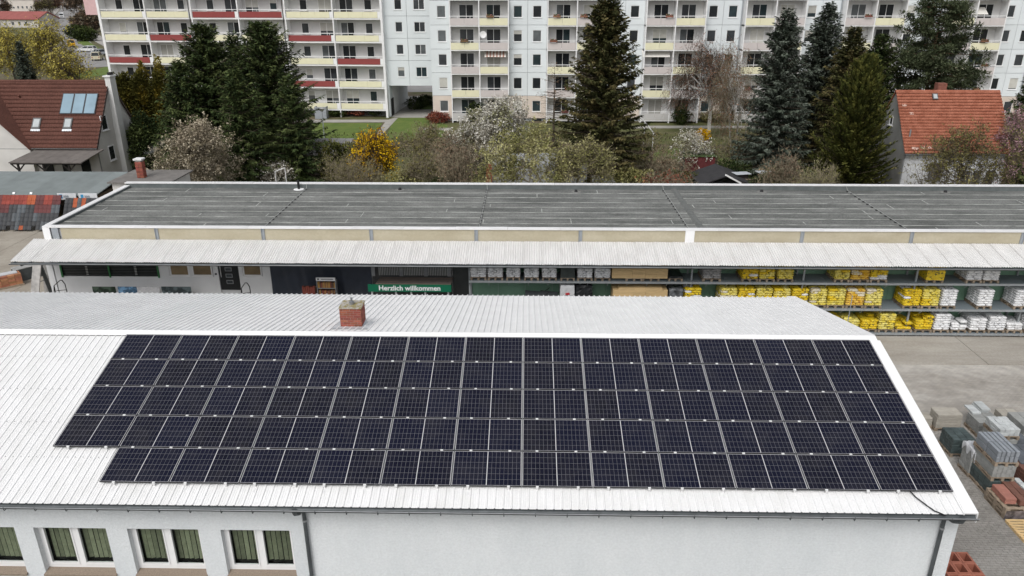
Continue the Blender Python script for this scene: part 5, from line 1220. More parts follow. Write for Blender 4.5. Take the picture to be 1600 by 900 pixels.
# planter boxes on the balcony rails
plm = MB().cbox(0, .9, -.1, .1, -.12, .08, .02).mesh('planter_trough', M('planter_brown', (.2, .09, .06), .8, .1, 4, rnd=.5, hue=.05))
rq = np.random.default_rng(3); vv = rq.normal(size=(90, 3)); pq = np.stack([rq.uniform(.03, .87, 90), rq.uniform(-.08, .08, 90), rq.uniform(.06, .22, 90)], 1)
plf = np_mesh('planter_greens', (np.repeat(pq, 4, 0) + (rq.normal(size=(360, 3)) * .06)), np.arange(360).reshape(-1, 4), [M('planter_green', (.06, .1, .025), .8, .3, 9), M('planter_flower', (.5, .2, .18), .8, .3, 9)], (rq.random(90) < .3).astype(int))
rp = random.Random(11)
for q in range(6):
    for s in range(5):
        for hf in (0, 1):
            if rp.random() < .38:
                xx = -9.42 + 11.75 * q + .3 + hf * 3.54 + rp.uniform(0, 2.0); zz = Z0 + s * SHgt + 1.02
                o = thing('planter_box', 'planter box on %s rail, %s balcony pair from the passage, %s half' % (('ground floor', 'first floor', 'second floor', 'third floor', 'top floor')[s], ORD[q], ('left', 'right')[hf]), 'planter box', (xx, YB - 1.42, zz), 'planter boxes on the balcony rails')
                link('trough', plm, o, (xx, YB - 1.42, zz)); link('greens', plf, o, (xx, YB - 1.42, zz))
# awnings and a dish
def awning(px, py, w, mats, label):
    x, _, z = yp(px, py, YB - 1.1); r = math.ceil(w / .2); o = thing('awning', label, 'awning', (x, YB - .6, z), 'awnings on the flats')
    for k in range(r): MB().hexa([(x + k * w / r, YB - 1.15, z - .75), (x + (k + 1) * w / r - .004, YB - 1.15, z - .75), (x + (k + 1) * w / r - .004, YB - 1.1, z - .75), (x + k * w / r, YB - 1.1, z - .75), (x + k * w / r, YB - .1, z), (x + (k + 1) * w / r - .004, YB - .1, z), (x + (k + 1) * w / r - .004, YB - .05, z + .03), (x + k * w / r, YB - .05, z + .03)]).build('fabric_strip', mats[k % len(mats)], o)
M_aw1, M_aw2 = M('awning_white', (.66, .64, .6), .8), M('awning_stripe', (.36, .2, .16), .8)
awning(757, 79, 2.6, [M_aw1, M_aw2], 'striped red and white awning on a second floor balcony'); awning(1005, 79, 3.3, [M_aw1], 'plain white awning drawn over a balcony behind the dark spruce'); awning(1509, 12, 2.8, [M_aw1], 'pale awning on the top balcony above the red roofed cottage')
x, _, z = yp(755, 54, YB - 1.45)
mb = MB(); N = 14
for i in range(N):
    a0, a1 = 2 * math.pi * i / N, 2 * math.pi * (i + 1) / N
    mb.poly([(x, YB - 1.42, z), (x + .42 * math.cos(a0), YB - 1.5, z + .42 * math.sin(a0)), (x + .42 * math.cos(a1), YB - 1.5, z + .42 * math.sin(a1))])
ob = mb.build('satellite_dish', M_slab, at=(x, YB - 1.42, z)); tag(ob, 'round white satellite dish on a balcony rail of the blue flats', 'satellite dish'); MB().bar((x, YB - 1.42, z - .05), (x, YB - 1.28, z - .4), .05, .05).build('mount', M_post, ob)
# --- link over the passage
lk = thing('link_building', 'pale blue link building with small windows over an open passage', 'building', (-15, 106, 0))
YL = 100.2; lx0, lx1 = -18.3, -11.92; zp = gz(640, 134, YL)
MB().box(lx0, lx1, YL + .21, YL + 10, zp, 16.5).build('core', M_joint, lk)
rowsz = [gz(640, q, YL) for q in (120, 85, 50, 15)]
for k, zc in enumerate(rowsz + [rowsz[-1] + 2.75]):
    zl = zp if k == 0 else (rowsz + [rowsz[-1] + 2.75])[k] - .75; zh = (rowsz + [rowsz[-1] + 2.75, rowsz[-1] + 5.5])[k + 1] - .75
    w1, w2 = gx(620, 85, YL), gx(631, 85, YL); holed(lk, lx0, lx0 + 3.1, zl, zh, YL, .2, (w1, w2, zc, zc + 1.2), M_bluewall); flat_window(lk, w1, YL + .08, zc, w2 - w1, 1.2)
    w1, w2 = gx(649, 85, YL), gx(666, 85, YL); holed(lk, lx0 + 3.1, lx1, zl, zh, YL, .2, (w1, w2, zc, zc + 1.2), M_bluewall); flat_window(lk, w1, YL + .08, zc, w2 - w1, 1.2, 2)
for a in (lx0, lx1 - .4): MB().box(a, a + .4, YL, YL + 10, 0, zp - .001).build('passage_wall', M_bluewall, lk)
MB().box(lx0 + .401, lx0 + .5, YL + .6, YL + 2.2, 0, 2.2).build('passage_door', M_black, lk)
# --- left block: six balcony bays per storey, seen at a slight angle
YA = 99.4; LX = -18.3; ZA = 1.0; BW = 6.12
lb = thing('apartment_block', 'white apartment block with cream and red balcony fronts behind the tall spruces', 'apartment block', (LX, YA, 0))
MB().box(LX - 6 * BW, LX - .02, YA + 1.42, YA + 12, 0, 18.4).build('core', M_log, lb)
MB().box(LX - .019, LX + .2, YA - .05, YA + 12, 0, 18.4).build('end_wall', M_slab, lb); MB().box(LX - 6 * BW - .25, LX - 6 * BW - .001, YA - .05, YA + 12, 0, 18.4).build('end_wall', M_slab, lb)
MB().box(LX - 6 * BW - 3.2, LX - 6 * BW - .26, YA + 2, YA + 11, gz(150, 25, 100), 18.4).build('pink_annex', M('pink_render', (.62, .42, .42), .9, .05), lb)
RED = {(0, 5): 0}
colours = {4: 'ccrrcc', 3: 'crccrc', 2: 'rccccr', 1: 'ccrcrc', 0: 'cccccc', 5: 'rccrcc'}
for s in range(6):
    z = ZA + s * SHgt; MB().box(LX - 6 * BW, LX, YA, YA + 1.415, z - .14, z + .06).build('balcony_slab', M_slab, lb)
    for b in range(6):
        a = LX - (6 - b) * BW; e = a + BW
        dw = (b % 2 == 0)          # window first, then door
        wx, dx = (a + 1.5, a + 3.9) if dw else (e - 2.4, e - 5.6)
        flat_window(lb, wx, YA + 1.36, z + .9, .95, 1.3); flat_window(lb, dx, YA + 1.36, z + .1, 1.75, 2.2, 2, False, 'balcony_door')
        m = M_redp if colours[s][b] == 'r' else M_cream
        mb = MB()
        a2, e2 = a + .18, e - .42
        if m is M_redp: mb.box(a2, e2, YA - .05, YA + .03, z + .07, z + .78)
        else:
            for k in range(3): mb.box(a2 + (e2 - a2) * k / 3 + .008, a2 + (e2 - a2) * (k + 1) / 3 - .008, YA - .05, YA + .03, z + .07, z + .78)
        mb.build('parapet', m, lb); MB().box(e - .41, e + .0, YA - .03, YA + .03, z + .06, z + .8).build('parapet_end', M_slab, lb)
        rail(lb, a + .1, e - .1, YA, z + 1.0)
for b in range(7):
    a = LX - b * BW; MB().box(a - .07, a + .07, YA - .06, YA + 1.41, 0, 18.3).build('side_wall', M_slab, lb)
    if b in (2, 4): MB().tube((a - .25, YA - .09, 0), (a - .25, YA - .09, 18.4), .05, .05, 8).build('downpipe', M_black, lb)
MB().box(LX - 6 * BW, LX - .1, YA + 1.3, YA + 1.4, 0, ZA - .15).build('basement_wall', M_base, lb)
lb.rotation_euler = (0, 0, -.07)
# --- back court behind the passage
sheet('court_car_park', [(-40, 125), (10, 125), (10, 175), (-40, 175)], .006, M_asph)

# ================================================================== VEGETATION
BARK = M('bark_brown', (.075, .058, .042), .95, .3, 6); BARK_G = M('bark_grey', (.20, .17, .115), .95, .25, 6); BIRCH = two_tone('birch_bark', (.5, .49, .46), (.08, .07, .065), .9, 3, .56, .62, 12, .1, stretch=(1, 1, 3))
def leafmat(name, c, var=.28, rough=.75): return M(name, c, rough, var, 1.6, spec=.08)
L_spr = [leafmat('spruce_dark', (.028, .042, .016)), leafmat('spruce_mid', (.052, .074, .026)), leafmat('spruce_light', (.098, .122, .044))]
L_spb = [leafmat('spruceb_dark', (.038, .041, .016)), leafmat('spruceb_mid', (.064, .065, .025)), leafmat('spruceb_cones', (.125, .105, .045))]
L_blue = [leafmat('blue_dark', (.045, .056, .042)), leafmat('blue_mid', (.078, .094, .071)), leafmat('blue_light', (.135, .155, .125))]
L_thu = [leafmat('thuja_dark', (.042, .049, .014)), leafmat('thuja_mid', (.076, .085, .022)), leafmat('thuja_light', (.135, .135, .036))]
L_hedge = [leafmat('hedge_dark', (.07, .068, .016)), leafmat('hedge_mid', (.125, .11, .022)), leafmat('hedge_gold', (.2, .155, .028))]
L_pine = [leafmat('pine_dark', (.045, .058, .03)), leafmat('pine_mid', (.066, .082, .042)), leafmat('pine_light', (.092, .108, .058))]
L_wil = [leafmat('willow_a', (.44, .37, .075)), leafmat('willow_b', (.36, .31, .07)), leafmat('willow_c', (.52, .45, .12))]
L_for = [leafmat('forsythia_a', (.62, .36, .008)), leafmat('forsythia_b', (.70, .46, .012)), leafmat('forsythia_c', (.45, .25, .01))]
L_whi = [leafmat('blossom_a', (.62, .6, .54), .1), leafmat('blossom_b', (.5, .48, .42), .1), leafmat('blossom_c', (.3, .3, .18), .15)]
L_crm = [leafmat('cream_blossom_a', (.42, .37, .28), .15), leafmat('cream_blossom_b', (.32, .27, .2), .15), leafmat('cream_blossom_c', (.2, .17, .11), .2)]
L_ygr = [leafmat('young_leaf_a', (.27, .255, .1)), leafmat('young_leaf_b', (.19, .19, .07)), leafmat('young_leaf_c', (.36, .34, .17))]
L_olv = [leafmat('olive_bud_a', (.17, .155, .055)), leafmat('olive_bud_b', (.12, .11, .045)), leafmat('olive_bud_c', (.23, .21, .085))]
L_brn = [leafmat('brown_bud_a', (.20, .135, .09)), leafmat('brown_bud_b', (.15, .105, .075)), leafmat('brown_bud_c', (.25, .185, .12))]
L_rust = [leafmat('rust_catkin_a', (.20, .09, .055)), leafmat('rust_catkin_b', (.15, .075, .05)), leafmat('rust_catkin_c', (.25, .13, .08))]
L_pnk = [leafmat('pink_blossom_a', (.46, .28, .32), .15), leafmat('pink_blossom_b', (.28, .16, .18), .15), leafmat('pink_blossom_c', (.42, .28, .3), .15)]
L_box = [leafmat('box_dark', (.022, .034, .01)), leafmat('box_mid', (.04, .055, .016)), leafmat('box_light', (.06, .078, .022))]
L_redb = [leafmat('red_bush_a', (.2, .05, .035)), leafmat('red_bush_b', (.14, .04, .03)), leafmat('red_bush_c', (.25, .08, .05))]
def quads(name, Q, mats, mi): 
    V = Q.reshape(-1, 3); return np_mesh(name, V, np.arange(len(V)).reshape(-1, 4), mats, mi)
def unit(v): return v / np.maximum(np.linalg.norm(v, axis=-1, keepdims=True), 1e-6)
def ribbons(p, d, L, w, r, droop=0., taper=.35):
    """thin four-cornered sprays from p along d"""
    d = unit(d); up = np.array([0, 0, 1.]); side = unit(np.cross(d, up) + 1e-3 * r.normal(size=d.shape)); side = unit(side + .5 * np.cross(d, side) * r.normal(size=(len(d), 1)))
    L = np.asarray(L).reshape(-1, 1); w = np.asarray(w).reshape(-1, 1); e = p + d * L; e[:, 2] -= (droop * L[:, 0] ** 1.0)
    m = p + (e - p) * .55
    return np.stack([p, m + side * w * .5, e, m - side * w * .5], 1)
def plant(name, label, cat, base, group, trunk_mb, trunk_mat, Q, mats, mi, crown='crown'):
    o = thing(name, label, cat, base, group)
    if trunk_mb is not None and trunk_mb.v: link('trunk', trunk_mb.mesh('trunk', trunk_mat), o, base)
    link(crown, quads(crown, Q, mats, mi), o, base); return o
def conifer(name, label, px, Y, ytop, hw, mats, seed, dens=42, power=.7, start=.03, droop=.3, up=.5, step=.13, tw=(.32, .7), wid=.125, pmid=200, group=None, hang=.35, cat='tree', base_z=0):
    r = np.random.default_rng(seed); H = gz(px, ytop, Y) - base_z; x = gx(px, (ytop + pmid) / 2, Y); R = hw / (FPX / (Y * .93 + 4))
    tm = MB(); tm.tube((0, 0, -.1), (0, 0, H * .5), .018 * H, .009 * H, 8).tube((0, 0, H * .5), (0, 0, H * .98), .009 * H, .01, 6)
    nb_ = int(H * dens); T_ = np.sort(r.random(nb_)) ** .92; out = []; mi = []
    lob = 1 + .16 * np.sin(np.arange(12) * 2.4 + seed)
    for k in range(nb_):
        t = T_[k]; az = k * 2.39996 + r.normal() * .3; L = (R * (1 - t) ** power * r.uniform(.62, 1.12) * lob[int(az * 2) % 12]) + .22
        e = -droop + (up + droop) * t + r.normal() * .08; d = np.array([math.cos(az) * math.cos(e), math.sin(az) * math.cos(e), math.sin(e)])
        n_ = max(2, int(L / step)); s = (np.arange(n_) + r.random(n_)) / n_; s = s ** .8
        p = np.outer(s * L, d); p[:, 2] += H * (start + (1 - start) * t) - .10 * L * s * (1 - s) * 2 + .08 * L * s ** 2
        az2 = az + np.repeat([[-1., 1., 0., .2]], n_, 0) * r.uniform(.5, 1.15, (n_, 4)) + r.normal(size=(n_, 4)) * .25
        ee = e - hang * np.array([1., 1., .6, 2.2]) + r.normal(size=(n_, 4)) * .25
        dd = np.stack([np.cos(az2) * np.cos(ee), np.sin(az2) * np.cos(ee), np.sin(ee)], -1).reshape(-1, 3); pp = np.repeat(p, 4, 0)
        l_ = r.uniform(tw[0], tw[1], len(pp)) * (1 - .35 * np.repeat(s, 4)) * (1 if L > .8 else .7)
        out.append(ribbons(pp, dd, l_, wid * r.uniform(.6, 1.3, len(pp)), r)); c = r.choice(3, p=(.3, .4, .3))
        mi.append(np.where(r.random(len(pp)) < .75, c, r.integers(0, 3, len(pp))))
        if L > 1.0: tm.tube((0, 0, H * (start + (1 - start) * t)), tuple(p[-1]), .02 + .006 * L, .008, 4, False)
    return plant(name, label, cat, (x, Y, base_z), group, tm, BARK, np.concatenate(out), mats, np.concatenate(mi))
def broad(name, label, px, Y, ytop, hw, mats, seed, ybot=None, stems=1, levels=4, kids=4, twigs=7, tlen=(.3, .7), leaves=0, lsize=.09, weep=0., bark=BARK_G, twig_w=.022, group=None, cat='tree', trunk_f=.25, spread=.75, lean=0., twig_mat=None, H=None, maxtips=1500):
    """branching tree or shrub: stems, limbs, twigs, then small leaf or blossom faces"""
    r = np.random.default_rng(seed); H = gz(px, ytop, Y) if H is None else H; R = hw / (FPX / (Y * .93 + 4)); x = gx(px, ytop + 30, Y); segs = []; tips = []
    def grow(p, d, L, rad, lev):
        n_ = 3
        for i in range(n_):
            q = p + d * L / n_; segs.append((p, q, rad * (1 - .22 * i / n_), rad * (1 - .22 * (i + 1) / n_), lev)); p = q
            d = unit(d + r.normal(size=3) * .16 + np.array([0, 0, .06 * (1 if weep == 0 else -.3 * lev)]))
            if lev >= levels - 1: tips.append((p, d))
            if lev < levels and (i > 0 or lev > 0):
                for _ in range(1 if lev == 0 and i < 2 else (kids if i == n_ - 1 else max(1, kids // 2))):
                    a = r.uniform(0, 2 * np.pi); v = unit(np.cross(d, [math.cos(a), math.sin(a), .3])); nd = unit(d * (1 - spread * .55) + v * spread * r.uniform(.7, 1.2)); grow(p, nd, L * r.uniform(.52, .75), rad * .5, lev + 1)
    for s in range(stems):
        a = r.uniform(0, 6.28); d = unit(np.array([math.cos(a) * (.12 if stems == 1 else .5) + lean, math.sin(a) * (.12 if stems == 1 else .5), 1.])); grow(np.array([math.cos(a), math.sin(a), 0]) * (0 if stems == 1 else .15), d, H * trunk_f * (1 if stems == 1 else 1.1), .022 * H if stems == 1 else .010 * H, 0)
    if len(tips) > maxtips: tips = [tips[i] for i in r.choice(len(tips), maxtips, False)]
    P = np.array([t[0] for t in tips]); Dd = np.array([t[1] for t in tips])
    sz = (H - tlen[0] * .6) / max(np.percentile(P[:, 2], 99), .1); sr = R / max(np.percentile(np.hypot(P[:, 0] - P[:, 0].mean() * 0, P[:, 1]), 92), .1)
    S = np.array([sr, sr, sz]); P = P * S; tm = MB()
    for p, q, r0, r1, lev in segs:
        if lev <= 2: tm.tube(tuple(p * S), tuple(q * S), max(r0, .008), max(r1, .006), 5 if lev < 2 else 3, False)
    fine = [(p * S, q * S) for p, q, r0, r1, lev in segs if lev > 2]
    out = []; mi = []
    if fine:
        mf = 3500 if maxtips > 1000 else 900
        if len(fine) > mf: fine = [fine[i] for i in r.choice(len(fine), mf, False)]
        a = np.array([f[0] for f in fine]); b = np.array([f[1] for f in fine]); dv = b - a; Ls = np.linalg.norm(dv, axis=1); out.append(ribbons(a - dv * .1, dv, Ls * 1.2, np.full(len(a), twig_w * 1.3), r)); mi.append(np.full(len(a), 3))
    k = len(P) * twigs; idx = r.integers(0, len(P), k); dd = unit(Dd[idx] * .6 + r.normal(size=(k, 3)) * .75 + np.array([0, 0, .25 if weep == 0 else -weep])); pp = P[idx]; L = r.uniform(tlen[0], tlen[1], k)
    out.append(ribbons(pp, dd, L, np.full(k, twig_w), r)); mi.append(np.full(k, 3))
    if leaves:
        n_ = leaves; i2 = r.integers(0, k, n_); q = pp[i2] + dd[i2] * (L[i2] * r.random(n_))[:, None]; q = q + r.normal(size=q.shape) * .03
        out.append(ribbons(q, r.normal(size=(n_, 3)), r.uniform(.7, 1.3, n_) * lsize, r.uniform(.6, 1.1, n_) * lsize, r)); clump = np.sin(q[:, 0] * 2.1 + seed) + np.sin(q[:, 2] * 2.7) + np.sin(q[:, 1] * 1.9)
        mi.append(np.where(clump + r.normal(size=n_) * .9 > .9, 2, np.where(clump + r.normal(size=n_) * .9 < -.5, 1, 0)))
    return plant(name, label, cat, (x, Y, 0), group, tm, bark, np.concatenate(out), list(mats) + [twig_mat or bark], np.concatenate(mi))
def mound(name, label, x, Y, H, R, mats, seed, n=5000, size=.14, group=None, cat='bush', upright=.0, ry=None, cone=0., z0=0.):
    """dense shrub or column: sprays through an uneven volume"""
    r = np.random.default_rng(seed); v = unit(r.normal(size=(n, 3))); rad = r.random(n) ** .28; f = 1 + .13 * np.sin(v[:, 0] * 6 + seed) + .12 * np.sin(v[:, 2] * 7 + v[:, 1] * 5 + seed)
    q = v * (rad * f)[:, None]; q[:, 2] = (q[:, 2] + 1) / 2; tap = 1 - cone * np.clip(q[:, 2], 0, 1) ** 1.3
    p = np.stack([q[:, 0] * R * tap, q[:, 1] * (ry or R) * tap, np.clip(q[:, 2], .01, 2) * H], 1)
    d = unit(v * np.array([1, 1, .5]) + r.normal(size=(n, 3)) * .6 + np.array([0, 0, upright]))
    clump = np.sin(p[:, 0] * 3.1 + seed) + np.sin(p[:, 2] * 2.3) + np.sin(p[:, 1] * 2.9)
    mi = np.where(clump + r.normal(size=n) * .7 > .7, 2, np.where(clump + r.normal(size=n) * .7 < -.4, 0, 1))
    tm = MB()
    for _ in range(5): a = r.uniform(0, 6.28); tm.tube((0, 0, -.05), (math.cos(a) * R * .4, math.sin(a) * R * .4, H * .6), .04, .015, 5, False)
    return plant(name, label, cat, (x, Y, z0), group, tm, BARK, ribbons(p, d, r.uniform(.7, 1.4, n) * size, r.uniform(.35, .6, n) * size, r), mats, mi)
def at_px(px, py, Y): return gx(px, py, Y)
SPG = 'tall spruces before the white flats'
conifer('spruce_tree', 'broad dark spruce with twin tops left in the big spruce group', 326, 65, 40, 92, L_spr, 1, power=.62, group=SPG)
conifer('spruce_tree', 'tallest dark spruce at the lawn edge of the big group', 418, 67, 36, 100, L_spr, 2, power=.62, group=SPG)
conifer('spruce_tree', 'dark spruce wedged between the two tallest of the big group', 372, 70, 52, 60, L_spr, 3, dens=30, group=SPG)
conifer('spruce_tree', 'lower dark spruce beside the golden hedge', 285, 63, 96, 62, L_spr, 4, dens=32, group=SPG)
conifer('spruce_tree', 'short dark spruce in front at the foot of the big group', 455, 62, 120, 48, L_spr, 5, dens=32, group=SPG)
conifer('spruce_tree', 'short dark spruce low in the middle of the big group', 372, 60, 110, 62, L_spr, 15, dens=30, group=SPG)
for i, (px, yt, hw, lab) in enumerate(((200, 112, 24, 'golden green conifer column beside the house gable'), (227, 106, 26, 'middle golden green conifer column of the hedge'), (256, 104, 26, 'golden green conifer column touching the spruces'))):
    Yq = 75; mound('conifer_column', lab, at_px(px, 170, Yq), Yq, gz(px, yt, Yq), hw / 15.5, L_hedge, 30 + i, 9000, .30, 'conifer columns behind the brown roofed house', 'tree', .7, cone=.45)
mound('dark_shrub', 'dark evergreen filling the gap below the conifer columns', at_px(232, 230, 70), 70, gz(232, 178, 70), 2.3, L_spr, 34, 6000, .28, cat='bush', upright=.3, cone=.3)
conifer('spruce_tree', 'tall brownish green spruce hung with cones in the centre', 944, 63, -6, 84, L_spb, 6, dens=38, power=.66, droop=.25, step=.13, wid=.16, pmid=280)
RG = 'conifers left of the red roofed cottage'
conifer('blue_spruce', 'grey blue spruce nearest the birch', 1216, 65, 16, 58, L_blue, 7, power=.62, pmid=280, group=RG)
conifer('blue_spruce', 'grey blue spruce with the highest thin top', 1277, 71, 6, 56, L_blue, 8, power=.66, pmid=280, group=RG)
conifer('spruce_tree', 'brown topped spruce right of the blue spruces', 1318, 67, 44, 54, L_spb, 9, power=.66, pmid=280, group=RG)
conifer('spruce_tree', 'dark green spruce left beside the cottage gable', 1360, 70, 54, 54, L_spr, 10, power=.66, pmid=280, group=RG)
conifer('yew_tree', 'dense yellow green yew standing before the cottage gable', 1340, 58, 95, 64, L_thu, 41, dens=85, power=.55, droop=-.25, up=1.0, hang=-.15, step=.14, tw=(.3, .6), wid=.12, pmid=285, group=RG)
Yq = 57; mound('dark_shrub', 'dark green shrub mass under the blue spruce', at_px(1235, 240, Yq), Yq, 3.0, 3.2, L_spr, 42, 9000, .26, cat='bush', cone=.3)
# pine with layered tufts
def pine(label, px, Y, ytop, hw, seed):
    r = np.random.default_rng(seed); H = gz(px, ytop, Y); R = hw / (FPX / (Y * .93 + 4)); x = gx(px, 80, Y); tm = MB(); tm.tube((0, 0, -.1), (.1, 0, H * .6), .2, .13, 8).tube((.1, 0, H * .6), (0, 0, H * .97), .13, .03, 7); out = []; mi = []
    for k in range(105):
        t = r.uniform(.22, 1) ; az = k * 2.4 + r.normal() * .3; L = R * (1.05 - .75 * max(0, (t - .42) / .58) - .5 * max(0, (.42 - t) / .4)) * r.uniform(.5, 1.1) + .2; z = H * (.25 + .74 * t); e = r.uniform(-.05, .35); d = np.array([math.cos(az) * math.cos(e), math.sin(az) * math.cos(e), math.sin(e)])
        tm.tube((0, 0, z), tuple(np.array([0, 0, z]) + d * L * .9), .05, .015, 4, False)
        for s in np.linspace(.3, 1, max(2, int(L / .35))):
            c = np.array([0, 0, z]) + d * L * s + r.normal(size=3) * .15; n_ = 50; v = unit(r.normal(size=(n_, 3)) + np.array([0, 0, .5])); cc = c + v * r.uniform(0, .42, (n_, 1)) * np.array([1.3, 1.3, .6])
            out.append(ribbons(cc, v, r.uniform(.2, .38, n_), np.full(n_, .085), r)); m = r.choice(3, p=(.35, .4, .25)); mi.append(np.where(r.random(n_) < .75, m, r.integers(0, 3, n_)))
    return plant('pine_tree', label, 'tree', (x, Y, 0), None, tm, M('pine_bark', (.15, .08, .05), .95, .25, 5), np.concatenate(out), L_pine, np.concatenate(mi))
pine('big spreading pine rising behind the red roofed cottage', 1458, 70, -8, 78, 50)
conifer('spruce_tree', 'spruce at the edge of the picture beyond the cottage', 1606, 66, 110, 40, L_spr, 12, pmid=250)
conifer('spruce_tree', 'small dark blue spruce among the yellow willows', 36, 108, 66, 20, L_blue, 13, tw=(.3, .6), wid=.14, pmid=130)
# willows on the left
for i, (px, Yw_, yt, hw, lab) in enumerate(((80, 118, 30, 52, 'wide yellow green willow rising behind the brown roof'), (12, 122, 40, 46, 'yellow green willow at the outer left edge'), (122, 112, 72, 36, 'small olive willow nearest the white flats'))):
    broad('willow_tree', lab, px, Yw_, yt, hw, L_wil, 60 + i, levels=4, twigs=3, maxtips=(900, 900, 500)[i], tlen=(.6, 1.9), leaves=(7000, 7000, 3000)[i], lsize=.24, weep=.3, bark=BARK, twig_w=.035, group='yellow willows by the street')
# gardens behind the hall
FR = 'garden trees behind the hall'
broad('cherry_plum_tree', 'cream blossoming tree behind the hall beside the smoking chimney', 332, 53, 192, 84, L_crm, 70, levels=4, twigs=4, leaves=17000, lsize=.13, stems=2, group=FR)
broad('forsythia_bush', 'large bright yellow forsythia in the middle garden', 584, 63, 208, 33, L_for, 71, levels=3, stems=9, twigs=10, leaves=13000, lsize=.14, cat='bush', bark=BARK, kids=4, trunk_f=.5)
x = at_px(1097, 214, 84); mound('forsythia_bush', 'small round yellow forsythia on the rough lawn', x, 84, 1.3, .75, L_for, 72, 1600, .2, cat='bush')
x = at_px(520, 240, 63); mound('evergreen_shrub', 'rounded yellow green evergreen shrub left of the forsythia', x, 64, gz(525, 219, 64), 2.0, L_thu, 73, 7000, .22, cat='bush')
broad('bare_shrub', 'grey twiggy shrub in front of the rounded evergreen', 545, 57, 243, 56, L_olv, 74, levels=3, stems=10, twigs=6, maxtips=420, leaves=3500, lsize=.08, cat='bush', trunk_f=.5, group=FR)
broad('white_blossom_tree', 'white blossoming cherry before the beige ground floor', 772, 71, 152, 56, L_whi, 75, levels=4, twigs=3, leaves=13000, lsize=.17, group=FR)
broad('white_blossom_tree', 'smaller white blossoming tree left of the big cherry', 728, 68, 188, 38, L_whi, 76, levels=4, twigs=3, leaves=5500, lsize=.15, group=FR)
broad('fruit_tree', 'yellow green budding tree over the grey garage roofs', 838, 54, 196, 82, L_ygr, 77, levels=4, twigs=3, maxtips=650, leaves=11000, lsize=.14, stems=2, group=FR)
broad('fruit_tree', 'yellow green budding tree against the trunk of the cone spruce', 905, 57, 222, 46, L_ygr, 78, levels=4, twigs=3, leaves=7000, lsize=.13, group=FR)
conifer('larch_tree', 'thin bare larch left of the cone spruce', 866, 80, 98, 40, L_brn, 79, dens=11, step=.3, tw=(.25, .55), wid=.035, droop=.1, up=.3, hang=.2, group=FR, pmid=200)
broad('birch_tree', 'weeping birch with rusty hanging twigs before the flats', 1118, 86, 62, 58, L_rust, 80, levels=4, twigs=4, tlen=(.6, 1.8), leaves=6500, lsize=.13, weep=.9, bark=BIRCH, twig_mat=BARK, twig_w=.03, group=FR)
broad('birch_tree', 'white forked birch trunk left of the blue spruce', 1160, 76, 75, 46, L_rust, 81, levels=4, twigs=3, tlen=(.4, 1.2), leaves=3000, lsize=.12, weep=.6, bark=BIRCH, twig_mat=BARK_G, twig_w=.025, stems=2, trunk_f=.4, group=FR)
broad('fruit_tree', 'olive twigged tree before the white cottage wall', 1545, 49.5, 196, 126, L_olv, 82, levels=4, twigs=5, leaves=15000, lsize=.11, stems=3, bark=BARK, group=FR)
broad('pink_blossom_tree', 'pink blossoming tree right of the cottage roof', 1590, 58, 174, 34, L_pnk, 83, levels=4, twigs=3, leaves=8000, lsize=.13, group=FR)
broad('bare_shrub', 'yellow green twiggy shrub below the conifers at the hall edge', 1283, 49, 258, 44, L_ygr, 84, levels=3, stems=12, twigs=8, maxtips=420, leaves=4000, lsize=.07, cat='bush', trunk_f=.5, group=FR)
BT = 'bare fruit trees and shrubs in the gardens'
rr2 = random.Random(4)
bare = [(662, 60, 238, 34, L_olv, 3, 'pale twiggy shrub between the forsythia and the brick post'), (735, 66, 226, 30, L_crm, 1, 'pale budding fruit tree left above the grey garage wall'), (640, 66, 200, 42, L_olv, 1, 'grey bare fruit tree just right of the forsythia'), (690, 63, 212, 44, L_brn, 2, 'brown bare fruit tree below the small white blossoming tree'), (712, 57, 232, 36, L_brn, 3, 'rusty brown shrub left of the brick gate post'), (672, 74, 190, 34, L_olv, 1, 'thin bare tree on the bright green lawn'),
        (1010, 66, 206, 46, L_olv, 2, 'olive bare fruit tree right of the cone spruce'), (1035, 62, 234, 52, L_brn, 4, 'reddish brown thicket behind the hall edge'), (1090, 70, 224, 34, L_brn, 3, 'brown bare shrub just behind the red shed'), (1070, 68, 203, 40, L_whi, 1, 'sparsely blossoming fruit tree beside the small forsythia'),
        (1160, 67, 212, 40, L_olv, 3, 'grey bare fruit tree right of the red shed'),
        (430, 60, 252, 30, L_whi, 4, 'small pale flowering shrub beside the white frame'), (1225, 55, 238, 34, L_brn, 3, 'brown bare shrub below the blue spruces'), (1040, 56, 264, 40, L_redb, 4, 'reddish low shrub left of the dark garage roof')]
for i, (px, Yq, yt, hw, mt, st_, lab) in enumerate(bare):
    broad('bare_fruit_tree' if st_ < 3 else 'bare_shrub', lab, px, Yq, yt, hw, mt, 100 + i, levels=4 if st_ < 3 else 3, stems=1 if st_ < 3 else 9, twigs=3 if st_ < 3 else 6, maxtips=330, leaves=1500 if mt is not L_whi else 3200, lsize=.13, twig_w=.03, cat='tree' if st_ < 3 else 'bush', group=BT, trunk_f=.25 if st_ < 3 else .5, spread=.9)
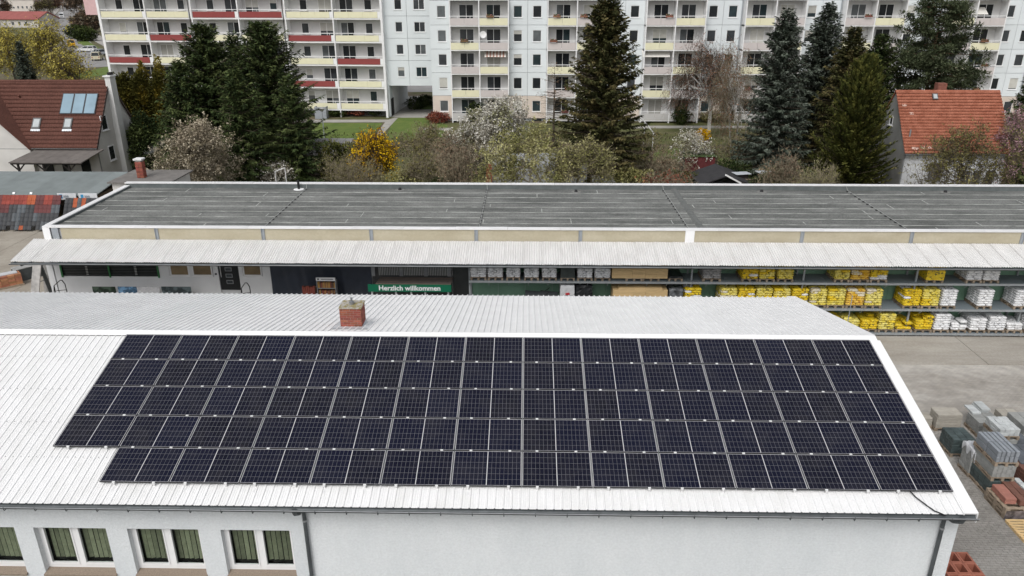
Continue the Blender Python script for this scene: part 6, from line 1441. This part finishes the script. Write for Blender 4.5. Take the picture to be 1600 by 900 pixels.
# low shrubs along the flats
for i, (px, py, h, R, mt, lab) in enumerate(((1064, 194, 2.2, 1.0, L_box, 'clipped round evergreen in front of the grey balcony'), (683, 191, 1.2, 1.4, L_redb, 'small red shrub at the corner of the beige ground floor'), (744, 192, 2.6, 1.1, L_box, 'evergreen shrub behind the white cherry'), (1110, 190, 1.4, 1.5, L_olv, 'low olive shrub left of the weeping birch'), (1145, 190, 1.5, 1.2, L_box, 'low evergreen beside the weeping birch'), (560, 180, 1.2, 1.6, L_redb, 'reddish shrub under the ground floor balconies'), (587, 180, 1.2, 1.3, L_box, 'green shrub at the last balcony column'), (650, 170, 1.6, 1.5, L_box, 'square green hedge seen through the passage'), (668, 164, 1.4, 1.5, L_box, 'green hedge deeper in the passage court'), (530, 181, 1.0, 1.4, L_box, 'low green shrub beside the dustbin enclosure'))):
    x, y, _ = gp(px, py); mound('garden_shrub', lab, x, y, h, R, mt, 140 + i, 2200, .22, 'shrubs along the flats', 'bush')
for i, (px, py, Yq, h, R, mt, lab) in enumerate(((625, 262, 60, 2.0, 1.8, L_ygr, 'fresh green hedge below the forsythia'), (700, 268, 58, 2.2, 1.6, L_box, 'dark green hedge left of the brick gate post'), (985, 262, 60, 2.4, 2.0, L_ygr, 'fresh green hedge right of the cone spruce'), (1060, 262, 61, 2.0, 1.6, L_thu, 'olive hedge left of the red shed'), (1145, 256, 63, 2.4, 1.7, L_box, 'green hedge right of the red shed'), (1240, 268, 56, 2.6, 1.9, L_ygr, 'fresh green hedge under the blue spruces'), (450, 268, 60, 2.0, 1.6, L_box, 'green hedge behind the white tubular frame'))):
    mound('garden_hedge', lab, at_px(px, py, Yq), Yq, h, R, mt, 170 + i, 2600, .2, 'hedges in the gardens', 'hedge')
# low garden weeds as ground cover
r = np.random.default_rng(77); n = 26000; p = np.stack([r.uniform(-34, 44, n), r.uniform(45, 88, n), np.zeros(n)], 1)
keep = ((p[:, 0] > -23.3) | (p[:, 1] > 58)) & ((np.sin(p[:, 0] * .5) + np.sin(p[:, 1] * .7 + p[:, 0] * .2) + r.normal(size=n) * .7) > -.3); p = p[keep]; n = len(p)
Q = ribbons(p, unit(r.normal(size=(n, 3)) * .6 + [0, 0, 1.2]), r.uniform(.12, .4, n), r.uniform(.06, .14, n), r)
gobj = link('garden_weeds', quads('garden_weeds', Q, [leafmat('weed_a', (.085, .105, .03)), leafmat('weed_b', (.11, .10, .05)), leafmat('weed_c', (.06, .055, .035))], r.integers(0, 3, n))); tag(gobj, 'low weeds and dry grass covering the garden plots', 'weeds', kind='stuff')
#@@SECTION extras
# ================================================================== GARDEN STRUCTURES
M_gconc = M('garage_concrete', (.33, .34, .34), .92, .12, 1.2, rnd=.06)
Y = 60.5; zt = gz(840, 257, Y)
gw = thing('garage_row', 'grey concrete garage wall between brick posts behind the hall roof', 'garage', (gx(840, 270, Y), Y, 0))
for a, b in lengths(gx(768, 257, Y), gx(918, 258, Y), 2.0): MB().box(a + .01, b - .01, Y, Y + .12, 0, zt).build('wall_panel', M_gconc, gw)
MB().box(gx(768, 257, Y), gx(918, 258, Y), Y + .121, Y + 5, 0, zt - .1).build('garage_body', M_gconc, gw)
M_bp = M('post_brick', (.27, .075, .04), .9, .15, 6, rnd=.25)
bpm = MB().cbox(0, .22, 0, .24, 0, .075, .006).mesh('brick', M_bp)
for (p, y0, y1, lab) in ((764, 256, 284, 'red brick post at the near end of the grey garage wall'), (874, 252, 284, 'red brick post before the middle of the grey garage wall')):
    Yp = Y - .6; x = gx(p, 270, Yp); zt2 = gz(p, y0, Yp); o = thing('brick_post', lab, 'brick post', (x, Yp, 0), 'brick posts at the garages'); z = 0; k = 0
    MB().box(x - .2, x + .2, Yp + .02, Yp + .2, 0, zt2 - .02).build('mortar_core', M_mortar, o)
    while z < zt2 - .08:
        for h in (0, 1): link('brick', bpm, o, (x - .23 + h * .235 + (.03 if k % 2 else 0), Yp, z))
        z += .085; k += 1
x0, x1 = gx(926, 280, 60), gx(962, 280, 60); ms = thing('metal_shed', 'small shed with flat pale grey metal roof right of the garages', 'shed', ((x0 + x1) / 2, 60, 0))
z1 = gz(940, 274, 61.5); z0 = gz(940, 288, 59.5)
MB().box(x0 + .1, x1 - .1, 59.7, 61.4, 0, z0 - .06).build('wall', M_gconc, ms)
for a, b in lengths(x0, x1, .6): MB().hexa([(a, 59.5, z0 - .04), (b - .02, 59.5, z0 - .04), (b - .02, 61.5, z1 - .04), (a, 61.5, z1 - .04), (a, 59.5, z0), (b - .02, 59.5, z0), (b - .02, 61.5, z1), (a, 61.5, z1)]).build('roof_sheet', M('metal_grey', (.36, .37, .37), .5, .1), ms)
# dark garage roof with white verge
Y = 58.0; xa, xm, xb = gx(1093, 288, Y), gx(1137, 275, Y), gx(1178, 288, Y); zt, zb = gz(1137, 274, Y), gz(1100, 289, Y)
dg = thing('dark_roof_garage', 'garage with black felt gable roof and white verge behind the hall', 'garage', (xm, Y + 2, 0)); M_bfelt = M('black_felt', (.035, .034, .036), .9, .2, 3)
MB().box(xa + .2, xb - .2, Y + .2, Y + 4, 0, zb - .12).build('wall', M_gconc, dg)
for a, b in ((xa, xm), (xb, xm)): MB().hexa([(a, Y, zb - .08), (b, Y, zt - .08), (b, Y + 4.2, zt - .08), (a, Y + 4.2, zb - .08), (a, Y, zb), (b, Y, zt), (b, Y + 4.2, zt), (a, Y + 4.2, zb)]).build('felt_slope', M_bfelt, dg)
MB().bar((xm - .2, Y - .04, zt + .06), (xm + 1.1, Y - .04, zb + .15), .1, .12).build('verge_board', M_pvc, dg)
# red shed, white shed, frames
Y = 66.0; x0, x1 = gx(1070, 255, Y), gx(1117, 255, Y); zt = gz(1100, 245, Y); rs2 = thing('red_shed', 'dark red garden shed half hidden by bare fruit trees', 'shed', ((x0 + x1) / 2, Y, 0))
for a, b in lengths(x0, x1, .25): MB().box(a, b - .012, Y, Y + .05, 0, zt).build('plank', M('red_plank', (.13, .028, .03), .85, .15, 3, rnd=.15), rs2)
MB().box(x0, x1, Y + .051, Y + 2.2, 0, zt - .02).build('shed_body', M_bfelt, rs2); MB().box(x0 - .1, x1 + .1, Y - .1, Y + 2.3, zt + .002, zt + .06).build('shed_cover', M('shed_green', (.06, .09, .03), .9, .2), rs2)
Y = 66.0; x0, x1 = gx(458, 255, Y), gx(512, 255, Y); zw = gz(470, 243, Y); ws = thing('white_shed', 'pale garden shed with grey pitched cover beside the big spruces', 'shed', ((x0 + x1) / 2, Y + 2, 0))
MB().box(x0, x1, Y, Y + 3.8, 0, zw).build('wall', M('shed_cream', (.42, .40, .37), .9, .08), ws)
Yb = 71.5; zbk = gz(540, 216, Yb)
for k in range(6):
    f0, f1 = k / 6, (k + 1) / 6 - .01; A = lambda f: x0 - .3 + (x1 - x0 + 1.6) * f
    MB().hexa([(A(f0), Y - .3, zw - .02), (A(f1), Y - .3, zw - .02), (A(f1), Yb, zbk - .06), (A(f0), Yb, zbk - .06), (A(f0), Y - .3, zw + .06), (A(f1), Y - .3, zw + .06), (A(f1), Yb, zbk), (A(f0), Yb, zbk)]).build('cover_sheet', M('shed_grey_cover', (.27, .265, .26), .9, .1, rnd=.05), ws)
MB().box(x0 - .3, x1 + .3, Y - .34, Y - .301, zw - .08, zw + .05).build('fascia', M_bfelt, ws)
for p in (468, 484): MB().box(gx(p, 260, Y) - .04, gx(p, 260, Y) + .04, Y - .06, Y - .002, .6, zw - .3).build('trellis_bar', M_dtimber, ws)
MB().box(gx(462, 260, Y), gx(492, 260, Y), Y - .065, Y - .061, 1.1, 1.18).build('trellis_bar', M_dtimber, ws)
Y = 58; x0, x1 = gx(431, 280, Y), gx(447, 280, Y); z = gz(431, 268, Y); z2 = gz(447, 262, Y)
tag(MB().tube((x0, Y, 0), (x0, Y, z), .035, n=6).tube((x0, Y, z), (x1, Y, z2), .035, n=6).tube((x1, Y, z2), (x1, Y, 0), .035, n=6).build('tubular_stand', M_pvc, at=(x0, Y, 0)), 'white tubular frame standing behind the hall near the spruces', 'stand')
# lamp post, clothes pole, bin enclosure
x, y, _ = gp(507, 217); z = gz(503, 174, y); lp = thing('street_lamp', 'slim grey lamp post on the lawn before the white flats', 'street lamp', (x, y, 0)); MB().tube((x, y, 0), (x, y, z), .06, .045, 8).build('post', M_post, lp); MB().tube((x, y, z), (x, y, z + .3), .12, .34, 10).tube((x, y, z + .3), (x, y, z + .4), .34, .1, 10).build('lamp_head', M('lamp_grey', (.35, .35, .34), .6), lp)
x, y, _ = gp(1024, 215); Yc2 = 74; a = yp(1003, 185, Yc2); b = yp(1024, 211, Yc2); tag(MB().tube(a, b, .06, n=6).tube((a[0] + .3, Yc2, 0), (a[0] + .3, Yc2, a[2] - .3), .05, n=6).tube((b[0] - .2, Yc2, 0), (b[0] - .2, Yc2, b[2] + .25), .05, n=6).build('slanting_pole', M_pvc, at=(a[0], Yc2, 0)), 'slanting white pole frame right of the cone spruce', 'pole frame')
x, y, _ = gp(503, 186); be = thing('bin_enclosure', 'grey bin enclosure at the path beside the balconies', 'bin enclosure', (x, y, 0)); mb = MB(); mb.box(x - .9, x + .6, y + .1, y + .2, 0, 1.5).box(x - .9, x - .8, y + .2, y + 1.2, 0, 1.5).box(x + .5, x + .6, y + .2, y + 1.2, 0, 1.5); mb.build('panel_wall', M_post, be); MB().cbox(x - .55, x + .2, y + .35, y + 1.0, 0, 1.2, .06).build('bin', M_black, be)
# plank pile with tin sheets
x, y, _ = gp(1185, 292); y = 59.; x = gx(1180, 285, y); pp_ = thing('plank_pile', 'pile of old planks and tin sheets behind the hall', 'plank pile', (x, y, 0)); zt = gz(1180, 278, y)
for k in range(8): rbox(MB(), x + random.uniform(-.3, .3), y + k * .16 - .5, zt - .5 + k * .03, zt - .44 + k * .03, 2.6, .14, random.uniform(-.15, .15)).build('plank', M('old_plank', (.22, .17, .12), .9, .2, 4, rnd=.3), pp_)
rbox(MB(), x, y, 0, zt - .52, 2.4, 1.2, 0).build('timber_core', M_dtimber, pp_)
for dx, dy, dz in ((-.9, .9, .15), (1.0, 1.1, .22)): rbox(MB(), x + dx, y + dy, zt + dz, zt + dz + .03, 1.3, .9, .2).build('tin_sheet', M('tin_pale', (.5, .53, .56), .4, .1), pp_); rbox(MB(), x + dx, y + dy, .0, zt + dz - .002, .9, .6, .2).build('sheet_support', M_dtimber, pp_)

# ================================================================== STREET: cars, houses, trees
M_tyre = M('tyre', (.015, .015, .016), .8)
def car(label, px, py, heading, col, L=4.3, W=1.78, Hh=1.5, kind='hatch'):
    x, y, _ = gp(px, py); o = thing('parked_car', label, 'car', (x, y, .03), 'cars on the street', heading)
    pt = M('paint_' + '_'.join(str(c) for c in col), col, .3, .03, 1, spec=.5)
    def ch(nm, mb, mat, par=o, smooth=False):
        q = bpy.data.objects.new(nm, mb.mesh(nm, mat, smooth)); COL.objects.link(q); q.parent = par; return q
    h = L / 2
    if kind == 'van': lo = [(-h, .35), (-h, 1.0), (-h + .1, 1.1), (h - 1.0, 1.1), (h - .1, .95), (h, .6), (h, .35)]; up_ = [(-h + .03, 1.1), (-h + .12, Hh), (h - 2.0, Hh), (h - 1.05, 1.1)]
    elif kind == 'wagon': lo = [(-h, .35), (-h, .75), (-h + .08, .92), (h - 1.1, .92), (h - .15, .78), (h, .55), (h, .35)]; up_ = [(-h + .1, .92), (-h + .45, Hh - .02), (h - 2.1, Hh), (h - 1.15, .92)]
    else: lo = [(-h, .35), (-h, .75), (-h + .1, .9), (h - 1.05, .9), (h - .15, .76), (h, .55), (h, .35)]; up_ = [(-h + .25, .9), (-h + .75, Hh), (h - 1.95, Hh), (h - 1.1, .9)]
    mb = MB(); mb.extrude([(a, b) for a, b in lo], 'y', -W / 2, W / 2); ch('body', mb, pt)
    mb = MB(); k = W / 2 - .06; t = W / 2 - .22; n4 = len(up_)
    P = [(a, -(k if b < 1.2 else t), b) for a, b in up_] + [(a, (k if b < 1.2 else t), b) for a, b in up_]
    mb.v = P; mb.f = [(0, 1, 2, 3), (7, 6, 5, 4), (0, 4, 5, 1), (2, 6, 7, 3)]; mb.m = [0] * 4; ch('glasshouse', mb, M_glass)
    a1, a2 = up_[1][0], up_[2][0]; mb = MB(); mb.box(a1 - .03, a2 + .03, -t - .02, t + .02, Hh - .02, Hh + .04)
    for sx in (-1, 1):
        for (p, q) in ((up_[0], up_[1]), (up_[3], up_[2]), (((up_[0][0] + up_[3][0]) / 2, up_[0][1]), ((a1 + a2) / 2, Hh))): mb.bar((p[0], sx * (k + .005), p[1]), (q[0], sx * (t + .005), q[1]), .05, .09)
    ch('upper_shell', mb, pt)
    for xx in (-h + .8, h - .85):
        for sy in (-1, 1):
            wl = ch('wheel', MB().tube((xx, sy * (W / 2 - .18), .31), (xx, sy * (W / 2 + .02), .31), .32, .32, 16), M_tyre); ch('rim', MB().tube((xx, sy * (W / 2 + .021), .31), (xx, sy * (W / 2 + .03), .31), .2, .2, 12), M_alu, wl)
    for sy in (-1, 1): ch('headlight', MB().box(h - .06, h + .01, sy * .6 - .16, sy * .6 + .16, .6, .74), M('lamp_clear', (.6, .6, .6), .2)); ch('tail_light', MB().box(-h - .01, -h + .05, sy * .7 - .1, sy * .7 + .1, .68, .88), M('lamp_red', (.3, .01, .01), .3))
    return o
car('bright yellow van driving away on the street', 112, 73, 2.15, (.68, .36, .005), 4.6, 1.85, 1.85, 'van')
car('white estate car parked nearest the white flats', 137, 81, 3.1, (.68, .69, .69), 4.7, 1.8, 1.45, 'wagon')
car('cream van parked with its rear towards the gardens', 153, 94, 1.9, (.55, .5, .36), 4.5, 1.85, 1.8, 'van')
car('silver car beside the cream van', 154.5, 86.5, 2.6, (.36, .38, .4), 4.3, 1.8, 1.45)
car('small white car far up the street', 112.5, 30.5, -1.0, (.66, .66, .66), 4.2)
def truck(label, px, py, heading):
    x, y, _ = gp(px, py); o = thing('delivery_truck', label, 'truck', (x, y, .03), None, heading); W = 2.2
    def ch(nm, mb, mat, par=o): q = bpy.data.objects.new(nm, mb.mesh(nm, mat)); COL.objects.link(q); q.parent = par; return q
    ch('box_body', MB().cbox(-3.4, 1.0, -W / 2, W / 2, .7, 3.0, .06), M_trim); ch('cab', MB().extrude([(1.05, .5), (1.05, 2.5), (1.9, 2.5), (2.5, 1.6), (2.9, 1.3), (2.95, .5)], 'y', -W / 2 + .05, W / 2 - .05), M_trim)
    ch('windscreen', MB().hexa([(1.98, -.9, 2.42), (2.52, -.95, 1.62), (2.52, .95, 1.62), (1.98, .9, 2.42), (2.02, -.9, 2.45), (2.56, -.95, 1.64), (2.56, .95, 1.64), (2.02, .9, 2.45)]), M_glass); ch('grille', MB().box(2.951, 2.97, -.7, .7, .7, 1.1), M_black)
    for xx in (-2.2, 2.0):
        for sy in (-1, 1): wl = ch('wheel', MB().tube((xx, sy * (W / 2 - .25), .42), (xx, sy * (W / 2 + .0), .42), .42, .42, 16), M_tyre); ch('rim', MB().tube((xx, sy * (W / 2 + .001), .42), (xx, sy * (W / 2 + .012), .42), .25, .25, 12), M_alu, wl)
truck('white box truck standing far up the street', 97, 29, -1.05)
# far houses
def far_house(label, px, py, w, d, hw_, hr, wallc, roofc, rz):
    x, y, _ = gp(px, py); o = thing('far_house', label, 'house', (x, y, 0), 'far houses beyond the street')
    wm, rm = M('fh_wall_' + str(px), wallc, .9, .05, .3), M('fh_roof_' + str(px), roofc, .9, .12, .6)
    MB().extrude([(y, 0), (y + d, 0), (y + d, hw_), (y + d / 2, hr - .15), (y, hw_)], 'x', x - w / 2, x + w / 2).build('wall', wm, o)
    for (ya, yb3) in ((y - .6, y + d / 2), (y + d + .6, y + d / 2)): MB().hexa([(x - w / 2 - .5, ya, hw_ - .5), (x + w / 2 + .5, ya, hw_ - .5), (x + w / 2 + .5, yb3, hr - .1), (x - w / 2 - .5, yb3, hr - .1), (x - w / 2 - .5, ya, hw_ - .2), (x + w / 2 + .5, ya, hw_ - .2), (x + w / 2 + .5, yb3, hr + .2), (x - w / 2 - .5, yb3, hr + .2)]).build('roof_slope', rm, o)
    nw = int(w / 3)
    for k in range(nw):
        for zz in (1.0, 3.8):
            if zz + 1.4 < hw_: flat_window(o, x - w / 2 + 1 + k * (w - 1) / nw, y - .05, zz, 1.2, 1.4, 2, False)
    o.rotation_euler = (0, 0, rz); return o
far_house('white house with shallow red roof at the top left edge', 18, 43, 26, 12, 3.6, 6.0, (.55, .52, .48), (.28, .09, .08), -.15)
far_house('taller cream house behind the shallow red roof', 22, 24, 30, 14, 9.5, 14, (.62, .57, .52), (.2, .16, .15), -.15)
far_house('grey roofed house far along the street', 62, 10, 24, 12, 6, 10, (.5, .46, .42), (.16, .12, .11), .2)
far_house('pale far house behind the street trees', 108, -4, 40, 14, 9, 13, (.5, .47, .45), (.2, .11, .09), .0)
STG = 'bare trees along the far street'
for i, (px, py, Hh, R, mt, lab) in enumerate(((124, 28, 11, 5, L_brn, 'bare street tree on the pavement before the pink annex'), (132, 22, 12, 5, L_brn, 'bare street tree close to the pink annex'), (82, 25, 10, 6, L_rust, 'orange brown tree beside the far pavement'), (72, 30, 9, 6, L_olv, 'olive tree before the hedge on the far pavement'), (102, 17, 12, 6, L_brn, 'reddish tree beyond the box truck'), (90, 14, 13, 6, L_brn, 'tall bare tree behind the box truck'), (117, 14, 12, 6, L_brn, 'thin bare tree in the middle of the far street row'), (4, 38, 14, 7, L_brn, 'dark bare tree before the cream house'), (52, 18, 12, 7, L_brn, 'bare tree beside the cream far house'), (138, 12, 12, 6, L_brn, 'bare tree rising behind the pink annex'))):
    x, y, _ = gp(px, py); hwp = R * FPX / (y * .93 + 4)
    broad('street_tree', lab, px, y, 0, hwp, mt, 200 + i, levels=3, twigs=4, tlen=(.6, 2.0), leaves=1600, lsize=.5, twig_w=.09, bark=BARK, group=STG, H=Hh, spread=.8, trunk_f=.35)
for i, (px, py, h, R, lab) in enumerate(((123, 60, 4.2, 5.2, 'large dark round shrub beside the yellow van'), (135, 64, 3.6, 4.6, 'smaller dark round shrub beside the parked estate car'), (64, 34, 4, 9, 'long green hedge at the far pavement'), (50, 33, 4, 8, 'green hedge before the shallow red roof'))):
    x, y, _ = gp(px, py); mound('round_shrub', lab, x, y, h, R * .75, L_box, 230 + i, 3000, .55, 'round shrubs by the street', 'bush')
x, y, _ = gp(150, 50); mound('bare_hedge', 'grey brown bare hedge along the wall left of the flats', x - 3, y, 7, 5, [BARK_G, BARK, L_brn[0]], 240, 5000, .9, cat='hedge')
# grey wall beside the street, litter bin
x, y, _ = gp(87, 36); lbn = thing('litter_bin', 'dark litter bin at the far kerb', 'litter bin', (x, y, 0)); MB().tube((x, y, 0), (x, y, 1.5), .7, .8, 10).build('bin_body', M_black, lbn); MB().tube((x, y, 1.501), (x, y, 1.9), .8, .4, 10).build('bin_lid', M_zinc, lbn)
# thin smoke from the outbuilding chimney
sm = bpy.data.materials.new('thin_smoke'); sm.use_nodes = True; nn = sm.node_tree.nodes; ll = sm.node_tree.links; nn.remove(nn['Principled BSDF'])
pv = nn.new('ShaderNodeVolumePrincipled'); pv.inputs['Color'].default_value = (.8, .83, .86, 1); tcn = nn.new('ShaderNodeTexCoord'); nz = nn.new('ShaderNodeTexNoise'); nz.inputs['Scale'].default_value = 2.2; ll.new(tcn.outputs['Object'], nz.inputs['Vector'])
mr = nn.new('ShaderNodeMapRange'); mr.inputs['From Min'].default_value = .48; mr.inputs['From Max'].default_value = .8; mr.inputs['To Max'].default_value = 2.2; ll.new(nz.outputs['Fac'], mr.inputs['Value']); sx = nn.new('ShaderNodeSeparateXYZ'); ll.new(tcn.outputs['Object'], sx.inputs[0])
def mth(op, a, b_):
    q = nn.new('ShaderNodeMath'); q.operation = op
    for i_, v_ in enumerate((a, b_)):
        if isinstance(v_, (int, float)): q.inputs[i_].default_value = v_
        else: ll.new(v_, q.inputs[i_])
    return q.outputs[0]
dz_ = mth('SUBTRACT', sx.outputs['Z'], mth('MULTIPLY', sx.outputs['X'], .526)); rad_ = mth('SQRT', mth('ADD', mth('MULTIPLY', sx.outputs['Y'], sx.outputs['Y']), mth('MULTIPLY', dz_, dz_)), 0)
fade = mth('MAXIMUM', mth('SUBTRACT', 1, mth('DIVIDE', rad_, mth('ADD', .06, mth('MULTIPLY', mth('MINIMUM', sx.outputs['X'], 1.0), .38)))), 0); fade = mth('MULTIPLY', fade, mth('MAXIMUM', mth('SUBTRACT', 1, mth('DIVIDE', sx.outputs['X'], 1.9)), 0))
ll.new(mth('MULTIPLY', mr.outputs[0], fade), pv.inputs['Density']); ll.new(pv.outputs[0], nn['Material Output'].inputs['Volume'])
V = []; Fq = []
for j in range(9):
    for i in range(12):
        t = j / 8; rr3 = .06 + .5 * math.sin(min(1, t * 1.15) * math.pi * .86); a = 2 * math.pi * i / 12; V.append((t * 1.9, rr3 * math.cos(a), t * 1.0 + rr3 * math.sin(a)))
for j in range(8):
    for i in range(12): Fq.append((j * 12 + i, j * 12 + (i + 1) % 12, (j + 1) * 12 + (i + 1) % 12, (j + 1) * 12 + i))
me = bpy.data.meshes.new('smoke'); me.from_pydata(V, [], Fq + [tuple(range(11, -1, -1)), tuple(96 + i for i in range(12))]); me.materials.append(sm); me.update()
tag(link('smoke', me, None, (xc + .1, 47.5, gz(217, 244, 47.5) + .05)), 'thin pale smoke drifting from the brick chimney', 'smoke', kind='stuff')
